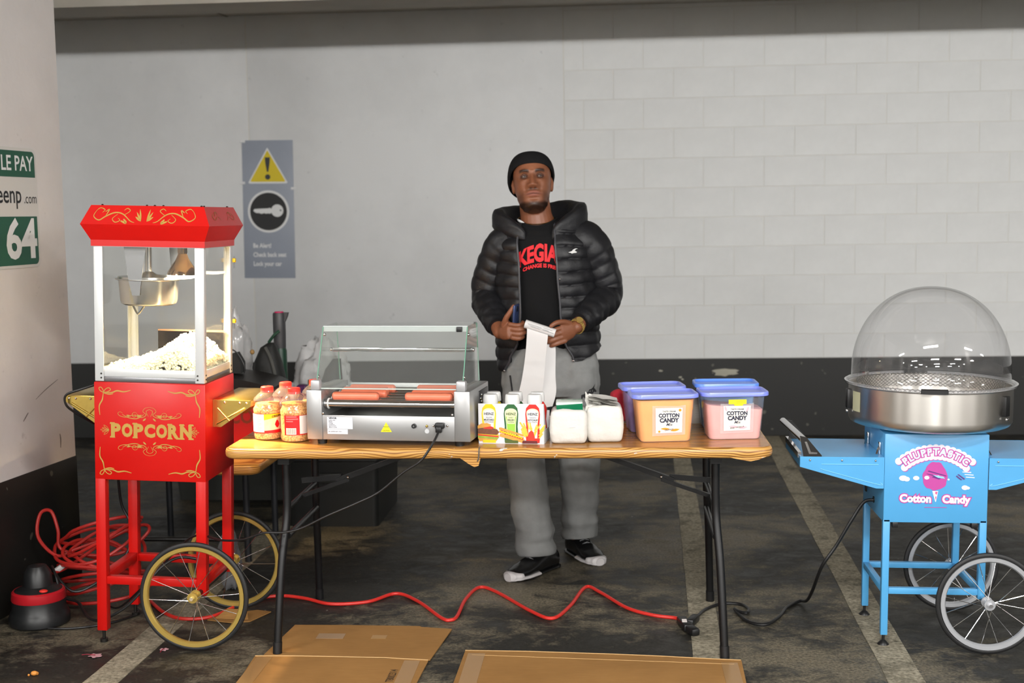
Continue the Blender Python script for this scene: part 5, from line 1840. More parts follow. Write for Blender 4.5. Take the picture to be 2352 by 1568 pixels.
# ================================================================ floor items at the left
pump = thing('air_pump', 'round black device with a red band and button by the pillar', 'air pump', (-2.205, 4.762, 0))
MB().lathe([(0.0, 0.0), (0.104, 0.0), (0.113, 0.008), (0.114, 0.03), (0.106, 0.05), (0.100, 0.062), (0.098, 0.098)], 48).build('base', mat('pump_black', S(26, 27, 28), 0.38), pump)
MB().lathe([(0.0985, 0.096), (0.1005, 0.100), (0.098, 0.128), (0.092, 0.134)], 48).build('red_band', mat('pump_red', S(176, 26, 36), 0.3), pump)
MB().lathe([(0.093, 0.132), (0.07, 0.142), (0.055, 0.150), (0.050, 0.20), (0.034, 0.225), (0.0, 0.23)], 40).build('top_housing', mat('pump_black', S(26, 27, 28), 0.38), pump)
MB().sphere((0.045, -0.055, 0.141), 0.014, 14, 8, (1.2, 1, 0.45)).build('button', M_CAP, pump)

M_CRED = mat('coil_red_shaded', S(176, 36, 30), 0.45)  # darker than the floor cord: the coil's shade is put into its colour
coil = thing('cord_coil', 'tangled coil of red extension cord behind the popcorn cart legs', 'extension cord', (-2.06, 5.03, 0))
pts = []
rnd = random.Random(9)
for k in range(9 * 14):
    a = 2 * pi * k / 14 + 0.2
    lay = k / 14
    r = 0.155 + 0.028 * sin(2.3 * lay) + rnd.uniform(-0.01, 0.01)
    tx = 0.02 * sin(lay * 1.7)
    ty = 0.02 * cos(lay * 2.1)
    pts.append((r * cos(a) + tx, 0.9 * r * sin(a) * 0.75 + ty, 0.010 + 0.026 * lay + 0.055 * (1 + sin(a + lay)) * (0.3 + 0.1 * lay)))
MB().tube(catmull(pts, 3), 0.0068, 8).build('coiled_cable', M_CRED, coil)
pl_ = [(0.13, -0.02, 0.21), (0.02, 0.02, 0.25), (-0.10, 0.01, 0.22), (-0.17, -0.03, 0.20), (-0.235, -0.05, 0.28), (-0.232, -0.03, 0.37), (-0.20, 0.0, 0.375), (-0.175, 0.0, 0.30), (-0.165, 0.0, 0.22), (-0.06, 0.02, 0.19), (0.08, 0.03, 0.20), (0.18, 0.05, 0.28), (0.14, 0.08, 0.30), (0.0, 0.06, 0.24), (-0.12, -0.05, 0.16), (-0.16, -0.10, 0.15)]
MB().tube(catmull(pl_, 6), 0.0068, 8).build('loose_loop', M_CRED, coil)
MB().bar((-0.125, -0.06, 0.175), (-0.165, -0.09, 0.145), 0.02, 0.02, bevel=0.005).build('white_plug', M_CAPW, coil)
bk = thing('appliance_lead', 'thin black cord looped over the red coil to the cart', 'power cord', (-2.06, 4.9, 0))
MB().tube(catmull([(-0.14, -0.02, 0.19), (-0.10, -0.08, 0.17), (-0.07, -0.09, 0.09), (0.0, -0.115, 0.075), (0.09, -0.24, 0.055), (0.16, -0.28, 0.06), (0.24, -0.262, 0.10), (0.30, -0.235, 0.16), (0.36, -0.19, 0.235), (0.42, -0.14, 0.26), (0.50, -0.10, 0.235)], 6), 0.0058, 8).build('cable', M_BLKPL, bk)
MB().tube(catmull([(0.14, -0.02, 0.68), (0.128, 0.02, 0.52), (0.125, 0.05, 0.42), (0.155, 0.05, 0.35), (0.165, 0.03, 0.28), (0.13, 0.0, 0.2), (0.03, -0.02, 0.12), (-0.05, -0.05, 0.10), (-0.13, -0.04, 0.18)], 6), 0.0055, 8).build('cable', M_BLKPL, bk)
MB().tube(catmull([(-0.10, -0.22, 0.006), (0.02, -0.22, 0.006), (0.14, -0.15, 0.006), (0.20, -0.03, 0.006), (0.16, 0.05, 0.006)], 6), 0.0045, 8).build('cable', M_BLKPL, bk)
# cord hanging by the left brass shelf
hc = MB().tube(catmull([(-1.865, 4.62, 0.945), (-1.93, 4.60, 0.925), (-1.985, 4.595, 0.905), (-1.99, 4.60, 0.87), (-1.97, 4.62, 0.84), (-1.93, 4.66, 0.80), (-1.90, 4.72, 0.76)], 6), 0.0046, 8).build('hanging_cord', M_BLKPL)
tag(hc, 'black cord draped over the left brass shelf of the popcorn cart', 'power cord')

# cardboard sheets
def card_mat(name):
    t = NT(name)
    v = t.coord()
    a = t.noise(3.0, 4, 0.6, v)
    b = t.noise(60.0, 2, 0.5, t.coord((0.3, 3.0, 1.0)))
    c = t.ramp(a, [(0.3, S(140, 101, 54)), (0.7, S(160, 118, 66))])
    c = t.mix(0.15, c, t.ramp(b, [(0.3, S(126, 90, 48)), (0.7, S(172, 130, 78))]))
    t.pbr(c, 0.7, 0, 0.3, b, 0.08, 0.002)
    return t.m


M_CARD = card_mat('cardboard')
M_CARDE = mat('cardboard_edge', S(186, 150, 100), 0.8)


def card(name, poly, z, parent, th=0.0035):
    n = len(poly)
    vs = [(p[0], p[1], z + (p[2] if len(p) > 2 else 0)) for p in poly] + [(p[0], p[1], z + th + (p[2] if len(p) > 2 else 0)) for p in poly]
    fs = [tuple(range(n - 1, -1, -1)), tuple(range(n, 2 * n))] + [(i, (i + 1) % n, n + (i + 1) % n, n + i) for i in range(n)]
    return MB().add(vs, fs).build(name, M_CARD, parent, 0)


c1 = thing('cardboard_sheet', 'flattened brown cardboard box with taped flap, left of the two on the floor', 'cardboard', (-0.92, 4.4, 0))
B = Vector((-0.92, 4.4))
q = lambda x, y, z=0: (x - B.x, y - B.y, z)
card('rear_flap', [q(-1.235, 4.398), q(-1.205, 4.745), q(-1.0, 4.748), (-0.73 - B.x, 4.742 - B.y, 0), q(-0.722, 4.732), q(-0.605, 4.712), q(-0.640, 4.372)], 0.002, c1)
card('main_panel', [q(-1.235, 3.85), q(-1.262, 4.388), q(-1.10, 4.392), q(-0.80, 4.382), q(-0.645, 4.362), q(-0.665, 3.85)], 0.002, c1)
MB().box((q(-1.04, 4.59)[0], q(0, 4.615)[1], 0.0060), (0.10, 0.058, 0.0006)).build('tape_patch', mat('tape_grey', S(160, 132, 102), 0.4), c1, 0)
MB().box((q(-0.86, 4.59)[0], q(0, 4.61)[1], 0.0060), (0.055, 0.04, 0.0006)).build('tape_patch', mat('tape_tan', S(164, 126, 78), 0.4), c1, 0)
MB().box((q(-0.70, 4.1)[0], q(0, 4.11)[1], 0.0060), (0.055, 0.50, 0.0006)).build('tape_strip', mat('tape_tan2', S(156, 120, 76), 0.3), c1, 0, rot=(0, 0, 0))
MB().box((q(-1.225, 4.1)[0], q(0, 4.13)[1], 0.0060), (0.055, 0.50, 0.0006)).build('tape_strip', mat('tape_tan2', S(156, 120, 76), 0.3), c1, 0)
MB().tube([q(-1.26, 4.389, .007), q(-1.10, 4.393, .007), q(-0.80, 4.383, .007), q(-0.645, 4.363, .007)], 0.0022, 6).build('fold_crease', M_CARDE, c1)
vs, fs = text_geo('T8002314', 0.036, 0.0008, 'LEFT', 0.8)
sheet(vs, fs, lambda a, b: (q(-0.745, 0)[0] - b * 1.0, q(0, 4.15)[1] + a, 0.0062), 0.0).build('lettering', mat('box_ink', S(70, 52, 30), 0.7), c1, 0, fix=False)
c2 = thing('cardboard_sheet', 'wide flat brown cardboard sheet in front of the right table leg', 'cardboard', (-0.05, 4.3, 0))
B = Vector((-0.05, 4.3))
card('main_panel', [q(-0.535, 3.85), q(-0.528, 4.475), q(-0.3, 4.468), q(-0.02, 4.448), q(0.15, 4.432), q(0.33, 4.408), q(0.428, 4.398), q(0.415, 3.85)], 0.002, c2)
MB().tube([q(-0.528, 4.47, .006), q(-0.3, 4.466, .006), q(-0.02, 4.446, .006), q(0.15, 4.430, .006), q(0.33, 4.406, .006), q(0.426, 4.396, .006)], 0.002, 6).build('torn_edge', M_CARDE, c2)
MB().box((q(-0.485, 0)[0], q(0, 4.15)[1], 0.0060), (0.06, 0.58, 0.0006)).build('tape_strip', mat('tape_tan2', S(156, 120, 76), 0.3), c2, 0)
MB().box((q(0.385, 0)[0], q(0, 4.12)[1], 0.0060), (0.055, 0.5, 0.0006)).build('tape_strip', mat('tape_tan2', S(156, 120, 76), 0.3), c2, 0)
MB().tube([q(-0.5, 4.425, .0058), q(0.40, 4.355, .0058)], 0.0012, 5).build('fold_crease', M_CARDE, c2)
c3 = thing('cardboard_scrap', 'small folded cardboard scrap behind the popcorn cart wheels', 'cardboard', (-1.45, 4.86, 0))
B = Vector((-1.45, 4.86))
card('panel', [q(-1.56, 4.80), q(-1.545, 4.86), q(-1.40, 4.93), q(-1.34, 4.91), q(-1.39, 4.785), q(-1.46, 4.77)], 0.002, c3)
card('flap', [q(-1.53, 4.81, 0.0), q(-1.50, 4.86, 0.02), q(-1.42, 4.85, 0.022), q(-1.40, 4.80, 0.0)], 0.007, c3)

# fallen leaves
def leaf(label, loc, rz, s):
    pl = []
    for i in range(20):
        a = 2 * pi * i / 20
        r = s * (0.55 + 0.45 * abs(sin(2.5 * a + 0.4)))
        pl.append((r * cos(a), r * sin(a)))
    n = len(pl)
    vs = [(0, 0, 0.004)] + [(x, y, 0.003 + 0.25 * s * abs(noise.noise(Vector((x * 40, y * 40, s * 90))))) for x, y in pl]
    vs += [(v[0], v[1], v[2] - 0.0012) for v in vs]
    fs = [(0, 1 + i, 1 + (i + 1) % n) for i in range(n)] + [(n + 1, n + 2 + (i + 1) % n, n + 2 + i) for i in range(n)]
    fs += [(1 + i, n + 2 + i, n + 2 + (i + 1) % n, 1 + (i + 1) % n) for i in range(n)]
    l = thing('fallen_leaf', label, 'leaf', loc, (0, 0, rz))
    MB().add(vs, fs).build('blade', mat('leaf_pink', S(196, 150, 156), 0.6), l, 50)
    MB().tube([(0, 0, 0.006), (-s * 0.9, s * 0.7, 0.008), (-s * 1.5, s * 1.3, 0.004)], 0.0015, 6).build('stalk', mat('leaf_stalk', S(140, 30, 50), 0.6), l)


leaf('pale pink fallen leaf with red stalk in front of the popcorn cart', (-1.835, 4.385, 0.0), 0.6, 0.026)
leaf('small pink fallen leaf beside the front gold wheel', (-1.612, 4.46, 0.0), 2.2, 0.017)
for i, (x, y, r) in enumerate(((-1.97, 4.19, 0.010),)):
    o = MB().sphere((0, 0, r * 0.8), r, 10, 8, (1.2, 1, 0.8)).sphere((r * 0.8, r * 0.4, r * 0.6), r * 0.6, 8, 6).sphere((-r * 1.6, -r * 0.7, r * 0.4), r * 0.4, 8, 6).build('orange_crumb', mat('crumb_orange', S(214, 140, 60), 0.6), None, 60, (x, y, 0))
    tag(o, 'tiny orange crumb on the floor at lower left', 'crumb')

# ================================================================ things behind on a lower table
M_TOP2 = M_WOOD
t2 = thing('low_folding_table', 'lower wood-grain folding table behind the popcorn cart', 'table', (-1.86, 5.80, 0))
table_top_mesh(0.70, 0.80, 0.445, 0.490, 0.05).build('tabletop', M_WOOD, t2, 50)
for (x, y) in ((-0.30, -0.12), (0.22, -0.14), (-0.30, 0.34), (0.22, 0.34)):
    MB().cyl((x, y, 0.0), (x, y, 0.455), 0.015, n=14).build('leg', mat('dark_grey_leg', S(44, 46, 50), 0.4, 0.3), t2)
MB().cyl((-0.30, -0.13, 0.10), (0.22, -0.13, 0.10), 0.010, n=10).build('cross_bar', M_TLEG, t2)
TZ2 = 0.4905
rb = thing('red_box', 'red popcorn supply box with dark domed lid on the low table', 'box', (-1.66, 5.72, TZ2))
rb.scale = (1, 1, 1.12)
MB().box((0.0, 0.0, 0.135), (0.34, 0.30, 0.27), 0.006).build('box_body', mat('box_red', S(176, 16, 18), 0.4), rb)
lidr = []
for i in range(13):
    t = i / 12
    x = -0.175 + 0.35 * t
    z = 0.272 + 0.050 * sqrt(max(0.0, 1 - (2 * (t - 0.35) / 1.3) ** 2)) * (1 - 0.55 * t * t)
    lidr.append([(x, -0.158, 0.262), (x, 0.158, 0.262), (x, 0.158, z), (x, -0.158, z)])
MB().loft(lidr).build('lid', mat('lid_black', S(22, 18, 16), 0.4), rb, 30)
put_text('lettering', 'POPCORN', 0.075, mat('box_print', S(120, 40, 16), 0.5), rb, 0.02, 0.16, -0.1506, 0.002, 0.95)
def crumple(name, w, d, h, seed, amp, m, parent, loc=(0, 0, 0), taper=0.5):
    b = MB().sphere((0, 0, 0), 1.0, 40, 28)
    out = []
    for p in b.v:
        v = Vector(p)
        k = 1 + amp * noise.noise(v * 2.2 + Vector((seed, 0, 0))) + 0.5 * amp * abs(noise.noise(v * 5 + Vector((0, seed, 0)))) - 0.25 * amp * abs(noise.noise(v * 11 + Vector((0, 0, seed))))
        tz = (v.z + 1) / 2
        s = 1 - taper * tz ** 1.5
        out.append((v.x * k * w / 2 * s, v.y * k * d / 2 * s, max(0.0, (v.z * k + 0.92) / 1.92 * h)))
    b.v = out
    return b.build(name, m, parent, 50, loc)


M_BAGP = clear_mat('bag_film', (0.86, 0.86, 0.86, 1), 0.30, (0.86, 0.86, 0.86, 1), 1.6, 0.12)
M_BAGW = mat('white_film', S(206, 206, 206), 0.4, bump=0.4, bscale=18, bdist=0.01)
o = crumple('plastic_bag', 0.19, 0.16, 0.56, 2.0, 0.35, M_BAGP, None, (-1.79, 6.07, TZ2), 0.15)
tag(o, 'clear crumpled plastic bag standing behind the popcorn cart', 'plastic bag')
ob = thing('black_backpack', 'black backpack slumped beside the white bags on the low table', 'bag', (-1.605, 6.00, TZ2))
ob.scale = (1, 1, 1.08)
b = MB()
rings = []
for (w_, d_, z, cx) in ((0.12, 0.12, 0.0, 0.025), (0.15, 0.15, 0.05, 0.022), (0.155, 0.15, 0.18, 0.012), (0.150, 0.14, 0.27, 0.0), (0.125, 0.11, 0.35, -0.005), (0.075, 0.07, 0.41, 0.0), (0.03, 0.03, 0.43, 0.012)):
    rings.append([(cx + x, y, z) for x, y in rrect(w_, d_, min(w_, d_) * 0.42, 5)])
b.loft(rings).build('bag_body', mat('black_nylon', S(26, 27, 26), 0.6, bump=0.3, bscale=30), ob, 50)
MB().tube(catmull([(0.0, -0.06, 0.415), (0.03, -0.075, 0.36), (0.05, -0.085, 0.28), (0.052, -0.085, 0.2)], 5), 0.008, 8).build('strap', mat('strap_grey', S(70, 70, 66), 0.6), ob)
MB().tube(catmull([(0.0, 0.0, 0.43), (0.025, 0.0, 0.46), (0.05, 0.01, 0.48)], 5), 0.007, 8).build('drawstring', mat('bottle_green', S(18, 58, 40), 0.4), ob)
MB().sphere((-0.065, -0.05, 0.395), 0.011, 10, 8).build('toggle', mat('toggle_tan', S(156, 122, 70), 0.5), ob)
MB().prism(circ(-0.02, 0.25, 0.011, 14), -0.079, -0.077).build('badge', mat('toggle_tan', S(156, 122, 70), 0.5), ob, 0)
bl = thing('spray_bottle', 'tall dark grey bottle with pink cap top standing above the bags', 'bottle', (-1.585, 6.13, TZ2))
bl.scale = (1, 1, 1.06)
MB().lathe([(0.0, 0.0), (0.030, 0.0), (0.032, 0.01), (0.032, 0.39), (0.027, 0.405)], 28).build('bottle_body', mat('bottle_green', S(18, 58, 40), 0.4), bl)
MB().lathe([(0.024, 0.400), (0.0285, 0.402), (0.030, 0.48), (0.030, 0.555), (0.027, 0.562), (0.0, 0.562)], 28).build('pump_sleeve', mat('charcoal_plastic', S(60, 60, 62), 0.45), bl)
MB().prism([(0.022, 0.562), (0.046, 0.562), (0.040, 0.542), (0.029, 0.520), (0.022, 0.520)], -0.012, 0.012).build('spout', mat('charcoal_plastic', S(60, 60, 62), 0.45), bl)
MB().lathe([(0.0215, 0.560), (0.0215, 0.5665), (0.0, 0.568)], 24).build('cap_disc', mat('cap_pink', S(206, 24, 96), 0.4), bl)
o = crumple('white_bag', 0.33, 0.26, 0.48, 5.0, 0.35, M_BAGW, None, (-1.50, 6.66, 0.402), 0.12)
tag(o, 'crumpled white plastic bag leaning right of the black backpack', 'plastic bag')
sn = thing('snack_packet', 'upright purple snack packet below the white bag', 'packet', (-1.553, 6.42, 0.402))
soft_box(0.055, 0.05, 0.30, 31, 0.004, 0.012).build('purple_packet', mat('packet_purple', S(84, 36, 86), 0.35, vary=0.4, vscale=20), sn, 60)
MB().box((0, -0.03, 0.245), (0.05, 0.002, 0.018), 0.0008).build('packet_print', M_LWHT, sn, rot=(0, -0.25, 0))
o = soft_box(0.055, 0.05, 0.31, 33, 0.005, 0.012).build('white_packet', mat('packet_white', S(206, 200, 204), 0.4, vary=0.15, vscale=30), None, 60, (-1.625, 6.42, 0.402))
tag(o, 'pale printed snack packet left of the purple packet', 'packet')
gc = thing('snack_canister', 'white canister with green lid and base right of the purple packet', 'canister', (-1.492, 6.42, 0.402))
MB().lathe([(0.0, 0.0), (0.03, 0.0), (0.03, 0.30), (0.0, 0.30)], 28).build('canister_body', mat('packet_white2', S(196, 206, 200), 0.4), gc)
MB().lathe([(0.031, 0.29), (0.031, 0.325), (0.0, 0.327)], 28).build('lid', mat('lid_green', S(44, 124, 70), 0.4), gc)
MB().lathe([(0.0305, 0.20), (0.0305, 0.235)], 28).build('green_stripe', mat('lid_green', S(44, 124, 70), 0.4), gc)
gb = thing('black_bag', 'upright black bag between the white bag and the grill canopy', 'bag', (-1.40, 6.40, 0.402))
rings = []
for (w_, d_, z, cx) in ((0.10, 0.10, 0.0, 0), (0.12, 0.12, 0.1, 0), (0.11, 0.11, 0.30, 0.0), (0.08, 0.08, 0.38, 0.012), (0.04, 0.04, 0.43, 0.03)):
    rings.append([(cx + x, y, z) for x, y in rrect(w_, d_, min(w_, d_) * 0.4, 5)])
MB().loft(rings).build('bag_body', mat('black_nylon', S(26, 27, 26), 0.6), gb, 50)
# black case handle left of the backpack
hb_ = thing('black_case', 'small black case with a thin wire handle on the red box lid', 'case', (-1.735, 5.72, TZ2 + 0.359))
MB().prism([(-0.10, 0.0), (0.085, 0.0), (0.085, 0.045), (0.06, 0.09), (0.035, 0.085), (-0.02, 0.055), (-0.10, 0.03)], -0.04, 0.04).build('case_body', mat('black_nylon', S(26, 27, 26), 0.6), hb_, 30)
MB().tube(catmull([(-0.08, -0.035, 0.04), (-0.07, -0.035, 0.095), (-0.01, -0.035, 0.118), (0.06, -0.035, 0.10), (0.098, -0.035, 0.04), (0.10, -0.035, 0.0)], 6), 0.003, 6).build('wire_handle', M_BLKPL, hb_)

# storage on the floor behind
bn = thing('black_tote', 'large black lidded storage tote on the floor under the table', 'storage tote', (-1.40, 6.63, 0))
M_TOTE = mat('tote_black', S(23, 24, 23), 0.45)
MB().loft([rr_ring(0.46, 0.60, 0.03, 0.0), rr_ring(0.48, 0.64, 0.03, 0.33), rr_ring(0.50, 0.66, 0.03, 0.335), rr_ring(0.50, 0.66, 0.03, 0.36)]).build('tote_body', M_TOTE, bn, 40)
MB().loft([rr_ring(0.51, 0.68, 0.03, 0.36), rr_ring(0.51, 0.68, 0.03, 0.385), rr_ring(0.49, 0.66, 0.03, 0.40)]).build('tote_lid', M_TOTE, bn, 40)
MB().box((0.0, -0.328, 0.25), (0.12, 0.02, 0.05), 0.006).build('tote_handle', mat('tote_grey', S(36, 37, 36), 0.5), bn)
gbn = thing('grey_bin', 'dark grey plastic bin on the floor behind the low table', 'bin', (-2.05, 7.16, 0))
MB().loft([rr_ring(0.68, 0.44, 0.03, 0.0), rr_ring(0.74, 0.50, 0.03, 0.44), rr_ring(0.77, 0.53, 0.03, 0.445), rr_ring(0.77, 0.53, 0.03, 0.475)]).build('bin_body', mat('bin_grey', S(62, 64, 60), 0.5), gbn, 40)
MB().loft([rr_ring(0.75, 0.51, 0.03, 0.475), rr_ring(0.75, 0.51, 0.03, 0.49)]).build('bin_lid', mat('bin_grey', S(62, 64, 60), 0.5), gbn, 40)
o = crumple('grey_bag', 0.10, 0.10, 0.27, 12.0, 0.3, mat('grey_film', S(110, 110, 112), 0.5), None, (-1.60, 5.24, 0.0), 0.35)
tag(o, 'small grey plastic bag on the floor behind the rear gold wheel', 'plastic bag')
# ================================================================ the person
PO = Vector((-0.30, 5.60, 0.0))
man = thing('person', 'person in black puffer jacket, black beanie and grey sweatpants standing behind the table', 'person', tuple(PO))

# ---- head (local: x right, y back, z up, face towards -y)
HTAB = [(-0.128, -0.066, -0.005, 0.024), (-0.117, -0.087, 0.005, 0.043), (-0.093, -0.093, 0.030, 0.057), (-0.060, -0.092, 0.055, 0.065), (-0.030, -0.0925, 0.078, 0.0715),
        (0.0, -0.0905, 0.092, 0.0755), (0.030, -0.094, 0.098, 0.0765), (0.055, -0.089, 0.095, 0.0735), (0.080, -0.072, 0.080, 0.062), (0.098, -0.045, 0.055, 0.042), (0.108, -0.012, 0.02, 0.014)]


def face_disp(x, z):
    g = lambda cx, cz, sx_, sz_: exp(-((x - cx) / sx_) ** 2 - ((z - cz) / sz_) ** 2)
    d = 0.0
    # nose
    if -0.062 < z < 0.024:
        t = sm(-z, -0.022, 0.040)
        h = 0.004 + 0.021 * t
        wd = 0.0085 + 0.0055 * t
        end = 1 - sm(-z, 0.040, 0.054)
        d += h * exp(-(x / wd) ** 2) * end
    d += 0.0115 * (g(0.0175, -0.040, 0.0085, 0.008) + g(-0.0175, -0.040, 0.0085, 0.008))
    d -= 0.0035 * (g(0.009, -0.050, 0.005, 0.003) + g(-0.009, -0.050, 0.005, 0.003))
    ax = abs(x)
    ga = lambda cx, cz, sx_, sz_: exp(-((ax - cx) / sx_) ** 2 - ((z - cz) / sz_) ** 2)
    d -= 0.0095 * ga(0.031, 0.002, 0.017, 0.010)
    d += 0.0055 * ga(0.032, 0.024, 0.024, 0.0075)
    d += 0.0045 * ga(0.050, -0.022, 0.018, 0.014)
    d += 0.0035 * ga(0.030, -0.012, 0.013, 0.004)
    # mouth
    d += 0.0075 * g(0, -0.0655, 0.026, 0.0056) + 0.0085 * g(0, -0.0790, 0.024, 0.0064)
    d -= 0.0070 * g(0, -0.0720, 0.030, 0.0022)
    d += 0.0040 * g(0, -0.070, 0.030, 0.018)
    d -= 0.0045 * g(0, -0.0905, 0.018, 0.0055)
    d += 0.0065 * g(0, -0.113, 0.019, 0.012)
    d -= 0.0025 * ga(0.030, -0.058, 0.006, 0.016)
    return d


def head_mesh():
    rings = []
    NR, NS = 74, 108
    for j in range(NR + 1):
        z = -0.128 + 0.236 * j / NR
        f, b, hw = lerp_table(HTAB, z)
        ring = []
        for i in range(NS):
            a = 2 * pi * i / NS
            c, s = cos(a), sin(a)
            x = hw * (abs(s) ** 0.9) * (1 if s >= 0 else -1)
            mid = (f + b) / 2 * 0.35
            if c >= 0:
                y = mid + (f - mid) * (abs(c) ** 0.85)
            else:
                y = mid + (b - mid) * (abs(c) ** 0.9)
            w_ = sm(c, 0.0, 0.35)
            y -= face_disp(x, z) * w_
            ring.append((x, y, z))
        rings.append(ring)
    m = MB().loft(rings)
    for s in (-1, 1):
        m.sphere((s * 0.0765, 0.012, -0.008), 0.030, 18, 14, (0.28, 0.62, 1.0))
        m.sphere((s * 0.080, 0.004, -0.006), 0.012, 12, 8, (0.5, 0.7, 1.1))
    return m


HS = 1.07
HM = Matrix.Translation((-0.034, -0.014, 1.664)) @ Matrix.Rotation(0.07, 4, 'Z') @ Matrix.Rotation(-0.05, 4, 'Y') @ Matrix.Rotation(-0.28, 4, 'X') @ Matrix.Diagonal((HS * 0.985, HS, HS, 1))
HMI = HM.inverted()

body = MB()
hm = head_mesh()
body.add(hm.v, hm.f, HM)


def limb(mb, pts, rs, n=14, k=5):
    """tapered limb with round ends"""
    P = catmull(pts, k)
    R = []
    m = len(pts) - 1
    for i in range(len(P)):
        t = i / k
        a = min(int(t), m - 1)
        R.append(rs[a] + (rs[a + 1] - rs[a]) * (t - a))
    d0 = (P[0] - P[1]).normalized()
    d1 = (P[-1] - P[-2]).normalized()
    P0 = [P[0] + d0 * R[0] * q for q in (0.98, 0.8, 0.45)]
    R0 = [R[0] * q for q in (0.15, 0.6, 0.89)]
    P1 = [P[-1] + d1 * R[-1] * q for q in (0.45, 0.8, 0.98)]
    R1 = [R[-1] * q for q in (0.89, 0.6, 0.15)]
    mb.tube(P0 + P + P1, R0 + R + R1, n)


# neck, trunk, limbs (inside the clothes)
limb(body, [(-0.030, 0.012, 1.60), (-0.022, 0.016, 1.53), (-0.012, 0.022, 1.46)], [0.064, 0.067, 0.082], 24)
limb(body, [(0.0, 0.015, 1.42), (0.01, 0.01, 1.25), (0.02, 0.005, 1.05), (0.025, 0.0, 0.92)], [0.095, 0.10, 0.095, 0.10], 24)
limb(body, [(-0.13, 0.01, 1.44), (0.0, 0.01, 1.46), (0.15, 0.01, 1.44)], [0.045, 0.055, 0.045])
AL = [(-0.160, 0.01, 1.405), (-0.236, 0.035, 1.185), (-0.168, -0.195, 1.045)]
AR_ = [(0.190, 0.01, 1.425), (0.272, 0.035, 1.19), (0.150, -0.200, 1.066)]
for A in (AL, AR_):
    limb(body, [A[0], tuple((Vector(A[0]) + Vector(A[1])) / 2 + Vector((0, 0.01, 0))), A[1]], [0.048, 0.044, 0.038])
    limb(body, [A[1], tuple((Vector(A[1]) * 0.6 + Vector(A[2]) * 0.4)), A[2]], [0.038, 0.039, 0.0275])
for H_, K_, F_ in (((-0.055, 0.0, 0.90), (-0.078, -0.02, 0.48), (-0.02, -0.045, 0.07)), ((0.11, 0.0, 0.90), (0.147, 0.07, 0.48), (0.135, 0.19, 0.09))):
    limb(body, [H_, K_, F_], [0.078, 0.055, 0.036])

# ---- hand at image left: grips a phone, thumb up
def palm(mb, w, kn, halfw, up_, thick=0.0125):
    """flattened palm from wrist w to knuckle line centre kn; up_ = direction across the palm"""
    w, kn, u = Vector(w), Vector(kn), Vector(up_).normalized()
    d = (kn - w).normalized()
    u = (u - d * u.dot(d)).normalized()
    n = d.cross(u)
    rings = []
    for t, hw, th in ((-0.12, 0.022, 0.018), (0.1, 0.026, 0.019), (0.4, halfw * 0.95, 0.019), (0.75, halfw, 0.016), (1.0, halfw * 0.97, 0.0125), (1.1, halfw * 0.8, 0.006)):
        c = w + (kn - w) * t
        rings.append([c + u * (hw * cos(2 * pi * i / 20)) + n * (th * sin(2 * pi * i / 20)) for i in range(20)])
    mb.loft(rings)


palm(body, (-0.166, -0.200, 1.047), (-0.122, -0.262, 1.058), 0.037, (0.15, 0.1, 1.0))
body.sphere((-0.140, -0.228, 1.080), 0.022, 14, 10, (1.0, 0.9, 1.1))
for k in range(4):
    dz = -0.0185 * k
    ln = (0.98, 1.04, 1.0, 0.82)[k]
    base = Vector((-0.120 + 0.002 * k, -0.262 + 0.002 * k, 1.085 + dz))
    limb(body, [base, base + Vector((0.034, -0.012, -0.004)) * ln, base + Vector((0.056, 0.004, 0.002)) * ln, base + Vector((0.052, 0.026, 0.006)) * ln],
         [0.0100, 0.0095, 0.0088, 0.0078], 12)
limb(body, [(-0.146, -0.232, 1.078), (-0.136, -0.248, 1.108), (-0.118, -0.254, 1.136), (-0.104, -0.254, 1.158)], [0.0150, 0.0120, 0.0105, 0.0085], 12)

# ---- hand at image right: back of the hand forward, fingers pinch the receipt roll
palm(body, (0.150, -0.200, 1.066), (0.092, -0.256, 1.040), 0.039, (0.10, 0.0, 1.0))
for k in range(4):
    dz = -0.0190 * k
    ln = (0.92, 1.04, 1.0, 0.82)[k]
    base = Vector((0.096 + 0.003 * k, -0.256 + 0.003 * k, 1.070 + dz))
    limb(body, [base, base + Vector((-0.036, -0.020, -0.010)) * ln, base + Vector((-0.062, -0.018, -0.020)) * ln, base + Vector((-0.076, -0.004, -0.025)) * ln],
         [0.0102, 0.0097, 0.0090, 0.0078], 12)
limb(body, [(0.122, -0.228, 1.082), (0.098, -0.258, 1.092), (0.070, -0.282, 1.090), (0.050, -0.288, 1.078)], [0.0150, 0.0118, 0.0105, 0.0085], 12)

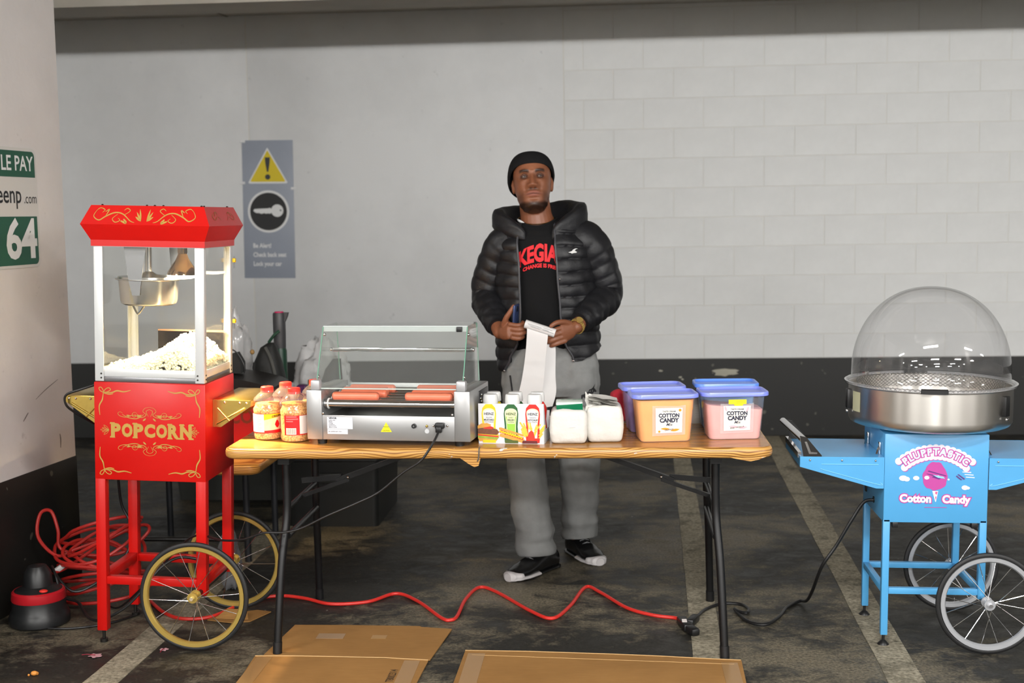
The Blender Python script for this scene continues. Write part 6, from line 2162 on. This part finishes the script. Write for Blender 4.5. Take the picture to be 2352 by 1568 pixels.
bme = body.mesh('body', 0)
bme = eval_mods(bme, [('REMESH', dict(mode='VOXEL', voxel_size=0.0030)), ('SMOOTH', dict(factor=0.5, iterations=2))])
smooth_all(bme)
ca = bme.color_attributes.new('skin_tone', 'FLOAT_COLOR', 'POINT')
SKIN = Vector(S(124, 76, 52)[:3])
LIP = Vector(S(140, 84, 72)[:3])
HAIR = Vector(S(24, 18, 15)[:3])
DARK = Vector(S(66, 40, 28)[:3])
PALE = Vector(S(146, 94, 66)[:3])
tones = []
for v in bme.vertices:
    c = SKIN.copy()
    p = HMI @ v.co
    if -0.145 < p.z < 0.12 and abs(p.x) < 0.1 and p.y < 0.12 and v.co.z > 1.5:
        ax = abs(p.x)
        front = sm(-p.y, 0.02, 0.06)
        # forehead and nose a little paler, eye hollows darker
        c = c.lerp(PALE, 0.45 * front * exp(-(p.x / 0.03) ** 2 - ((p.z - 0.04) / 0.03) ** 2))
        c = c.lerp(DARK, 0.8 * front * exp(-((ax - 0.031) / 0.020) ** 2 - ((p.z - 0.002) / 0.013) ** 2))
        lip = front * exp(-(p.x / 0.027) ** 4) * exp(-((p.z + 0.0725) / (0.0125 - 6 * p.x * p.x)) ** 4)
        c = c.lerp(LIP, 0.85 * lip)
        c = c.lerp(HAIR, 0.75 * front * exp(-(p.x / 0.029) ** 4) * exp(-((p.z + 0.0722) / 0.0021) ** 2))
        brow = front * sm(ax, 0.010, 0.015) * (1 - sm(ax, 0.046, 0.054)) * exp(-((p.z - 0.0235 - 0.10 * (ax - 0.03) + 7 * (ax - 0.032) ** 2) / 0.0066) ** 4)
        c = c.lerp(HAIR, 0.9 * brow)
        mou = front * exp(-(p.x / 0.026) ** 4) * exp(-((p.z + 0.0545) / 0.0048) ** 2)
        c = c.lerp(HAIR, 0.6 * mou)
        # short beard along chin and jaw
        jaw = sm(-p.z, 0.096 - 0.30 * max(0.0, ax - 0.022), 0.112 - 0.30 * max(0.0, ax - 0.022)) * sm(-p.y, -0.005, 0.03) * (1 - sm(-p.z, 0.136, 0.148))
        c = c.lerp(HAIR, 0.88 * jaw)
        stub = sm(-p.z, 0.045, 0.075) * sm(ax, 0.028, 0.045) * sm(-p.y, -0.02, 0.02)
        c = c.lerp(HAIR, 0.45 * stub)
        nost = front * (exp(-((ax - 0.009) / 0.0045) ** 2 - ((p.z + 0.0505) / 0.003) ** 2))
        c = c.lerp(HAIR, 0.85 * nost)
    tones += (c.x, c.y, c.z, 1.0)
ca.data.foreach_set('color', tones)


def skin_mat():
    t = NT('skin')
    at = t.n('ShaderNodeAttribute', attribute_name='skin_tone')
    b = t.noise(220.0, 3, 0.6, t.coord())
    t.pbr(at.outputs['Color'], 0.46, 0, 0.45, b, 0.12, 0.001, Subsurface_Weight=0.0)
    return t.m


bo = place('body', bme, skin_mat(), man)
# eyes
for s in (-1, 1):
    ey = MB().sphere((s * 0.031, -0.0755, 0.002), 0.0122, 20, 14)
    ey.v = [tuple(HM @ Vector(p)) for p in ey.v]
    eo = ey.build('eye', mat('eye_white', S(112, 100, 92), 0.3), man)
    ir = MB().sphere((s * 0.031 + 0.001, -0.0832, 0.0018), 0.0062, 14, 10, (1, 0.8, 1))
    ir.v = [tuple(HM @ Vector(p)) for p in ir.v]
    ir.build('iris', mat('eye_dark', S(18, 12, 10), 0.15), eo)
    for (z0, amp, r) in ((0.0020, 0.0058, 0.0046), (0.0010, -0.0058, 0.0034)):
        pts = []
        for i in range(9):
            t = -1 + 2 * i / 8
            x = s * 0.031 + 0.0145 * t
            zz_ = z0 + amp * (1 - t * t) - 0.0006
            yy = -0.0755 - sqrt(max(0.0, 0.0138 ** 2 - (0.0125 * t) ** 2 - (zz_ - 0.002) ** 2 * 0.9)) * 0.93
            pts.append(HM @ Vector((x, yy, zz_)))
        MB().tube(pts, [r * HS * (0.5 + 0.5 * sin(pi * (i + 0.6) / 9.2)) for i in range(9)], 8).build('eyelid', mat('eyelid_skin', S(72, 43, 30), 0.5), eo)

# beanie
M_KNIT = mat('black_knit', S(17, 17, 18), 0.9, bump=0.5, bscale=240, bdist=0.002, spec=0.2)
rings = []
NS = 48
for j in range(15):
    t = j / 14
    ring = []
    for i in range(NS):
        a = 2 * pi * i / NS
        c, s = cos(a), sin(a)        # c>0 faces forward
        zlow = 0.052 + 0.004 * c if c > 0 else 0.052 + 0.10 * c
        zlow = 0.052 - 0.036 * (1 - max(0.0, c)) ** 1.5 - (0.055 * (-c) if c < 0 else 0)
        if s < 0:
            zlow -= 0.022 * (-s) * (1 - abs(c))
        ztop = 0.122
        th = t * pi / 2
        z = zlow + (ztop - zlow) * sin(th)
        rx_ = 0.0930 * (cos(th) ** 0.74 if j < 14 else 0.0) * (1 - 0.06 * (1 - t))
        rf = 0.101 * (cos(th) ** 0.74 if j < 14 else 0.0)
        rb = 0.125 * (cos(th) ** 0.74 if j < 14 else 0.0)
        x = rx_ * s * 1.10
        y = -rf * c if c >= 0 else -rb * c
        if j == 0:
            x *= 0.97
            y *= 0.97
        ring.append(HM @ Vector((x - 0.004, y + 0.004, z)))
    rings.append(ring)
bn_ = MB().loft(rings, (False, True)).mesh('beanie', 60)
bn_ = eval_mods(bn_, [('SOLIDIFY', dict(thickness=0.006, offset=-1.0))])
place('beanie', bn_, M_KNIT, man)

# ---- T-shirt
SH = [(0.93, 0.185, 0.128, 0.022), (1.05, 0.180, 0.130, 0.02), (1.2, 0.182, 0.132, 0.012), (1.33, 0.185, 0.130, 0.008), (1.42, 0.175, 0.115, 0.004), (1.47, 0.135, 0.100, -0.004), (1.50, 0.098, 0.086, -0.014), (1.515, 0.086, 0.078, -0.018)]


def shirt_pt(a, z):
    rx_, ry_, cx = lerp_table(SH, z)
    c, s = cos(a), sin(a)
    wr = 0.003 * noise.noise(Vector((a * 3.0, z * 9.0, 2.0)))
    zz_ = z
    if z > 1.44:
        zz_ = z - (z - 1.44) * 0.45 * max(0.0, c) ** 2     # neckline dips in front
    return Vector((cx + (rx_ + wr) * s, 0.008 - (ry_ + wr) * c, zz_))


rings = [[shirt_pt(2 * pi * i / 64, 0.93 + 0.585 * j / 44) for i in range(64)] for j in range(45)]
M_TEE = mat('black_cotton', S(16, 16, 17), 0.9, spec=0.2)
tee = MB().loft(rings, (False, False)).build('tshirt', M_TEE, man, 60)
MB().tube([shirt_pt(2 * pi * i / 48, 1.513) for i in range(48)], 0.0055, 8, True).build('collar', M_TEE, tee)
M_TRED = mat('shirt_print_red', S(214, 24, 34), 0.7)


def shirt_front(x, z):
    rx_, ry_, cx = lerp_table(SH, z)
    q_ = max(-0.98, min(0.98, (x - cx) / rx_))
    a = math.asin(q_)
    p = shirt_pt(a, z)
    return (x, p.y - 0.004, p.z)


def shirt_text(s, size, bold, sx_, x0, z0, arch, tilt):
    vs, fs = text_geo(s, size, bold, 'CENTER', sx_)
    me = MB().add([(a, 0, b) for a, b in vs], fs).mesh('lettering', 0, False)
    bm = bmesh.new()
    bm.from_mesh(me)
    bmesh.ops.triangulate(bm, faces=bm.faces[:])
    bmesh.ops.subdivide_edges(bm, edges=[e for e in bm.edges if e.calc_length() > 0.012], cuts=1)
    for v in bm.verts:
        a, b = v.co.x, v.co.z
        v.co = shirt_front(x0 + a, z0 + b * (1.0 - 1.2 * abs(a)) - arch * a * a + tilt * a)
    bm.to_mesh(me)
    bm.free()
    place('lettering', me, M_TRED, tee)


shirt_text('IKEGIAN', 0.098, 0.0045, 0.60, 0.004, 1.368, 3.2, 0.03)
shirt_text('CHANGE IS FREE', 0.022, 0.0010, 0.90, 0.0, 1.318, 3.2, 0.03)
# thin gold chain at the neck and a white undershirt edge
MB().tube([(-0.022 + 0.076 * sin(a), 0.004 - 0.070 * cos(a), 1.512 - 0.022 * cos(a)) for a in [2 * pi * i / 40 for i in range(40)]], 0.0018, 6, True).build('necklace', mat('gold', S(206, 164, 76), 0.25, 1.0), man)
MB().tube([(-0.018 + 0.086 * sin(a), 0.004 - 0.079 * cos(a), 1.522 - 0.030 * cos(a)) for a in [-1.25 + 0.07 * i for i in range(10)]], [0.001 + 0.0045 * sin(pi * i / 9) for i in range(10)], 8).build('undershirt_edge', M_CAPW, man)

# ---- puffer jacket
JK = [(0.80, 0.222, 0.152, 0.030), (0.90, 0.226, 0.156, 0.028), (1.0, 0.222, 0.158, 0.022), (1.15, 0.216, 0.160, 0.016), (1.3, 0.214, 0.158, 0.012), (1.40, 0.206, 0.142, 0.010), (1.455, 0.172, 0.120, 0.004), (1.495, 0.118, 0.104, -0.008)]
OPEN = [(0.80, -0.170, 0.190), (0.87, -0.160, 0.160), (0.92, -0.135, 0.135), (1.00, -0.098, 0.100), (1.12, -0.085, 0.083), (1.3, -0.088, 0.072), (1.42, -0.096, 0.064), (1.495, -0.085, 0.060)]
M_PUFF = mat('black_puffer', S(21, 21, 24), 0.5, bump=0.35, bscale=38, bdist=0.005, spec=0.4)


def puff(z, ph=0.0, sp=0.052):
    t = (z / sp + ph) % 1.0
    return (sin(pi * t)) ** 0.38


NA, NZ = 90, 150
vs, fs = [], []
for j in range(NZ + 1):
    for i in range(NA + 1):
        u = i / NA
        # hem line: lower at the image left, raised at image right
        zt = 1.495
        zl, zr = 0.868, 0.915
        side = sin(pi * u)
        if u < 0.5:
            zb_ = zr + (0.965 - zr) * sm(u, 0.0, 0.22)
        else:
            zb_ = 0.965 + (zl - 0.965) * sm(u, 0.62, 0.97)
        z = zb_ + (zt - zb_) * j / NZ
        rx_, ry_, cx = lerp_table(JK, z)
        xl, xr = lerp_table(OPEN, z)
        ar = math.asin(max(-0.95, min(0.95, (xr - cx) / rx_)))
        al = math.asin(max(-0.95, min(0.95, (xl - cx) / rx_)))
        a = ar + (2 * pi + al - ar) * u
        pf = puff(z + 0.010 * noise.noise(Vector((a * 2.0, z * 6, 0))), 0.15 + 0.25 * (u > 0.5))
        edge = sm(min(u, 1 - u), 0.0, 0.012)
        kk = 0.0105 * (pf - 0.6) * edge + 0.008 * noise.noise(Vector((a * 4, z * 14, 5))) * edge
        vs.append((cx + (rx_ + kk) * sin(a), 0.010 - (ry_ + kk) * cos(a), z))
W1 = NA + 1
for j in range(NZ):
    for i in range(NA):
        k = j * W1 + i
        fs.append((k, k + 1, k + W1 + 1, k + W1))
jme = MB().add(vs, fs).mesh('jacket', 70, False)
jme = eval_mods(jme, [('SOLIDIFY', dict(thickness=0.012, offset=-1.0))])
smooth_all(jme)
jk = place('jacket', jme, M_PUFF, man)
jk['label'] = 'black quilted puffer jacket worn open'


def sleeve(A, wristpt, seed, r0=0.082, r1=0.060, relb=0.070, rw=0.050):
    sh, el, wr = Vector(A[0]), Vector(A[1]), Vector(wristpt)
    inner = sh + (sh - Vector((0.01, 0.01, 1.40))) * -0.42
    path = catmull([inner, sh + Vector((0, 0, -0.012)), sh.lerp(el, 0.55) + Vector((0.012 * (1 if sh.x > 0 else -1), 0.012, 0)), el + Vector((0, 0.004, -0.006)), el.lerp(wr, 0.5) + Vector((0.004 * (1 if sh.x > 0 else -1), 0, -0.004)), wr], 22)
    n = len(path)
    rk = [(0.0, 0.078), (0.16, r0), (0.4, 0.077), (0.62, relb), (0.82, r1), (0.955, rw), (1.0, rw * 0.86)]
    L = [0.0]
    for a, b in zip(path, path[1:]):
        L.append(L[-1] + (b - a).length)
    tot = L[-1]
    ns = 36
    rings = []
    u = None
    for i, p in enumerate(path):
        t = (path[min(i + 1, n - 1)] - path[max(i - 1, 0)]).normalized()
        if u is None:
            u, _ = frame_of(t)
        u = (u - t * u.dot(t)).normalized()
        v = t.cross(u)
        s = L[i] / tot
        base = lerp_table([(a, b) for a, b in rk], s)[0]
        ring = []
        for k in range(ns):
            a = 2 * pi * k / ns
            pfv = puff(L[i] + 0.012 * noise.noise(Vector((cos(a), sin(a), L[i] * 12 + seed))), seed * 0.3, 0.050)
            d = 0.0050 * (pfv - 0.5) + 0.008 * noise.noise(Vector((cos(a) * 2, sin(a) * 2, L[i] * 20 + seed)))
            if s > 0.955:
                d *= 0.3
            ring.append(p + (u * cos(a) + v * sin(a)) * (base + d))
        rings.append(ring)
    return MB().loft(rings, (False, True))


wl = Vector(AL[2]).lerp(Vector(AL[1]), 0.14)
wr_ = Vector(AR_[2]).lerp(Vector(AR_[1]), 0.11)
sleeve(AL, wl, 1.0).build('sleeve', M_PUFF, jk, 70)
sleeve(AR_, wr_, 4.0).build('sleeve', M_PUFF, jk, 70)
# hood lying open round the neck: a stuffed rim that rises behind the shoulders
rings = []
NH = 56
for i in range(NH + 1):
    t = i / NH
    a = radians(-148) + radians(296) * t            # 0 = straight back, ends at the front opening
    k = max(0.0, sin(pi * t)) ** 0.55
    c, s_ = cos(a), sin(a)
    lift = 0.034 + (0.020 * min(1.0, s_ * 2) if s_ > 0 else 0.0)
    fr = max(0.0, -c)
    cs = [(0.086, 1.452), (0.108, 1.488), (0.140, 1.530 + lift), (0.172, 1.548 + lift), (0.196, 1.532 + lift), (0.200, 1.492), (0.178, 1.452), (0.130, 1.432)]
    pts_ = catmull([(0.0, q[0], q[1]) for q in cs], 5, True)
    mid = Vector((0, 0.136 - 0.024 * fr, 1.480 - 0.060 * fr ** 1.5))
    ring = []
    for j, q in enumerate(pts_):
        kk = 0.26 + 0.74 * k
        r = mid.y + (q.y - 0.140) * kk * (1 + 0.10 * noise.noise(Vector((t * 14, j * 0.5, 1))))
        z = mid.z + (q.z - 1.488) * kk + 0.004 * noise.noise(Vector((t * 18, j * 0.4, 7)))
        ring.append((-0.006 + r * 1.10 * s_ * (1 - 0.34 * fr ** 2), 0.014 + r * c * 1.05, z))
    rings.append(ring)
MB().loft(rings).build('hood', M_PUFF, jk, 70)
# zip edges
for side in (0, 1):
    pts = []
    for j in range(40):
        z = (0.872 if side == 0 else 0.918) + 0.57 * j / 39
        rx_, ry_, cx = lerp_table(JK, z)
        x = lerp_table(OPEN, z)[side]
        q_ = max(-0.95, min(0.95, (x - cx) / rx_))
        pts.append((x, 0.010 - ry_ * sqrt(1 - q_ * q_) - 0.002, z))
    zp = MB().tube(pts, 0.0045, 8).build('zipper', mat('zip_grey', S(58, 58, 62), 0.4), jk)
    MB().sphere(pts[0], 0.006, 10, 8).build('zip_pull', M_CHROME, zp)
# small white bird emblem on the chest
def jacket_front(x, z, e=0.012):
    rx_, ry_, cx = lerp_table(JK, z)
    q_ = max(-0.95, min(0.95, (x - cx) / rx_))
    return (x, 0.010 - (ry_ + 0.007) * sqrt(1 - q_ * q_) - e, z)


emb = [(-0.020, -0.003), (-0.010, 0.001), (-0.004, 0.003), (0.002, 0.010), (0.012, 0.014), (0.022, 0.013), (0.013, 0.010), (0.009, 0.004), (0.018, -0.001), (0.016, -0.005), (0.004, -0.006), (-0.004, -0.008), (-0.008, -0.005)]
MB().add([jacket_front(0.137 + a * 0.95, 1.374 + b * 0.95) for a, b in emb], [tuple(range(len(emb)))]).build('emblem', mat('emblem_white', S(206, 206, 204), 0.6), jk, 0, fix=False)
MB().sphere(jacket_front(0.083, 1.262, 0.0), 0.0045, 8, 6).build('snap', M_CHROME, jk)

# ---- sweatpants
M_SWEAT = mat('grey_fleece', S(132, 133, 132), 0.95, vary=0.06, vscale=30, bump=0.25, bscale=160, spec=0.15)
pt = MB()
ell = lambda c, rx_, ry_, n=36: [(c[0] + rx_ * cos(2 * pi * i / n), c[1] + ry_ * sin(2 * pi * i / n), c[2]) for i in range(n)]
pt.loft([ell((0.028, 0.004, 0.985), 0.180, 0.120), ell((0.030, 0.004, 0.95), 0.196, 0.128), ell((0.032, 0.0, 0.88), 0.212, 0.136), ell((0.032, 0.0, 0.80), 0.214, 0.136), ell((0.032, 0.0, 0.76), 0.200, 0.12)])
LEGL = [(0.88, -0.070, 0.0, 0.105, 0.128), (0.66, -0.080, -0.010, 0.098, 0.112), (0.48, -0.080, -0.025, 0.085, 0.096), (0.30, -0.062, -0.045, 0.083, 0.092), (0.16, -0.045, -0.060, 0.088, 0.094), (0.072, -0.036, -0.067, 0.084, 0.092)]
LEGR = [(0.88, 0.128, 0.0, 0.108, 0.128), (0.66, 0.142, 0.030, 0.100, 0.112), (0.48, 0.150, 0.070, 0.090, 0.098), (0.30, 0.150, 0.122, 0.084, 0.092), (0.19, 0.143, 0.160, 0.082, 0.090), (0.085, 0.138, 0.182, 0.080, 0.088)]
for LG in (LEGL, LEGR):
    zs0, zs1 = LG[0][0], LG[-1][0]
    tab = [(-r[0],) + tuple(r[1:]) for r in LG]
    rings = []
    for j in range(40):
        z = zs0 + (zs1 - zs0) * j / 39
        cx, cy, rx_, ry_ = lerp_table(tab, -z)
        rings.append([(cx + rx_ * cos(2 * pi * i / 36), cy + ry_ * sin(2 * pi * i / 36), z + 0.012 * cos(2 * pi * i / 36 + 1.2) * (j / 39) ** 4) for i in range(36)])
    pt.loft(rings)
pme = pt.mesh('sweatpants', 0)
pme = eval_mods(pme, [('REMESH', dict(mode='VOXEL', voxel_size=0.007)), ('SMOOTH', dict(factor=0.5, iterations=4))])
nrm_ = [v.normal.copy() for v in pme.vertices]
for v, n_ in zip(pme.vertices, nrm_):
    p = v.co
    low = sm(0.42 - p.z, 0.0, 0.30)
    k = 0.007 * noise.noise(Vector((p.x * 7, p.y * 7, p.z * 9))) + 0.010 * (0.35 + low) * noise.noise(Vector((p.x * 6 + 3, p.y * 6, p.z * 26)))
    k += 0.004 * noise.noise(Vector((p.x * 26, p.y * 26, p.z * 8)))
    v.co = p + Vector((n_.x, n_.y, 0)) * k
smooth_all(pme)
sp = place('sweatpants', pme, M_SWEAT, man)
sp['label'] = 'light grey fleece sweatpants'
# leg brand print on the thigh
M_INK = mat('leg_print', S(34, 34, 36), 0.8)
vs, fs = text_geo('PUMA', 0.026, 0.0016, 'CENTER', 0.9)


from mathutils.bvhtree import BVHTree
pbv = BVHTree.FromPolygons([v.co.copy() for v in pme.vertices], [tuple(p.vertices) for p in pme.polygons])


def thigh(x, z):
    h = pbv.ray_cast(Vector((x, -1.0, z)), Vector((0, 1, 0)))
    return (x, (h[0].y if h[0] is not None else -0.12) - 0.003, z)


PXX, PZZ = 0.196, 0.770
sheet(vs, fs, lambda a, b: thigh(PXX + a, PZZ + b + 0.45 * a)).build('lettering', M_INK, sp, 0, fix=False)
cat = [(-0.008, 0.016), (-0.004, 0.022), (0.004, 0.021), (0.012, 0.026), (0.020, 0.036), (0.016, 0.024), (0.014, 0.014), (0.018, 0.010), (0.012, 0.010), (0.008, 0.016), (0.0, 0.016), (-0.004, 0.014)]
MB().add([thigh(PXX + 0.008 + a, PZZ + b + 0.3 * a) for a, b in cat], [tuple(range(len(cat)))]).build('emblem', M_INK, sp, 0, fix=False)
MB().tube([thigh(x, z) for x, z in ((-0.135, 0.855), (-0.128, 0.80), (-0.122, 0.74))], 0.004, 6).build('pocket_zip', M_INK, sp)

# ---- shoes
M_SHB = mat('shoe_black', S(18, 18, 19), 0.25, spec=0.6)
M_SHW = mat('shoe_white', S(206, 202, 202), 0.45)


def shoe(heel, toe):
    heel, toe = Vector(heel), Vector(toe)
    ax = (toe - heel)
    L = ax.length
    rz = atan2(ax.y, ax.x)
    prof = [(0.0, 0.022, 0.06), (0.04, 0.033, 0.085), (0.14, 0.039, 0.105), (0.28, 0.041, 0.110), (0.42, 0.044, 0.095), (0.58, 0.050, 0.075), (0.75, 0.052, 0.060), (0.88, 0.044, 0.050), (0.96, 0.030, 0.042), (1.0, 0.012, 0.034)]
    def ringset(z0, kz, grow, t0=0.0, t1=1.0, ztop=None):
        rings = []
        for j in range(25):
            t = t0 + (t1 - t0) * j / 24
            hw, h = lerp_table(prof, t)
            if ztop is not None:
                h = min(h, ztop)
            ring = []
            for i in range(20):
                a = 2 * pi * i / 20
                y = (hw + grow) * (abs(cos(a)) ** 0.75) * (1 if cos(a) >= 0 else -1)
                s_ = sin(a)
                z = z0 + (h - z0) * 0.5 * (1 + (abs(s_) ** 0.7) * (1 if s_ >= 0 else -1))
                if s_ > 0:
                    y *= 1 - 0.35 * s_ ** 2
                ring.append((t * L + 2.0 * grow * sm(t, 0.75, 1.0) - (grow if t0 == 0.0 else 0.0) * (1 - sm(t, 0.0, 0.2)), y, z))
            rings.append(ring)
        return rings
    o = MB().loft(ringset(0.006, 1, 0.0)).build('shoe', M_SHB, man, 60, heel, (0, 0, rz))
    MB().loft(ringset(0.0, 1, 0.004, 0.0, 1.0, 0.016)).build('sole', M_SHB, o, 60)
    MB().loft(ringset(0.0005, 1, 0.0055, 0.52, 1.0, 0.020)).build('midsole', M_SHW, o, 60)
    MB().loft(ringset(0.002, 1, 0.0060, 0.86, 1.006, 0.040)).build('toe_cap', M_SHW, o, 60)
    lc = MB()
    for t in (0.42, 0.50, 0.58):
        hw, h = lerp_table(prof, t)
        lc.tube([(t * L, -0.022, h - 0.006), (t * L + 0.004, 0, h + 0.003), (t * L, 0.022, h - 0.006)], 0.0028, 6)
    lc.build('laces', mat('lace_grey', S(120, 120, 122), 0.5), o)
    return o


shoe((0.043, 0.012, 0.0), (-0.140, -0.232, 0.0))
shoe((0.098, 0.275, 0.0), (0.232, 0.025, 0.0))

# ---- wrist watch
wdir = (Vector(AR_[2]) - Vector(AR_[1])).normalized()
wc = Vector(AR_[2]) + wdir * -0.006
u, v = frame_of(wdir)
wt = MB()
ring = []
M_GOLD = mat('watch_gold', S(226, 190, 110), 0.3, 0.7)
for i in range(22):
    a = 2 * pi * i / 22
    p = wc + u * (0.0315 * cos(a)) + v * (0.0315 * sin(a))
    rad = (p - wc).normalized()
    tan_ = wdir.cross(rad)
    M = Matrix(((wdir.x, tan_.x, rad.x, p.x), (wdir.y, tan_.y, rad.y, p.y), (wdir.z, tan_.z, rad.z, p.z), (0, 0, 0, 1)))
    wt.box((0, 0, 0), (0.017, 0.0078, 0.004), 0.001, M)
wo = wt.build('wrist_watch', M_GOLD, man, 30)
face_d = (Vector((0.2, -0.75, 0.6)) - wdir * Vector((0.2, -0.75, 0.6)).dot(wdir)).normalized()
fc = wc + face_d * 0.033
MB().cyl(fc, fc + face_d * 0.008, 0.0155, 0.0145, n=28).build('watch_case', M_GOLD, wo)

# ---- things held
ph = thing('smartphone', 'dark blue smartphone gripped in the hand on the left', 'phone', tuple(PO + Vector((-0.100, -0.234, 1.070))), (0.10, 0.10, -0.25))
MB().box((0, 0, 0.046), (0.009, 0.058, 0.100), 0.003).build('phone_body', mat('phone_blue', S(52, 66, 104), 0.25, 0.3), ph)
MB().box((-0.0050, 0, 0.046), (0.0006, 0.052, 0.094)).build('screen', mat('screen_dark', S(14, 16, 22), 0.08), ph, 0)
MB().box((0.0050, 0.0, 0.078), (0.002, 0.020, 0.022), 0.0008).build('camera_bump', mat('phone_dark', S(24, 28, 36), 0.2), ph)

rc = thing('receipt_roll', 'long white paper receipt rolled in the hand and hanging down', 'receipt', tuple(PO + Vector((0.0, -0.265, 1.065))))
M_PAP = mat('receipt_paper', S(208, 206, 205), 0.7)
r0, r1 = Vector((-0.056, -0.012, 0.022)), Vector((0.066, -0.018, -0.018))
dr = (r1 - r0).normalized()
u, v = frame_of(dr)
vs, fs = [], []
NN = 60
for i in range(NN + 1):
    a = 5 * 2 * pi * i / NN
    r = 0.010 + 0.0125 * i / NN
    o_ = u * (r * cos(a)) + v * (r * sin(a) * 0.85)
    vs += [r0 + o_, r1 + o_]
for i in range(NN):
    fs.append((2 * i, 2 * i + 1, 2 * i + 3, 2 * i + 2))
MB().add(vs, fs).build('paper_roll', M_PAP, rc, 60)


def strip(name, left, rightp, th=0.0):
    L_ = catmull(left, 8)
    R_ = catmull(rightp, 8)
    vs = []
    for a, b in zip(L_, R_):
        vs += [a, b]
    fs = [(2 * i, 2 * i + 1, 2 * i + 3, 2 * i + 2) for i in range(len(L_) - 1)]
    return MB().add(vs, fs).build(name, M_PAP, rc, 60)


strip('paper_strip', [(-0.050, -0.020, 0.018), (-0.048, -0.026, -0.01), (-0.056, -0.022, -0.10), (-0.072, -0.018, -0.20), (-0.090, -0.015, -0.275), (-0.094, -0.03, -0.315)],
      [(0.036, -0.024, -0.008), (0.036, -0.030, -0.036), (0.026, -0.024, -0.12), (0.016, -0.016, -0.22), (0.004, -0.008, -0.29), (0.0, -0.02, -0.325)])
strip('paper_strip', [(0.016, 0.004, -0.04), (0.014, 0.0, -0.10), (0.008, -0.004, -0.20), (0.0, -0.006, -0.275), (-0.004, -0.02, -0.325)],
      [(0.062, 0.006, -0.03), (0.066, 0.012, -0.09), (0.064, 0.010, -0.19), (0.066, 0.004, -0.262), (0.052, -0.03, -0.315)])
ink = MB()
for k in range(9):
    s0 = 0.08 + 0.1 * k
    c = r0.lerp(r1, s0)
    out = (u * 0.0 + v * 0.0)
for k, (ta, tb, dz) in enumerate(((0.1, 0.55, 0.008), (0.12, 0.8, 0.004), (0.62, 0.92, 0.010), (0.2, 0.5, 0.0), (0.6, 0.95, 0.001))):
    a_, b_ = r0.lerp(r1, ta), r0.lerp(r1, tb)
    rr_ = 0.0232
    f_ = -sqrt(max(0.0, rr_ ** 2 - dz ** 2))
    ink.tube([a_ + Vector((0, f_, dz)), b_ + Vector((0, f_, dz))], 0.0006, 4)
ink.build('receipt_print', mat('print_grey_dark', S(130, 130, 132), 0.7), rc, 0)
